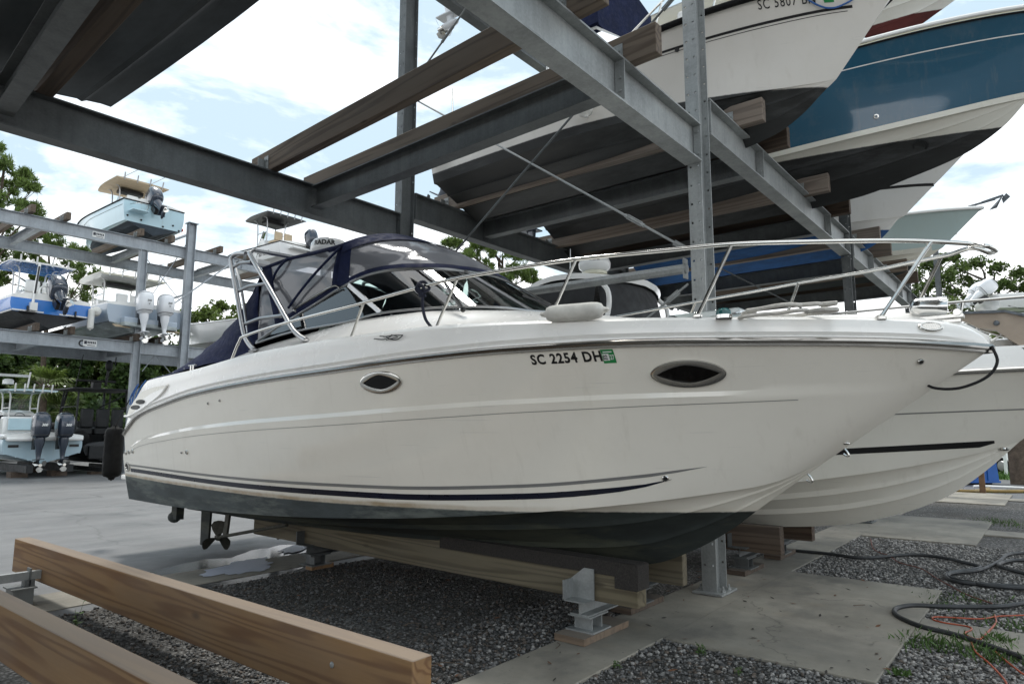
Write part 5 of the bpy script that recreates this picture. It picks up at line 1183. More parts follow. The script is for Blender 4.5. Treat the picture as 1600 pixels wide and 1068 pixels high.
# ---- white cuddy on the first tier, registration showing
RX, RY, RZ = 8.12, 7.36, 5.12
HW = std_hull(6.42, 1.20, 0, .36, .58, 1.12, 1.50, fine=.72, kfwd=.72, Lcf=.885, flare=.14, bow=2.6)
HW.kz = tab([(0, 0), (3.8, 0), (4.39, .012), (4.95, .10), (5.26, .25), (5.56, .49), (5.682, .58)])
hullmat('cuddy_hull', (.72, .69, .64), (.010, .011, .011), .50, .001, 3., botrough=.55, worn=(.034, .036, .036))
wb = boat('cuddy_boat', RX, RY, RZ, 'white cabin boat with a black bottom and dark rub rail on the first tier')
HW.mesh('hull', MATS['cuddy_hull'], MATS['cuddy_hull'], wb); deck(HW, 'deck', wb, DG, well=(.35, 2.5), g=.2, d=.7, crown=.12); rubrail(HW, 'rub_rail', wb, MATS['black_rubber'], .038)
HW.stripe('sheer_stripe', .4, 5.95, lambda y: HW.shz(y)-.225-.012, lambda y: HW.shz(y)-.225+.012, MATS['ink_black'], wb); HW.stripe('pinstripe', .4, 5.9, lambda y: HW.shz(y)-.262, lambda y: HW.shz(y)-.256, MATS['ink_black'], wb)
a_, _n = hpix(HW, RX, RY, RZ, 1185, 16); c_, _n = hpix(HW, RX, RY, RZ, 1276, 5)
V2, F2 = text2d('SC 5807 BN', 1, .004, .12, 1.15); wd = max(p[0] for p in V2); PP = []
for u, v in V2:
    p, n = HW.at(lerp(a_.y, c_.y, u/wd), lerp(a_.z, c_.z, u/wd)+v/.73*.085); PP.append(p+n*.004)
b = MB(); b.add(PP, F2); b.build('registration_lettering', MATS['ink_black'], wb)
def hpatch(h, y0, y1, z0, z1, mat, name, par, off=.004):
    b = MB(); b.grid([[(lambda r: r[0]+r[1]*off)(h.at(lerp(y0, y1, i/3), lerp(z0, z1, j/3))) for j in range(4)] for i in range(4)]); return b.build(name, mat, par)
st_ = hpatch(HW, c_.y+.07, c_.y+.16, c_.z-.005, c_.z+.085, MATS['sticker_green'], 'registration_sticker', wb); hpatch(HW, c_.y+.085, c_.y+.145, c_.z+.02, c_.z+.07, MATS['sticker_white'], 'sticker_panel', st_, .006)
# cabin, windscreen, enclosure
b = MB(); rows = []
for y, hw, zz in [(2.45, .82, 1.22), (2.5, .86, 1.55), (3.1, .84, 1.58), (3.9, .74, 1.50), (4.7, .55, 1.44), (5.4, .25, 1.42)]:
    rows.append([Vector((hw*u, y, (HW.shz(y)+.04) if abs(u) == 1 else zz+.05*(1-u*u))) for u in (-1, -.93, -.6, 0, .6, .93, 1)])
b.grid(rows); b.add(rows[0], [tuple(range(7))]); cb = b.build('cabin', DG, wb, ang=40)
b = MB()
for sg in (1, -1): b.add([(sg*.875, 2.65, 1.25), (sg*.872, 3.7, 1.24), (sg*.84, 3.35, 1.46), (sg*.865, 2.65, 1.48)], [(0, 1, 2, 3)])
b.build('cabin_window', MATS['smoked_glass'], cb)
wsn = empty('windscreen'); wsn.parent = wb
for sg in (1, -1):
    b = MB(); b.add([(sg*.86, 2.1, 1.34), (sg*.80, 3.35, 1.60), (sg*.70, 2.85, 2.02), (sg*.78, 2.1, 2.02)], [(0, 1, 2, 3)]); b.build('pane', MATS['smoked_glass'], wsn)
    b = MB(); b.tube([(sg*.86, 2.1, 1.34), (sg*.80, 3.35, 1.60), (sg*.70, 2.85, 2.02), (sg*.78, 2.1, 2.02)], .022, 6, closed=True); b.build('frame', GC, wsn)
b = MB(); b.add([(.80, 3.35, 1.60), (-.80, 3.35, 1.60), (-.70, 2.85, 2.02), (.70, 2.85, 2.02)], [(0, 1, 2, 3)]); b.build('pane', MATS['smoked_glass'], wsn)
b = MB(); b.tube([(.80, 3.35, 1.60), (.3, 3.5, 1.63), (-.3, 3.5, 1.63), (-.80, 3.35, 1.60)], .02, 6); b.tube([(.70, 2.85, 2.02), (-.70, 2.85, 2.02)], .022, 6); b.build('frame', GC, wsn)
b = MB(); rows = [[Vector((.88*u, y, z+.12*(1-u*u))) for u in (-1, -.5, 0, .5, 1)] for y, z in ((1.9, 3.0), (2.3, 3.05), (2.9, 2.98))]; b.grid(rows)
for sg in (1, -1): b.grid([[Vector((sg*.88, y, z)), Vector((sg*.80, y+.05, 2.02))] for y, z in ((1.9, 3.0), (2.3, 3.05), (2.9, 2.98))])
b.grid([rows[-1], [Vector((.72*u, 2.9, 2.04)) for u in (-1, -.5, 0, .5, 1)]]); b.build('canvas_enclosure', NV, wb)
b = MB(); b.lathe([(.02, 0), (.025, .12), (.055, .16), (.06, .22), (.05, .25), (0, .26)], 14, None, (.80, 4.15, HW.shz(4.15)+.06)); b.build('navigation_light', GC, wb)
bowrail(HW, wb, 3.4, .45, posts=4)
for y in (2.1, 4.9): b = MB(); b.tube([(HW.shx(y)-.09, y-.1, HW.shz(y)+.09), (HW.shx(y)-.09, y+.1, HW.shz(y)+.09)], .012); b.tube([(HW.shx(y)-.09, y, HW.shz(y)+.04), (HW.shx(y)-.09, y, HW.shz(y)+.09)], .014); b.build('cleat', SS, wb)
oc = outboard(wb, .0, -.30, 1.05, MATS['sun_cover_grey'], 1.05, .5)
b = MB(); b.tube(spl([(.95, .1, 1.1), (.8, -.25, 1.5), (-.8, -.25, 1.5), (-.95, .1, 1.1)], 6), .016, 6); b.tube([(.7, -.1, 1.1), (.35, -.3, 1.75)], .014, 6); b.tube([(.9, .3, 1.1), (.5, -.1, 2.2)], .014, 6); b.build('stern_rail', SS, wb)
P0, n0 = hpix(HW, RX, RY, RZ, 690, 263)
for px_, py_ in ((686, 252), (693, 249)):
    p, n = hpix(HW, RX, RY, RZ, px_, py_); x, y, z = frame((0, 0, 0), n); M = Matrix((x, z, n)).transposed(); b = MB(); b.lathe([(.035, 0), (.035, .01), (.018, .012), (0, .004)], 12, M, p); b.build('through_hull_fitting', MATS['matt_black'], wb)
for px_, py_ in ((1058, 78),): p, n = hpix(HW, RX, RY, RZ, px_, py_); b = MB(); b.ball(p, .03, 8); b.build('through_hull_fitting', MATS['matt_black'], wb)
Wb = lambda P: Vector((RX-P[0], RY-P[1], RZ+P[2]))
p, n = hpix(HW, RX, RY, RZ, 920, 160); fender(Wb(p+Vector((.12, 0, -.02))), (0, .15, 1), .5, .10, MATS['white_vinyl'], 'white fender hanging from a rod beside the white cabin boat above the windscreen')
P_ = [hpix(HW, RX, RY, RZ, *q_)[0]+Vector((.03, 0, 0)) for q_ in ((1262, 1), (1276, 9), (1292, 15), (1308, 14), (1325, 7), (1335, 1))]
b = MB(); b.tube(spl([Wb(p) for p in P_], 5), .010, 6); tag(b.build('dock_line', MATS['blue_line'], origin=tuple(Wb(P_[0]))), 'thin blue line drooping beside the SC 5807 BN lettering', 'rope')
# ---- big blue hull on the first tier
BX, BY, BZ_ = 11.1, 7.5, 5.15
HB = std_hull(8.25, 1.30, 0, .50, .98, 1.72, 1.98, fine=.74, kfwd=.66, Lcf=.92, flare=.16, strakes=(.40, .72))
HB.kz = tab([(0, 0), (4.6, 0), (5.4, .04), (6.1, .18), (6.75, .35), (7.25, .63), (7.59, .98)])
m_ = hullmat('blue_hull_side', (.012, .078, .135), (.70, .68, .63), .0, 0, 0, rough=.10, coat=.6); hullmat('blue_hull_bottom', (.62, .60, .53), (.010, .011, .011), .47, .0, 3.0, botrough=.55, slope=.0225, worn=(.034, .036, .038))
bb = boat('sport_fishing_boat', BX, BY, BZ_, 'large deep blue hull with white chine band and black bottom at the upper right')
# blue topsides end in a white lip at the chine
HB.mesh('hull', MATS['blue_hull_side'], MATS['blue_hull_bottom'], bb); HB.stripe('chine_band', .0, 7.52, lambda y: HB.chz(min(y*.985, HB.Lc))+.0, lambda y: HB.chz(min(y*.985, HB.Lc))+.075, MATS['ivory_gelcoat'], bb, off=.006)
HB.stripe('pinstripe', .1, 8.1, lambda y: HB.shz(y)-.245, lambda y: HB.shz(y)-.232, MATS['sticker_white'], bb)
deck(HB, 'deck', bb, pm('cream_gelcoat', (.72, .70, .56), .3, var=.03), well=(.3, 5.0), g=.25, d=.45, cap=.09); rubrail(HB, 'rub_rail', bb, GC, .03, .05); rubrail(HB, 'rub_strip', bb, MATS['black_rubber'], .012, -.02)
console(bb, 3.4, 1.2, GC); ttop(bb, 3.2, 1.9, 3.7, 1.1, 1.2, GC, AL); leaning_post(bb, 2.3, 1.2, GC)
for px_, py_, r in ((1369, 182.5, .035),):
    p, n = hpix(HB, BX, BY, BZ_, px_, py_); x, y, z = frame((0, 0, 0), n); M = Matrix((x, z, n)).transposed(); b = MB(); b.lathe([(r, 0), (r, .012), (r*.5, .014), (r*.4, .0)], 14, M, p); b.build('through_hull_fitting', SS, bb)
p = HB.bottom(.83, .50); nn_ = Vector((.6, .1, -.8)).normalized(); x, y, z = frame((0, 0, 0), nn_); M = Matrix((x, z, nn_)).transposed(); b = MB(); b.lathe([(.10, -.01), (.10, .012), (.075, .012), (.07, -.0), (0, -.0)], 18, M, p); b.build('thruster_tunnel', MATS['matt_black'], bb)
b = MB(); p = Vector((HB.shx(6.2)-.1, 5.75, HB.shz(5.75)+.14)); b.lathe([(.05, 0), (.06, .06), (.04, .10)], 12, None, p); b.build('cleat', SS, bb)
for sx_ in (-.45, .45): outboard(bb, sx_, -.35, 1.3, MATS['outboard_grey'], 1.25, .0)
# ---- second white boat on the ground
GX, GY, GZ = 8.30, 8.40, .49
HG = std_hull(8.95, 1.40, 0, .22, 1.02, 1.45, 1.72, fine=.76, kfwd=.70, Lcf=.905, flare=.10, strakes=(.34, .62), fl=.84, samp=.04)
HG.kz = tab([(0, 0), (5.6, 0), (6.36, .07), (7.0, .24), (7.47, .46), (7.81, .73), (8.1, 1.02)])
hullmat('second_hull', (.80, .775, .70), (.74, .715, .64), -5, 0, 0, botrough=.3)
gb = boat('cabin_boat', GX, GY, GZ, 'white boat with a black side stripe standing on the ground behind the cruiser\'s bow')
HG.mesh('hull', MATS['second_hull'], MATS['second_hull'], gb); deck(HG, 'deck', gb, DG, well=(.4, 4.0), g=.3, d=.6, cap=.22, crown=.16); rubrail(HG, 'rub_rail', gb, SS, .026)
a_, _n = hpix(HG, GX, GY, GZ, 1322, 704); c_, _n = hpix(HG, GX, GY, GZ, 1548, 692)
HG.stripe('side_stripe', 3.0, c_.y+.03, lambda y: lerp(a_.z, c_.z, (y-a_.y)/(c_.y-a_.y))-.035*min(1, (c_.y+.031-y)*9), lambda y: lerp(a_.z, c_.z, (y-a_.y)/(c_.y-a_.y))+.025, MATS['ink_black'], gb)
zc_ = lambda y: HG.shz(y)-.36
HG.stripe('crease_line', 2., 8.6, lambda y: zc_(y)-.006, lambda y: zc_(y)+.006, MATS['grey_stripe'], gb)
bowrail(HG, gb, 4.3, .62, k=.93, posts=5, lead=.12)
b = MB(); b.tube([Vector((0, 8.30+.05*_c(t), 1.16+.05*_s(t))) for t in [2*PI*k/14 for k in range(14)]], .009, 6, closed=True); b.build('bow_eye', SS, gb)
p, n = hpix(HG, GX, GY, GZ, 1569, 701); b = MB(); b.ball(p, (.02, .045, .02), 8); b.build('thruster_fitting', SS, gb)
# arch roof with dark curtains
def gp(x, y, lx): P = on(x, y, 0, GX-lx); return Vector((GX-P.x, GY-P.y, P.z-GZ))
prof = spl([gp(822, 452, .85), gp(832, 444, .85), gp(846, 436.5, .85), (gp(868, 430, .85)), gp(900, 426.5, .85), gp(925, 427, .85), gp(940, 430, .85)], 4)
rows = [[Vector((p.x*u, p.y+.22*(1-u*u)*(i/24)**3, p.z+.05*(1-u*u))) for u in (-1, -.9, -.7, -.4, 0, .4, .7, .9, 1)] for i, p in enumerate(prof)]
und = [[q_+Vector((0, -.03*(i/24), -.075)) for q_ in r] for i, r in enumerate(rows)]
ph = MB(); ph.grid(rows); ph.grid([[r[0], u[0]] for r, u in zip(rows, und)]); ph.grid([[r[-1], u[-1]] for r, u in zip(rows, und)]); ph.grid([rows[-1], und[-1]]); ph.grid([rows[0], und[0]]); hd = ph.build('arch_roof', GC, gb, ang=50)
ph = MB(); ph.grid([[q_+Vector((-q_.x*.03, 0, -.004)) for q_ in r] for r in und]); ph.build('headliner', MATS['matt_black'], hd, ang=60)
for f in (lambda P: P, mir):
    b = MB(); b.tube(spl([f(prof[-1])+Vector((0, -.05, -.05)), f(prof[-1])+Vector((0, .10, -.25)), f(prof[-1])+Vector((0, .06, -.6)), f(Vector((.95, prof[-1].y-.15, 1.9)))], 5), .035, 8); b.build('arch_leg', GC, hd)
    b = MB(); b.tube([f(prof[1])+Vector((0, 0, -.05)), f(Vector((1.0, prof[1].y-.5, 1.9)))], .045, 8); b.build('arch_leg', GC, hd)
    b = MB(); b.grid([[f(p+Vector((-.06, -.02, -.07))), f(Vector((.90, p.y-.1, 2.0)))] for p in prof[2:22]]); b.build('curtain', MATS['matt_black'], hd)
b = MB(); b.grid([und[-2], [Vector((.9*u, prof[-1].y+.35*(1-u*u)+.1, 2.0)) for u in (-1, -.9, -.7, -.4, 0, .4, .7, .9, 1)]]); b.build('curtain', MATS['matt_black'], hd)
rd = gp(929, 412, .15); b = MB(); b.lathe([(0, .11), (.14, .10), (.21, .07), (.235, .0), (.225, -.07), (.17, -.12), (.15, -.13)], 24, None, rd); rm = b.build('radar_dome', GC, gb, ang=60); b = MB(); b.lathe([(.17, -.125), (.18, -.13), (.18, -.165), (.15, -.17), (.15, -.30)], 20, None, rd); b.build('dome_base', MATS['cream_gelcoat'], rm)
V2, F2 = text2d('RADAR', .045, .002); wd = max(p[0] for p in V2); vc = Vector((GX-0, GY-0, 0))-Vector((rd.x, rd.y, 0)); a0 = math.atan2(vc.y, vc.x); b = MB(); b.add([rd+Vector((.238*_c(a0+(u-wd/2)/.236), .238*_s(a0+(u-wd/2)/.236), v+.0)) for u, v in V2], F2); b.build('dome_lettering', MATS['ink_black'], rm)
an = gp(891, 425, .3); b = MB(); b.tube([an, an+Vector((-.04, -.02, .36))], [.010, .006], 6); b.build('antenna', GC, hd)
# cabin windscreen of the second boat
b = MB(); b.grid([[Vector((.95*u, 5.6+.35*(1-u*u), 2.0)) for u in (-1, -.5, 0, .5, 1)], [Vector((.85*u, 4.9+.3*(1-u*u), 2.5)) for u in (-1, -.5, 0, .5, 1)]]); b.build('windscreen', MATS['smoked_glass'], gb)
# plough anchor on its bow
AN = MATS['anchor_galvanised']; P4 = [(1486, 494), (1500, 488), (1555, 486), (1570, 485), (1640, 500), (1700, 530), (1690, 575), (1640, 560), (1598, 543), (1567, 523), (1556, 515), (1530, 512), (1505, 500)]
pl = []
for x_, y_ in P4: P = on(x_, y_, 0, 7.80); pl.append((P.y, P.z))
t = empty('plough_anchor', (7.9, -.35, 2.25), 0, 'heavy galvanised anchor with a tan painted side and a bolt beyond the cruiser\'s bow tip', 'anchor'); c0 = Vector((7.9, -.35, 2.25))
b = MB(); b.prism(pl, lambda a, c: Vector((7.80, a, c))-c0, lambda a, c: Vector((7.96, a, c))-c0); b.build('shank', MATS['tan_paint'], t)
tp = [(on(x_, y_, 0, 7.80).y, on(x_, y_, 0, 7.80).z) for x_, y_ in P4[0:6]]; b = MB(); b.grid([[Vector((7.775, a, c+.006))-c0, Vector((8.07, a, c+.012))-c0] for a, c in tp]); b.grid([[Vector((7.775, a, c-.02))-c0, Vector((7.775, a, c+.006))-c0] for a, c in tp]); b.grid([[Vector((8.07, a, c-.05))-c0, Vector((8.07, a, c+.012))-c0] for a, c in tp]); b.build('shank_cap', AN, t)
V2, F2 = text2d('DELTA', .055, .002); b = MB(); q0 = on(1572, 481, 0, 7.9); q1 = on(1640, 496, 0, 7.9); b.add([Vector((7.83+v*1.6, lerp(q0.y, q1.y, u/.16*.9+.05), lerp(q0.z, q1.z, u/.16*.9+.05)-.0+.022))-c0 for u, v in V2], F2); b.build('cast_lettering', MATS['aged_galvanised_steel'], t)
bp = on(1557, 504.5, 0, 7.79); b = MB(); b.ball(bp-c0, (.02, .026, .026), 12); b.build('pivot_bolt', AN, t)
pl2 = [(1510, 558), (1600, 546), (1680, 560), (1680, 590), (1560, 562)]; b = MB(); b.prism([(on(x_, y_, 0, 7.95).y, on(x_, y_, 0, 7.95).z) for x_, y_ in pl2], lambda a, c: Vector((7.75, a, c))-c0, lambda a, c: Vector((8.25, a, c))-c0); b.build('fluke', MATS['matt_black'], t)
b = MB(); b.tube([on(1531, 515, 0, 7.85)-c0, on(1575, 528, 0, 7.85)-c0], .012, 6); b.tube([on(1549, 533, 0, 7.85)-c0, on(1562, 524, 0, 7.85)-c0], .012, 6); b.tube([on(1546, 549, 0, 7.85)-c0, on(1566, 552, 0, 7.85)-c0], .012, 6); b.build('roller_frame', SS, t)
# ---- third bay, first tier
HC = std_hull(6.9, 1.15, 0, .45, .74, 1.6, 1.95, kfwd=.64, Lcf=.80, flare=.08)
HC.kz = tab([(0, 0), (4.3, 0), (4.91, .14), (5.15, .32), (5.52, .74)])
hullmat('blue_bottom_hull', (.70, .69, .66), (.012, .075, .22), .42, .002, 3.)
cb_ = boat('runabout', 14.55, 7.5, 5.1, 'white boat with a blue bottom and a thin black stripe behind the big blue hull')
HC.mesh('hull', MATS['blue_bottom_hull'], MATS['blue_bottom_hull'], cb_); deck(HC, 'deck', cb_, DG, well=(.3, 4.), d=.5); rubrail(HC, 'rub_rail', cb_, SS, .025)
HC.stripe('side_stripe', 1., 6.05, lambda y: .95+.035*y-.025, lambda y: .95+.035*y+.02, MATS['ink_black'], cb_); bowrail(HC, cb_, 3.5, .4, posts=3)
HD = std_hull(6.6, 1.2, 0, .38, .62, 1.15, 1.38, kfwd=.68, Lcf=.88, flare=.12, fine=.90, cfine=1.35)
HD.kz = tab([(0, 0), (4.4, .02), (5.03, .16), (5.37, .34), (5.808, .62)])
hullmat('seafoam_hull', (.43, .53, .52), (.70, .68, .60), .0, 0, 0); hullmat('seafoam_bottom', (.66, .63, .54), (.018, .024, .024), .27, .004, 3.)
db = boat('bay_boat', 17.7, 7.5, 5.15, 'pale green hull with a white chine and an anchor on its bow at the right')
HD.mesh('hull', MATS['seafoam_hull'], MATS['seafoam_bottom'], db); HD.stripe('chine_band', 0., 5.6, lambda y: HD.chz(min(y, HD.Lc)), lambda y: HD.chz(min(y, HD.Lc))+.10, MATS['ivory_gelcoat'], db, off=.005)
deck(HD, 'deck', db, DG, well=(.3, 4.6), d=.5); rubrail(HD, 'rub_rail', db, GC, .035)
b = MB(); b.bar((0, 6.35, 1.46), (0, 6.85, 1.53), .07, .03); b.bar((0, 6.6, 1.50), (0, 7.0, 1.58), .02, .05); b.add([(0, 7.0, 1.60), (-.13, 6.86, 1.36), (0, 6.72, 1.30), (.13, 6.86, 1.36)], [(0, 1, 2), (0, 2, 3)]); b.add([(0, 7.05, 1.62), (0.02, 7.12, 1.52), (0, 6.98, 1.40), (-.02, 6.96, 1.52)], [(0, 1, 2, 3)]); b.build('anchor', AN, db)
b = MB(); b.tube([Vector((0, 6.05+.05*_c(t_), .92+.05*_s(t_))) for t_ in [2*PI*k/12 for k in range(12)]], .009, 6, closed=True); b.build('bow_eye', SS, db); b = MB(); p, n = HD.at(4.95, 1.25); b.tube([p+n*.02+Vector((0, .05*_c(t_), .05*_s(t_))) for t_ in [2*PI*k/12 for k in range(12)]], .010, 6, closed=True); b.build('mooring_ring', SS, db)
outboard(db, 0, -.35, .95, MATS['outboard_grey'], 1.1, .1); outboard(cb_, 0, -.35, 1.2, MATS['outboard_grey'], 1.0, .3)
# low white boats on the ground of the third bay (only their tops show)
HE = std_hull(7.2, 1.2, 0, .3, .8, 1.2, 1.6, kfwd=.68)
eb = boat('skiff', 14.6, 7.6, 1.05, 'low white boat on the ground far behind the cruiser\'s foredeck rails'); HE.mesh('hull', MATS['second_hull'], MATS['second_hull'], eb); deck(HE, 'deck', eb, DG, well=(.3, 5.), d=.5); rubrail(HE, 'rub_rail', eb, SS, .02); bowrail(HE, eb, 4., .3, posts=3)
V2, F2 = text2d('Sea Wolf', 1, .01, .2); wd = max(p[0] for p in V2); HE.decal('hull_lettering', [(u/wd, v/wd) for u, v in V2], F2, 4.6, 1.14, .62, MATS['ink_black'], eb)
for k, xx in enumerate((13.9, 15.2)): bunk((xx, 2.45, .95), (xx, 8.0, .95), .13, .30, MATS['dark_timber'], ['dark timber under the low white boat\'s near side', 'dark timber under the low white boat\'s far side'][k], [], 'ground bunks')
# ---- hull overhead at top left
hullmat('overhead_hull', (.55, .55, .55), (.035, .042, .046), 3.2, 0, 0, botrough=.6)
cq_ = on(166, 165, 2, 5.22)
HO = std_hull(8.6, 1.62, 0, .20, .75, 1.0, 1.5, kfwd=.76, cb=.93, strakes=(.42, .80))
ob = boat('open_boat', cq_.x-1.40, cq_.y-.0, 5.02, 'dark boat bottom hanging over the top left of the picture'); HO.mesh('hull', MATS['overhead_hull'], MATS['overhead_hull'], ob); deck(HO, 'deck', ob, DG, well=(.3, 5), d=.5); rubrail(HO, 'rub_rail', ob, MATS['black_rubber'])
b = MB(); b.box((-.55, .12, .17), (.34, .42, .03)); b.build('trim_tab', MATS['overhead_hull'], ob)
# ---- second tier
HU = std_hull(7.6, 1.25, 0, .35, .85, 1.3, 1.65, kfwd=.70)
hullmat('maroon_bottom_hull', (.70, .69, .66), (.085, .013, .012), .20, .006, 2.)
ub = boat('centre_console_boat', 14.55, 6.9, 9.42, 'white bow with a maroon bottom on the second tier at the top right', group=None)
HU.mesh('hull', MATS['maroon_bottom_hull'], MATS['maroon_bottom_hull'], ub); deck(HU, 'deck', ub, DG, well=(.3, 5.), d=.5); rubrail(HU, 'rub_rail', ub, SS, .03)
hullmat('white_bottom_hull', (.70, .69, .66), (.42, .42, .41), .42, .004, 3.)
HV = std_hull(6.0, 1.15, 0, .32, .7, 1.1, 1.4, kfwd=.70)
vq = on(700, 12, 1, 8.15)
vb = boat('centre_console_boat', vq.x+.35, 7.75, 9.44, 'boat on the second tier with a white outboard hanging down by the column top')
HV.mesh('hull', MATS['white_bottom_hull'], MATS['white_bottom_hull'], vb); deck(HV, 'deck', vb, DG, well=(.3, 4.), d=.5)
og = on(690, 44, 1, 8.5); outboard(vb, vb.location.x-og.x-.02, -.32, og.z+.78*1.1-9.44, MATS['outboard_white'], 1.1, .0)
b = MB(); pq = on(745, 10, 1, 7.9); b.box((vb.location.x-pq.x, -.1, pq.z-9.44), (.32, .40, .16)); b.build('trim_tab', DG, vb, bevel=.03)
# ================================================================== rack and boats across the yard
FS = MATS['far_rack_steel']; FY, FB = 28., 32.
def fcol(X, Y, z1, label, w_=.26, cap=True):
    t = empty('steel_column', (X, Y, 0), 0, label, 'column', 'columns of the rack across the yard'); b = MB(); b.ibeam((0, 0, .02), (0, 0, z1), w_, .24, .02, .02, up=(1, 0, 0)); b.build('shaft', FS, t)
    b = MB(); b.box((0, 0, .01), (.45, .45, .02)); b.build('base_plate', FS, t)
    if cap: b = MB(); b.box((0, 0, z1+.012), (.42, .40, .024)); b.build('cap_plate', FS, t)
fcol(12.83, 27.86, 10.3, 'tall far column with a flat cap plate left of the cruiser\'s radar arch', .32); fcol(11.04, FY+.0, 8.78, 'far column under the light blue boat behind the twin white outboards', cap=False)
fcol(6.0, FY, 8.78, 'far column at the left edge of the yard', cap=False)
for k, X in enumerate((6.0, 12.8, 19.6)): fcol(X, FB+.3, 9.2, ['back column of the far rack at the left', 'back column of the far rack behind the white outboards', 'back column of the far rack behind the cruiser\'s canvas'][k], cap=False)
fcol(19.6, FY, 10.3, 'far column hidden mostly by the cruiser\'s canvas top')
def fbeam(x0, x1, y, zt, label, d=.46):
    b = MB(); b.ibeam((0, 0, 0), (x1-x0, 0, 0), d, .22, .022, .014)
    t = tag(b.build('cross_beam', FS, origin=(0, 0, 0)), label, 'steel beam', 'beams of the rack across the yard'); t.location = (x0, y, zt-d/2)
    c = MB()
    for s in (2.2, 5.0) if x1-x0 > 6 else ():
        c = MB(); c.box((s, -.07, 0), (.015, .10, d-.05)); c.build('stiffener', FS, t)
    return t
b1_ = fbeam(0, 10.9, FY, 5.08, 'far first tier beam with a letter C and a small sign'); fbeam(11.17, 12.68, FY, 5.08, 'short far beam between the two columns by the white outboards'); fbeam(13.0, 26, FY, 5.08, 'far first tier beam running behind the cruiser')
b2_ = fbeam(0, 12.68, FY, 9.26, 'far second tier beam with a small white sign under the light blue boat'); fbeam(13.0, 26, FY, 9.26, 'far second tier beam behind the cruiser\'s radar arch')
fbeam(0, 26, FB, 9.26, 'back beam of the far second tier'); fbeam(0, 26, FB, 5.08, 'back beam of the far first tier')
def sign(par, x0, x1, z0, z1):
    b = MB(); b.box(((x0+x1)/2, -.015, (z0+z1)/2), (x1-x0, .02, z1-z0)); s = b.build('sign_plate', MATS['sticker_white'], par)
    b = MB(); w_ = x1-x0; h = z1-z0; b.box((x0+w_*.17, -.028, lerp(z0, z1, .58)), (w_*.2, .006, h*.5))
    for k in range(5): b.box((x0+w_*(.36+.13*k), -.028, lerp(z0, z1, .62)), (w_*.09, .006, h*.34))
    b.box((x0+w_*.6, -.028, lerp(z0, z1, .2)), (w_*.6, .006, h*.10)); b.build('sign_marking', MATS['navy_stripe'], s)
p0, p1 = on(129, 542, 1, FY), on(151, 533, 1, FY); sign(b1_, p0.x, p1.x, -.11, .13)
V2, F2 = text2d('C', .34, .012); pc = on(121.5, 541, 1, FY); b = MB(); b.add([(pc.x+u, -.012, v-.13) for u, v in V2], F2); b.build('beam_lettering', MATS['ink_black'], b1_)
p0, p1 = on(144, 366, 1, FY), on(163, 371, 1, FY); sign(b2_, p0.x, p1.x, -.10, .12)
def fbunk(X, zt, label, mat='weathered_timber', y0=None, y1=None): return bunk((X, (y0 or FY-.5), zt+.14), (X, (y1 or FB+.5), zt+.14), .15, .28, MATS[mat], label, [(.35, -1)], 'timbers of the rack across the yard')
for X, lb in ((7.1, 'far upper timber at the left edge under open sky'), (8.2, 'far upper timber with its end showing left of the light blue boat'), (10.75, 'far timber under the light blue boat\'s near side'), (11.95, 'far timber under the light blue boat\'s far side'), (14.0, 'far upper timber just right of the capped column'), (15.4, 'second far upper timber right of the capped column'), (17.3, 'far timber under the white boat with the black lettering')): fbunk(X, 9.26, lb)
for X, lb in ((7.55, 'far timber under the bright blue boat\'s near side'), (8.65, 'far timber under the bright blue boat\'s far side'), (10.9, 'far timber under the twin engined boat\'s near side'), (11.85, 'far timber under the twin engined boat\'s far side'), (15.7, 'far timber under the white bow'), (16.9, 'second far timber under the white bow')): fbunk(X, 5.08, lb, 'dark_timber')
for X, zt, lb in ((7.6, 9.26, 'far joist at the upper left'), (11.3, 9.26, 'far joist under the light blue boat'), (14.9, 9.26, 'far joist right of the capped column'), (8.1, 5.08, 'far joist under the bright blue boat'), (11.4, 5.08, 'far joist under the twin engined boat'), (16.3, 5.08, 'far joist under the white bow')):
    b = MB(); b.ibeam((0, 0, 0), (0, FB-FY-.3, 0), .3, .18); o = tag(b.build('joist', FS), lb, 'steel joist', 'joists of the rack across the yard'); o.location = (X, FY+.15, zt-.18)
G2 = 'bracing of the rack across the yard'
rod('brace_rod', on(224, 398, 1, 28.3), on(284, 473, 1, 28.3), .018, 'far thin rod falling right behind the twin white outboards', FS, group=G2); rod('brace_rod', on(292, 380, 1, 28.2), on(236, 463, 1, 28.2), .018, 'far thin rod rising right behind the twin white outboards', FS, group=G2)
rod('brace_rod', on(362, 411, 1, 27.5), on(249, 490, 1, 27.5), .03, 'long far rod slanting down in front of the capped column', FS, group=G2)
rod('brace_rod', on(292, 459, 1, 30), on(266, 467, 1, 30), .05, 'short far strut left of the capped column', FS, group=G2); rod('brace_rod', on(245, 557, 1, 28.2), on(266, 582, 1, 28.2), .018, 'far thin rod under the first tier falling right', FS, group=G2); rod('brace_rod', on(243, 553, 1, 28.3), on(222, 580, 1, 28.3), .018, 'far thin rod under the first tier falling left', FS, group=G2)
rod('brace_rod', on(292, 367, 1, 30), on(255, 381, 1, 30), .06, 'far strut right of the light blue boat', FS, group=G2)
def transom_bits(par, h, dark=True):
    for sx_, zz in ((-.75, .55), (.75, .55)):
        b = MB(); b.box((h.shx(0)*sx_, -.03, lerp(h.chz(0), h.shz(0), .12)), (.42, .10, .03)); b.build('trim_tab', SS, par)
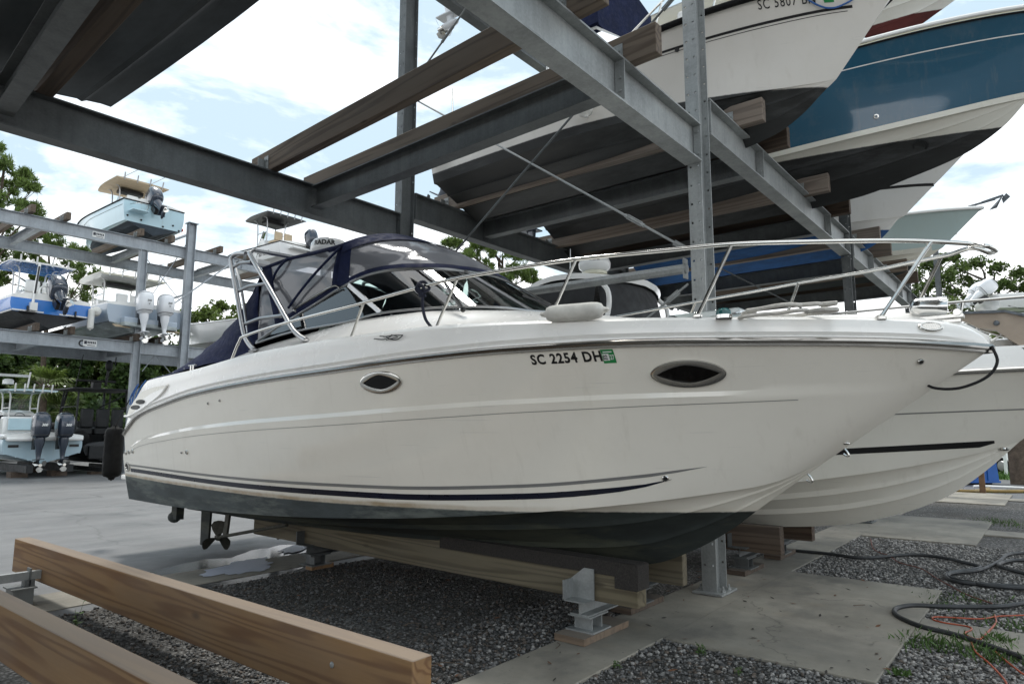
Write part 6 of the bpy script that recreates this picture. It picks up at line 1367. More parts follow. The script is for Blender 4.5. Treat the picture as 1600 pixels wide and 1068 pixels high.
# light blue centre console on top
HL = std_hull(7.5, 1.22, 0, .42, .62, 1.28, 1.42, kfwd=.72, flare=.22, cb=.94, stern=.97); hullmat('light_blue_hull', (.46, .64, .71), (.030, .042, .055), .40, .002, 2.)
lb = boat('centre_console_boat', 11.36, FY, 9.46, 'light blue centre console boat with a tan top, highest in the rack across the yard', 0)
HL.mesh('hull', MATS['light_blue_hull'], MATS['light_blue_hull'], lb, 24); deck(HL, 'deck', lb, DG, well=(.35, 5.), d=.55, nu=24); rubrail(HL, 'rub_rail', lb, MATS['black_rubber'], .03)
HL.stripe('side_stripe', .1, 6.5, lambda y: HL.shz(y)-.24, lambda y: HL.shz(y)-.215, MATS['ink_black'], lb, 20)
console(lb, 2.9, .75, GC); ttop(lb, 2.7, .9, 2.60, 1.05, 1.25, MATS['tan_vinyl'], AL, 4, legs=(-.3, .45)); leaning_post(lb, 1.9, .75, GC); outboard(lb, -.05, -.12, 1.12, MATS['outboard_grey'], 1.1, .85)
b = MB(); b.box((-.72, -.28, .80), (.62, .5, .05)); b.build('swim_step', MATS['light_blue_hull'], lb, bevel=.01); b = MB(); b.tube(spl([(-.45, -.2, .82), (-.45, -.45, 1.06), (-.8, -.45, 1.08), (-.95, -.03, 1.1)], 5), .018, 6); b.build('boarding_rail', SS, lb)
for x_, z_ in ((-1.02, .62), (-.5, .55), (.35, .48), (.75, .62), (1.0, .45)): b = MB(); b.lathe([(.04, 0), (.04, .02), (0, .02)], 10, Matrix.Rotation(PI/2, 3, 'X'), (x_, -.005, z_)); b.build('through_hull_fitting', MATS['matt_black'], lb)
b = MB(); b.ball((1.17, .12, .55), (.06, .1, .08), 10); b.build('marker_lamp', MATS['red_paint'], lb)
for sx_ in (-.75, .35): steelrail('outrigger', lb, [(sx_, 2.0, 2.66), (sx_+.9, -1.2, 3.35)], .012, AL)
# bright blue boat below left
HBB = std_hull(7.2, 1.28, 0, .52, .72, 1.0, 1.2, kfwd=.70, cb=.97, stern=.97); hullmat('bright_blue_hull', (.035, .20, .60), (.012, .014, .017), .0, 0, 0); 
bl = boat('bay_boat', 8.08, FY, 5.25, 'bright blue boat with a dark outboard on the first tier of the far rack', 0)
HBB.mesh('hull', MATS['bright_blue_hull'], pm('black_bottom_paint', (.012, .013, .015), .55, var=.4), bl, 24); HBB.stripe('chine_band', 0, 6, lambda y: HBB.chz(min(y, HBB.Lc))-.0, lambda y: HBB.chz(min(y, HBB.Lc))+.05, GC, bl, 16); deck(HBB, 'deck', bl, DG, well=(.5, 5.), d=.4, cap=.13, nu=24)
for sx_ in (-.72, .72): b = MB(); b.box((sx_, -.012, .56), (.95, .02, .05)); b.build('chine_band', GC, bl)
console(bl, 2.6, .7, GC); ttop(bl, 2.5, .8, 2.62, 1.05, 1.1, GC, GC, 4, under=MATS['blue_paint'], legs=(-.3, .4), legx=.52, box=False); leaning_post(bl, 1.7, .7, GC); outboard(bl, .12, -.12, .98, MATS['outboard_grey'], 1.25, .95)
b = MB(); b.tube([(-.62, -.06, .70), (-.50, -.02, 2.35)], .045, 8); ps = b.build('anchor_pole', GC, bl); b = MB(); b.box((-.60, -.1, .72), (.22, .18, .28)); b.build('pole_clamp', GC, ps); b = MB(); b.tube([(-.585, -.10, 1.2), (-.52, -.07, 2.2)], .03, 6); b.build('pole_shaft', MATS['black_plastic'], ps)
b = MB(); b.tube(spl([(-.35, .3, 1.05), (-.30, .3, 1.52), (.0, .3, 1.58), (.35, .3, 1.58)], 5), .03, 8); b.build('grab_rail', GC, bl)
for sx_ in (-.75, .75): b = MB(); b.box((sx_, -.10, .50), (.5, .2, .025)); b.box((sx_, -.06, .62), (.05, .06, .22)); b.build('trim_tab', MATS['black_plastic'], bl)
b = MB(); b.box((.55, -.0, 1.15), (.42, .05, .03)); b.build('transom_handle', MATS['black_plastic'], bl)
fender(on(142, 498, 1, 27.9), (0, 0, 1), .85, .11, MATS['white_vinyl'], 'small white tapered fender hanging at the bright blue boat\'s corner'); fender(on(150, 487, 1, 28.2), (.3, 1, .05), .75, .17, MATS['white_vinyl'], 'fat white fender between the bright blue boat and the twin engined boat')
# pale grey boat with twin white outboards
HGG = std_hull(8.6, 1.50, 0, .52, .80, 1.22, 1.5, kfwd=.70, cb=.92, stern=.96); hullmat('pale_grey_hull', (.38, .45, .53), (.36, .40, .40), .52, .002, 2., botrough=.4)
gg = boat('centre_console_boat', 11.33, FY, 5.25, 'pale grey boat with two white outboards and a cream top on the far first tier', 0)
HGG.mesh('hull', MATS['pale_grey_hull'], MATS['pale_grey_hull'], gg, 24); deck(HGG, 'deck', gg, DG, well=(.8, 6.), d=.5, cap=.08, nu=24); HGG.stripe('boot_stripe', 0, 7, lambda y: HGG.chz(min(y, HGG.Lc))+.0, lambda y: HGG.chz(min(y, HGG.Lc))+.03, MATS['navy_stripe'], gg, 16)
console(gg, 3.4, .75, GC, 1.2, 1.4); ttop(gg, 3.0, .9, 2.72, 1.32, 1.45, MATS['cream_gelcoat'], GC, 5, legs=(-.55, .6), legx=.75, under=GC); 
lp = leaning_post(gg, 2.1, .75, GC); b = MB(); b.box((0, .9, .95), (1.7, .35, .55)); b.build('bait_station', GC, gg, bevel=.04)
for k, xx in enumerate((-.36, .42)): outboard(gg, xx, -.40, .82, MATS['outboard_white'], 1.18, .08, [('300', .38, .09, MATS['grey_stripe']), ('V', .27, .09, MATS['grey_stripe'])])
b = MB(); b.box((.05, -.22, .55), (2.0, .4, .35)); b.build('engine_bracket', MATS['pale_grey_hull'], gg, bevel=.03)
for sx_ in (-.95, .95): b = MB(); b.box((sx_, -.16, .38), (.55, .34, .025), Matrix.Rotation(.35, 3, 'X')); b.build('trim_tab', MATS['tan_vinyl'], gg)
b = MB(); b.lathe([(.09, 0), (.09, .03), (.06, .03), (0, .02)], 14, Matrix.Rotation(-PI/2, 3, 'Y'), (-.72, 3.25, 1.28)); b.build('speaker', MATS['matt_black'], gg)
for sx_ in (-.8, 1.0): steelrail('outrigger', gg, [(sx_, 1.9, 2.78), (sx_+1.1, -.6, 3.0)], .014, AL)
# ground boat with twin dark outboards
HW2 = std_hull(8.0, 1.28, 0, .34, .65, .90, 1.2, kfwd=.70, cb=.95, stern=.93); hullmat('pale_aqua_hull', (.42, .56, .63), (.40, .46, .48), -3, 0, 0)
wg = boat('centre_console_boat', 8.22, FY+.0, .46, 'white and pale aqua boat with twin dark outboards standing on the yard', 0); HW2.mesh('hull', MATS['pale_aqua_hull'], MATS['pale_aqua_hull'], wg, 24); deck(HW2, 'deck', wg, GC, well=(.9, 5.5), d=.35, cap=.10, nu=24); rubrail(HW2, 'rub_rail', wg, GC, .07, .02)
b = MB(); b.box((0, -.12, .86), (2.3, .4, .14)); b.build('transom_platform', GC, wg, bevel=.05); console(wg, 3.4, .7, GC, 1.25, 1.0); ttop(wg, 3.0, .9, 2.68, .80, 1.2, MATS['aqua_gelcoat'], GC, 5, legs=(-.4, .5), legx=.45, box=False)
b = MB(); b.box((-.35, 1.3, 1.30), (1.25, .5, .72)); cbx = b.build('seat_back', GC, wg, bevel=.09); b = MB(); b.box((-.35, 1.0, 1.38), (1.0, .06, .42)); b.build('seat_panel', MATS['aqua_gelcoat'], cbx, bevel=.02)
b = MB(); b.box((-.2, 3.0, 1.55), (1.1, .1, .35)); b.build('dash_panel', MATS['matt_black'], wg)
b = MB(); b.box((-.55, 3.2, 3.26), (1.6, .16, .10)); b.lathe([(.18, 0), (.18, .14), (.12, .2), (0, .2)], 14, None, (-.42, 3.2, 2.92)); b.build('radar_scanner', GC, wg); steelrail('top_antenna', wg, [(-.05, 2.2, 2.75), (.0, 2.2, 3.35)], .03, GC)
for xx in (-.33, .39): outboard(wg, xx, -.38, .85, MATS['outboard_grey'], 1.16, .06, [('300', .36, .10, MATS['sticker_white'])])
for sx_ in (-.9, .95): b = MB(); b.box((sx_, -.02, .62), (.3, .03, .09)); b.build('transom_hatch', MATS['black_plastic'], wg)
t = empty('boat_trailer', (8.2, 29, 0), 0, 'dark trailer beams under the boat with twin dark outboards', 'trailer')
for sx_ in (-.6, .6):
    b = MB(); b.box((sx_, .8, .32), (.2, 5.5, .25)); b.build('runner', MATS['matt_black'], t)
    for yy in (-.7, 2.6): b = MB(); b.box((sx_, yy, .10), (.5, .5, .2)); b.build('block', MATS['dark_timber'], t)
# black rigid inflatable
rb = boat('inflatable_boat', 10.6, 28.6, .35, 'matt black rigid inflatable with a black frame top beside the twin dark outboards', 0); MK = MATS['matt_black']
HR = std_hull(7.2, 1.0, 0, .35, .8, .7, 1.0, kfwd=.7); HR.mesh('hull', MK, MK, rb, 20); deck(HR, 'deck', rb, MATS['dark_grey_vinyl'], well=(.3, 5.), d=.2, nu=20)
tb = [(1.08, -.35, .95), (1.10, .2, .98), (1.10, 2.5, 1.0), (1.0, 4.5, 1.08), (.6, 6.4, 1.25), (0, 7.3, 1.35)]; b = MB()
P = spl(tb, 6); R = [.10, .2, .27, .3, .31]+[.31]*(len(P)-5); Q = P+[mir(p) for p in reversed(P[:-1])]; b.tube(Q, R+list(reversed(R[:-1])), 14); b.build('inflatable_tube', MATS['black_rubber'], rb, ang=60)
b = MB(); b.box((0, 2.6, 1.1), (1.0, 1.0, 1.1)); b.build('console', MK, rb, bevel=.06)
for k, xx in enumerate((-.55, 0, .55)):
    b = MB(); b.box((xx, 1.2, 1.25), (.48, .45, .3)); b.box((xx, .98, 1.75), (.46, .14, .75)); b.build('seat', MK, rb, bevel=.06)
fr = MB()
for sx_ in (-1, 1):
    fr.tube([(sx_*.95, .9, 1.1), (sx_*.86, 1.1, 2.85)], .035, 6); fr.tube([(sx_*.95, 3.0, 1.1), (sx_*.86, 2.7, 2.85)], .035, 6); fr.tube([(sx_*.85, 3.4, 1.1), (sx_*.7, 2.9, 2.85)], .045, 6)
    for z_ in (1.6, 2.2): fr.tube([(sx_*.92, 1.0, z_), (sx_*.9, 2.85, z_)], .02, 6)
fr.tube([(.1, 1.6, 2.2), (.8, 1.0, 2.7)], .03, 6); fr.build('top_frame', MK, rb); b = MB(); b.box((0, 1.9, 2.90), (2.35, 2.3, .07)); b.box((0, 1.9, 3.1), (.3, .3, .3)); b.box((-.05, 1.8, 3.27), (1.45, .14, .09)); b.build('roof', MK, rb, bevel=.02)
b = MB(); b.tube([(.28, 1.7, 3.1), (.34, 1.7, 3.75)], .055, 8); b.ball((.36, 1.7, 3.92), (.15, .15, .24), 12); b.build('camera_mast', MK, rb); b = MB(); b.tube(spl([(.5, 1.7, 3.7), (.58, 1.7, 3.9), (.6, 1.7, 4.3)], 4), .02, 6); b.tube([(-.8, 1.7, 3.0), (-.62, 1.7, 4.3)], .014, 6); b.build('antenna', MK, rb)
b = MB(); b.grid([[(x_, 2.9, 1.9), (x_*.95, 2.7, 2.6)] for x_ in (-.75, 0, .75)]); b.build('windscreen', MATS['far_glass'], rb)
b = MB(); b.box((0, -.05, .45), (1.5, .12, .5)); b.build('transom', MK, rb, bevel=.02)
t = empty('boat_trailer', (10.6, 29.5, 0), 0, 'black trailer under the rigid inflatable', 'trailer')
for sx_ in (-.55, .55): b = MB(); b.box((sx_, 0, .18), (.12, 5, .16)); b.build('runner', MK, t); b = MB(); b.box((sx_, -1.2, .05), (.4, .4, .1)); b.build('block', MATS['dark_timber'], t)
# white boat with lettering on the far second tier, and a white bow below it
HP = std_hull(7.0, 1.2, 0, .40, .65, 1.08, 1.35, kfwd=.7, cb=.94, stern=.98); hullmat('work_boat_hull', (.72, .72, .71), (.36, .38, .40), .2, 0, 0)
pb = boat('centre_console_boat', 18.25, FY, 9.48, 'white boat with black side lettering above the cruiser\'s radar arch', 0); HP.mesh('hull', MATS['work_boat_hull'], MATS['work_boat_hull'], pb, 20); deck(HP, 'deck', pb, DG, well=(.35, 5.), d=.5, nu=20); rubrail(HP, 'rub_rail', pb, MATS['black_rubber'], .025)
console(pb, 2.9, .8, GC); ttop(pb, 2.7, .9, 2.9, 1.1, 1.2, MATS['black_plastic'], AL, 5, legs=(-.35, .5)); leaning_post(pb, 1.9, .8, MATS['tan_vinyl']); outboard(pb, .35, -.12, 1.05, MATS['outboard_grey'], 1.05, .35)
V2, F2 = text2d('Parker', .42, .006, .25); PP = []
for u, v in V2: p, n = HP.at(2.05-u, .60+v); PP.append(Vector((-p.x-n.x*.005, p.y, p.z)))
b = MB(); b.add(PP, [f[::-1] for f in F2]); b.build('hull_lettering', MATS['ink_black'], pb)
b = MB(); b.box((0, -.2, .85), (1.4, .4, .08)); b.build('swim_step', GC, pb)
HQ = std_hull(7.4, 1.2, 0, .45, .8, 1.3, 1.75, kfwd=.68, flare=.28); qb = boat('skiff', 16.35, FY+.4, 5.28, 'white flared bow above the cruiser\'s navy aft canvas', 0); HQ.mesh('hull', MATS['work_boat_hull'], MATS['work_boat_hull'], qb, 20); deck(HQ, 'deck', qb, DG, well=(.3, 4.5), d=.5, nu=20); rubrail(HQ, 'rub_rail', qb, GC, .03)
# ------------------------------------------------------------------ far right of the yard
t = empty('storage_bin', (25.1, 2.2, 0), 0, 'blue steel container with a red notice behind the second boat\'s bow', 'container')
c0, c1 = on(1440, 757, 2, 0), on(1562, 757, 2, 0); dx = (c1-c0).normalized(); nrm = Vector((dx.y, -dx.x, 0)); nrm = nrm if nrm.dot(c0-CP) > 0 else -nrm; o_ = Vector((25.1, 2.2, 0))
def bx(a, b_, h0, h1, d0, d1, s0=0.): return [c0+dx*a+nrm*d0+Vector((0, 0, h0))-o_, c0+dx*b_+nrm*d0+Vector((0, 0, h0))-o_, c0+dx*b_+nrm*d1+Vector((0, 0, h0))-o_, c0+dx*a+nrm*d1+Vector((0, 0, h0))-o_, c0+dx*a+nrm*d0+Vector((0, 0, h1))-o_, c0+dx*(b_-s0)+nrm*d0+Vector((0, 0, h1))-o_, c0+dx*(b_-s0)+nrm*d1+Vector((0, 0, h1))-o_, c0+dx*a+nrm*d1+Vector((0, 0, h1))-o_]
BF = [(0, 1, 2, 3), (7, 6, 5, 4), (0, 1, 5, 4), (1, 2, 6, 5), (2, 3, 7, 6), (3, 0, 4, 7)]; LW = (c1-c0).length
b = MB(); b.add(bx(0, LW, .10, 1.22, 0, 1.7, .08), BF); b.add(bx(-.03, LW+.03, .06, .12, -.03, 1.73), BF); b.add(bx(-.03, LW-.05, 1.22, 1.28, -.03, 1.73), BF)
for k in range(4): b.add(bx(.25+k*LW/4, .33+k*LW/4, .12, 1.22, -.03, 0), BF)
b.build('bin_body', MATS['blue_steel'], t); b = MB(); b.add(bx(LW-.62, LW-.38, .58, .86, -.05, -.035), BF); b.build('notice', MATS['red_paint'], t); b = MB(); b.add(bx(.2, .35, 0, .07, .1, .3), BF); b.add(bx(LW-.3, LW-.15, 0, .07, .1, .3), BF); b.build('foot', MATS['matt_black'], t)
def post(name, px_, py_, top, r, mat, label, cat='post'):
    P = on(px_, py_, 2, 0); z1 = P.z+(py_-top)/CAM_F*((P-CP).dot(FW)); b = MB(); b.box((0, 0, z1/2), (r*2, r*2, z1)); b.box((0, 0, z1+.01), (r*1.7, r*1.7, .02)); o = tag(b.build(name, mat, bevel=.01), label, cat); o.location = P
post('wooden_post', 1536, 771, 690, .065, MATS['wood_post'], 'brown wooden post in front of the blue container'); post('marker_post', 1573, 744, 690, .055, GC, 'slim white post beside the white car at the right edge'); post('wooden_post', 1597, 756, 660, .28, MATS['bark'], 'broad dark timber post at the right edge of the picture')
# white car glimpsed behind the container
cp_ = on(1558, 742, 2, 0)+Vector((2.2, .25, 0)); t = empty('parked_car', cp_, math.radians(-42), 'white car glimpsed between the blue container and the white post', 'car')
b = MB(); prof = [(-2.1, .30), (-2.15, .75), (-1.9, .92), (-1.2, 1.0), (-.5, 1.42), (.9, 1.45), (1.6, 1.02), (2.05, .95), (2.15, .6), (2.1, .30)]
rows = [[Vector((xx*(1 if z_ < 1.05 else .86), y_, z_)) for y_, z_ in prof] for xx in (-.88, -.8, 0, .8, .88)]; rows[0] = [Vector((p.x, p.y*.96, p.z*.97)) for p in rows[0]]; rows[-1] = [Vector((p.x, p.y*.96, p.z*.97)) for p in rows[-1]]; b.grid(rows, False, True); b.add(rows[0], [tuple(range(10))]); b.add(rows[-1], [tuple(range(10))]); b.build('body', GC, t, ang=50)
for sx_ in (-1, 1):
    b = MB(); b.add([(sx_*.80, -1.0, 1.05), (sx_*.76, -.45, 1.36), (sx_*.76, .85, 1.38), (sx_*.80, 1.4, 1.05)], [(0, 1, 2, 3)]); b.build('side_window', MATS['smoked_glass'], t)
    for yy in (-1.35, 1.3): b = MB(); b.tube([(sx_*.92, yy, .32), (sx_*.70, yy, .32)], .32, 18); wv_ = b.build('wheel', MATS['black_rubber'], t); b = MB(); b.lathe([(.2, 0), (.18, .02), (0, .03)], 14, Matrix.Rotation(sx_*PI/2, 3, 'Y'), (sx_*.921, yy, .32)); b.build('rim', AL, wv_)
    b = MB(); b.box((sx_*.62, -2.1, .78), (.34, .12, .16)); b.build('headlight', MATS['far_glass'], t); b = MB(); b.box((sx_*.66, 2.08, .82), (.28, .12, .16)); b.build('tail_light', MATS['red_paint'], t)
# small white boat on a lift beyond the rack at the right
sp_ = on(1470, 476, 0, 38.); HS = std_hull(6.5, 1.15, 0, .3, .6, .9, 1.15, kfwd=.7); sb = boat('centre_console_boat', 38.4, sp_.y-1.8, 6.95, 'small white boat with white outboards far off beyond the chrome search light', PI+.55); HS.mesh('hull', MATS['work_boat_hull'], MATS['work_boat_hull'], sb, 20); deck(HS, 'deck', sb, DG, well=(.3, 4.5), d=.5, nu=20); outboard(sb, -.3, -.3, .9, MATS['outboard_white'], 1.05, .9); outboard(sb, .4, -.3, .9, MATS['outboard_white'], 1.05, .9)
fcol(40.5, 9.5, 6.6, 'distant steel post under the small far white boat', cap=False); b = MB(); b.ibeam((0, -6, 0), (0, 4, 0), .4, .2); o = tag(b.build('lift_beam', FS), 'distant steel beam carrying the small far white boat', 'steel beam'); o.location = (39.5, sp_.y-2, 6.7); fcol(39.5, sp_.y-6, 6.5, 'second distant steel post under the small far white boat', cap=False)
# ================================================================== trees
def leafmat(name, col, tr=.25):
    m, nt, b = newmat(name); q = NT(nt); g = q.n('ShaderNodeNewGeometry').outputs['Random Per Island']
    c = q.mix(g, tuple(x*.55 for x in col), tuple(x*1.5 for x in col)); setb(nt, b, Base_Color=c, Roughness=.6, Specular_IOR_Level=.3)
    t = nt.nodes.new('ShaderNodeBsdfTranslucent'); nt.links.new(q.mix(.3, c, (.14, .22, .03)), t.inputs[0]); ms = nt.nodes.new('ShaderNodeMixShader'); ms.inputs[0].default_value = tr
    nt.links.new(b.outputs[0], ms.inputs[1]); nt.links.new(t.outputs[0], ms.inputs[2]); nt.links.new(ms.outputs[0], [n for n in nt.nodes if n.type == 'OUTPUT_MATERIAL'][0].inputs[0]); return m
LM = {'oak': leafmat('oak_leaf', (.075, .115, .028)), 'wood': leafmat('woodland_leaf', (.050, .088, .024)), 'bright': leafmat('bright_leaf', (.11, .155, .035)), 'pine': leafmat('pine_needle', (.11, .165, .040), .25), 'palm': leafmat('palm_leaf', (.095, .135, .030))}
def rdir(n):
    v = RNG.normal(0, 1, (n, 3)); return v/np.linalg.norm(v, axis=1, keepdims=True)
def leaves(cl, per, size, flat=.75, needle=False):
    """cl: (n,4) centres and radii -> verts, quads"""
    cl = np.asarray(cl, float); n = len(cl)*per; idx = np.repeat(np.arange(len(cl)), per)
    d = rdir(n); r = RNG.uniform(.25, 1, (n, 1))**.6; off = d*r*cl[idx, 3:4]*(1, 1, flat); Cn = cl[idx, :3]+off
    if needle: a = d*.5+rdir(n)*.6+np.array([0, 0, .45])
    else: a = rdir(n)
    a /= np.linalg.norm(a, axis=1, keepdims=True); b = np.cross(a, rdir(n)); b /= np.linalg.norm(b, axis=1, keepdims=True)+1e-9
    s = size*RNG.uniform(.6, 1.35, (n, 1)); wdt = s*(.07 if needle else .42)
    V = np.stack([Cn-a*s*.5, Cn+b*wdt, Cn+a*s*.5, Cn-b*wdt], 1).reshape(-1, 3); return V, np.arange(n*4).reshape(n, 4)
def tree(name, base, clumps, trunk_r, label, leaf, bark='bark', per=160, size=.16, sub=5, subr=.5, needle=False, group=None, lean=(0, 0), fork=.35, limbs=True, tuft=0, cat='tree'):
    base = Vector(base); cl = np.array([tuple(c) for c in clumps], float); t = empty(name, base, 0, label, cat, group)
    cen = Vector(cl[:, :3].mean(0)); topz = cl[:, 2].max(); ax = Vector((cen.x, cen.y, topz-.3))
    tr = MB(); h = topz-base.z; P = [Vector((0, 0, -.1))]+[Vector((lerp(0, ax.x-base.x, (k/7)**1.4)+random.uniform(-.12, .12), lerp(0, ax.y-base.y, (k/7)**1.4)+random.uniform(-.12, .12), h*.92*k/7)) for k in range(1, 8)]
    tr.tube(spl(P, 4), [lerp(trunk_r, trunk_r*.22, (i/28)**.8) for i in range(29)], 9); Ptr = spl(P, 4)
    if limbs:
        for c in cl:
            q_ = Vector(c[:3])-base; zt = max(h*fork*.6, q_.z-abs(Vector((q_.x, q_.y, 0)).length)*.55-.3); k = min(range(len(Ptr)), key=lambda i: abs(Ptr[i].z-zt)); s0 = Ptr[k]
            m_ = s0.lerp(q_, .5)+Vector((random.uniform(-.25, .25), random.uniform(-.25, .25), random.uniform(.05, .35))); r0 = trunk_r*.30
            tr.tube(spl([s0, m_, q_], 6), [lerp(r0, r0*.18, i/12) for i in range(13)], 6)
            for _ in range(3):
                e = q_+Vector(rdir(1)[0])*c[3]*.8; tr.tube(spl([m_.lerp(q_, random.uniform(.4, .9)), q_.lerp(e, .5)+Vector((0, 0, .08)), e], 4), [r0*.25, r0*.2, r0*.17, r0*.15, r0*.13, r0*.1, r0*.08, r0*.06, r0*.05], 5)
    tr.build('trunk', MATS[bark], t, ang=80)
    sc = np.repeat(cl, sub, 0); sc[:, :3] += rdir(len(sc))*RNG.uniform(.35, 1., (len(sc), 1))*sc[:, 3:4]*(1, 1, .7); sc[:, 3] *= RNG.uniform(.35, 1.0, len(sc))*subr
    if tuft:
        tc = np.repeat(sc, tuft, 0); tc[:, :3] += rdir(len(tc))*tc[:, 3:4]*RNG.uniform(.4, 1.1, (len(tc), 1)); tc[:, 3] = .26*RNG.uniform(.7, 1.2, len(tc)); sc = tc
    V, Fq = leaves(sc, per, size, .8, needle); V -= np.array(base)
    fastmesh('crown', V, Fq, leaf, t); return t
def pc(lst, d, jit=1.2):
    """pixel clumps (x, y, radius px) at depth d -> world clumps spread in depth"""
    out = []
    for x, y, r in lst:
        dd = d+random.uniform(-jit, jit); P = dep(x, y, dd); out.append((P.x, P.y, P.z, r/CAM_F*dd))
    return out
def ground_at(x, d): P = dep(x, 672, d); return (P.x, P.y, 0)
PIN = dict(leaf=LM['pine'], needle=True, per=44, size=.40, sub=5, subr=.68, tuft=4, group='pine trees behind the yard')
tree('pine_tree', ground_at(-70, 40), pc([(4, 252, 18), (-20, 262, 20), (34, 278, 17), (15, 290, 26), (52, 295, 16), (30, 318, 28), (60, 328, 18), (-15, 320, 30), (5, 345, 26), (20, 375, 14), (-30, 225, 28), (-60, 290, 34), (-50, 350, 34)], 40), .30, 'tall pine at the upper left with open clumps above the far racks', **PIN)
tree('pine_tree', ground_at(58, 44), pc([(15, 402, 28), (52, 395, 24), (90, 392, 26), (112, 415, 26), (135, 425, 20), (85, 440, 30), (125, 462, 24), (60, 430, 24), (150, 438, 12), (10, 440, 24), (35, 470, 22), (100, 480, 24), (140, 492, 16), (80, 372, 22), (5, 480, 20), (125, 395, 14), (-20, 410, 30)], 44), .28, 'pine between the bright blue boat and the twin engined boat', **PIN)
tree('pine_tree', ground_at(775, 42), pc([(705, 380, 16), (728, 392, 22), (748, 408, 24), (785, 396, 26), (812, 400, 20), (770, 430, 26), (800, 425, 26), (832, 432, 18), (790, 458, 26), (822, 462, 18), (850, 452, 14), (745, 372, 20), (765, 385, 20), (845, 470, 14)], 42), .28, 'pine seen through the gap behind the cruiser\'s windscreen', **PIN)
tree('oak_tree', ground_at(325, 48), pc([(282, 515, 22), (300, 500, 18), (325, 488, 16), (345, 478, 12), (318, 520, 26), (352, 505, 22), (380, 490, 20), (285, 552, 24), (330, 555, 28), (372, 540, 26), (300, 590, 26), (350, 590, 26), (400, 520, 26), (262, 585, 20), (258, 540, 14)], 48), .30, 'green broadleaf tree right of the capped far column', LM['bright'], per=60, size=.18, sub=13, subr=.8, group='broadleaf trees behind the yard')
WK = dict(per=120, size=.24, sub=8, subr=.6, group='broadleaf trees behind the yard')
for k, (x, d, top, lb, lf) in enumerate([(-30, 47, 545, 'shaded tree at the left edge under the far rack', 'wood'), (30, 50, 540, 'dark tree behind the twin dark outboards', 'wood'), (95, 47, 535, 'leafy tree above the palm in the far woods', 'wood'), (150, 50, 530, 'tall leafy tree behind the black inflatable', 'bright'), (205, 46, 540, 'tree behind the lower part of the far column', 'wood'), (248, 49, 545, 'tree between the far column and the cruiser\'s navy canvas', 'wood')]):
    cl_ = [(x+random.uniform(-34, 34), random.uniform(top, 655), random.uniform(16, 28)) for _ in range(30)]; tree('woodland_tree', ground_at(x, d), pc(cl_, d, 1.6), .24, lb, LM[lf], **WK)
oakg = 'live oaks at the right'
tree('live_oak', ground_at(1545, 46), pc([(1475, 432, 16), (1500, 418, 16), (1528, 412, 15), (1552, 420, 14), (1588, 428, 16), (1510, 440, 18), (1485, 455, 16), (1535, 448, 17), (1565, 445, 14), (1595, 448, 16), (1555, 472, 15), (1518, 470, 14), (1580, 475, 13), (1605, 470, 18), (1500, 480, 12), (1620, 440, 22), (1572, 496, 10), (1460, 445, 12)], 46), .36, 'spreading live oak with crooked limbs right of the anchor bow', LM['oak'], 'grey_bark', per=34, size=.18, sub=15, subr=.75, group=oakg, fork=.2)
tree('live_oak', ground_at(1445, 50), pc([(1430, 432, 16), (1448, 415, 14), (1440, 450, 18), (1462, 412, 12), (1425, 462, 16), (1455, 470, 16), (1475, 402, 10), (1490, 404, 9)], 50), .30, 'second live oak close behind the rack end', LM['oak'], 'grey_bark', per=40, size=.18, sub=14, subr=.75, group=oakg, fork=.2)
def palm(name, base, heads, label, R=1.3, trunk=.16, nf=26, blades=15, cat='palm', group=None):
    t = empty(name, base, 0, label, cat, group); base = Vector(base); V = []; Fq = []
    tr = MB()
    for hd in heads:
        hd = Vector(hd)-base; tr.tube(spl([(hd.x*.9, hd.y*.9, -.1), (hd.x*.95, hd.y*.95, hd.z*.5), tuple(hd)], 5), [trunk*1.15]+[trunk]*10, 9)
        for k in range(nf):
            az = random.uniform(0, 6.28); el = random.uniform(-.55, 1.25); d = Vector((_c(az)*_c(el), _s(az)*_c(el), _s(el))); Lp = R*random.uniform(.35, .55); c = hd+d*Lp; sd = d.cross(Vector((0, 0, 1))).normalized(); up = sd.cross(d)
            tr.tube([hd, c], [.018, .010], 4, caps=False)
            for j in range(blades):
                a = lerp(-1.35, 1.35, j/(blades-1))+random.uniform(-.05, .05); dd = (d*_c(a)+sd*_s(a)).normalized(); ll = R*random.uniform(.5, .72)*(1-.12*abs(a)); wv = dd.cross(up).normalized()*.022*R; m_ = c+dd*ll*.55+Vector((0, 0, .02)); e = c+dd*ll+Vector((0, 0, -.30*ll)); n0 = len(V); V += [c-wv*.4, c+wv*.4, m_+wv, m_-wv, e]; Fq += [(n0, n0+1, n0+2, n0+3), (n0+3, n0+2, n0+4, n0+4)]
    tr.build('trunk', MATS['bark'], t, ang=80); me = MB(); me.add(V, [f if f[2] != f[3] else f[:3] for f in Fq]); 
    m2 = bpy.data.meshes.new('fronds'); m2.from_pydata([tuple(p) for p in V], [], [f if f[2] != f[3] else f[:3] for f in Fq]); m2.materials.append(LM['palm']); o = bpy.data.objects.new('fronds', m2); COL.objects.link(o); o.parent = t
    return t
pg = 'cabbage palms around the yard'
palm('cabbage_palm', ground_at(70, 35), [dep(70, 606, 35)], 'shaggy cabbage palm between the twin dark outboards and the black inflatable', 1.55, nf=46, group=pg); palm('cabbage_palm', ground_at(98, 36), [dep(98, 645, 36)], 'low palm behind the black inflatable\'s frame', 1.4, nf=34, group=pg); palm('cabbage_palm', ground_at(30, 37), [dep(34, 628, 37)], 'low palm behind the twin dark outboards', 1.4, nf=34, group=pg)
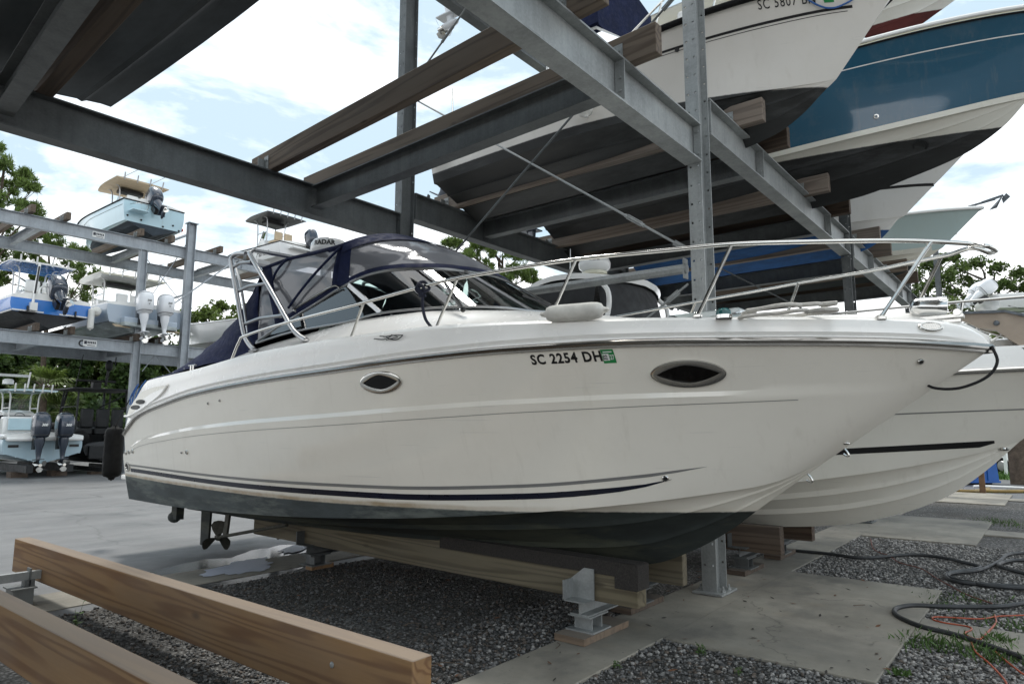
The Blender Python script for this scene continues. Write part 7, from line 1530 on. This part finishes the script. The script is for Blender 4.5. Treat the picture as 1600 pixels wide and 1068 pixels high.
palm('cabbage_palm', ground_at(1490, 33), [dep(1492, 488, 33)], 'palm whose fan leaves show left behind the second boat\'s rail', .95, nf=30, group=pg); palm('cabbage_palm', ground_at(1550, 34), [dep(1552, 490, 34)], 'palm whose fan leaves show above the anchor', .95, nf=30, group=pg); palm('cabbage_palm', ground_at(1580, 28), [dep(1575, 532, 28)], 'palm glimpsed under the anchor shank', .9, nf=34, group=pg)
# undergrowth behind the yard
def under(name, x0, x1, y0, y1, zmax, n, per, size, leaf):
    cl_ = np.stack([RNG.uniform(x0, x1, n), RNG.uniform(y0, y1, n), RNG.uniform(.3, zmax, n), RNG.uniform(.6, 1.3, n)], -1); V, Fq = leaves(cl_, per, size); o = fastmesh(name, V, Fq, leaf); o['kind'] = 'stuff'; return o
under('undergrowth', 2, 62, 44, 52, 3.8, 420, 130, .30, LM['wood']); under('undergrowth', 34, 50, -3, 10, 2.2, 90, 120, .24, LM['oak']); under('undergrowth', 44, 62, 6, 44, 3.4, 160, 90, .34, LM['wood'])
under('undergrowth', 3, 19, 44, 46, .9, 50, 110, .20, LM['wood'])

# ------------------------------------------------------------------ unseen boats and beams added at left and overhead to shade this bay
HZ = std_hull(8.2, 1.35, 0, .4, .8, 1.5, 1.9, kfwd=.70)
for k, (x, y, z, lb) in enumerate([(-4.9, 8.2, .5, 'stored boat on the ground left of the picture'), (-4.9, 8.0, 5.05, 'stored boat on the first tier left of the picture'), (-1.7, 8.0, 5.05, 'nearer stored boat on the first tier left of the picture'), (1.4, 8.0, 9.4, 'stored boat on the second tier over the empty ground timbers')]):
    o = boat('stored_boat', x, y, z, lb); HZ.mesh('hull', MATS['overhead_hull'] if z > 9 else MATS['second_hull'], MATS['overhead_hull'], o, 20); deck(HZ, 'deck', o, DG, well=(.4, 5.), d=.6, nu=20); rubrail(HZ, 'rub_rail', o, MATS['black_rubber'])
xbeam(-8, -1.1, YN, ZL, GS, 'front beam of the bay left of the picture'); xbeam(-8, -1.1, YF, ZL, AG, 'back beam of the bay left of the picture')
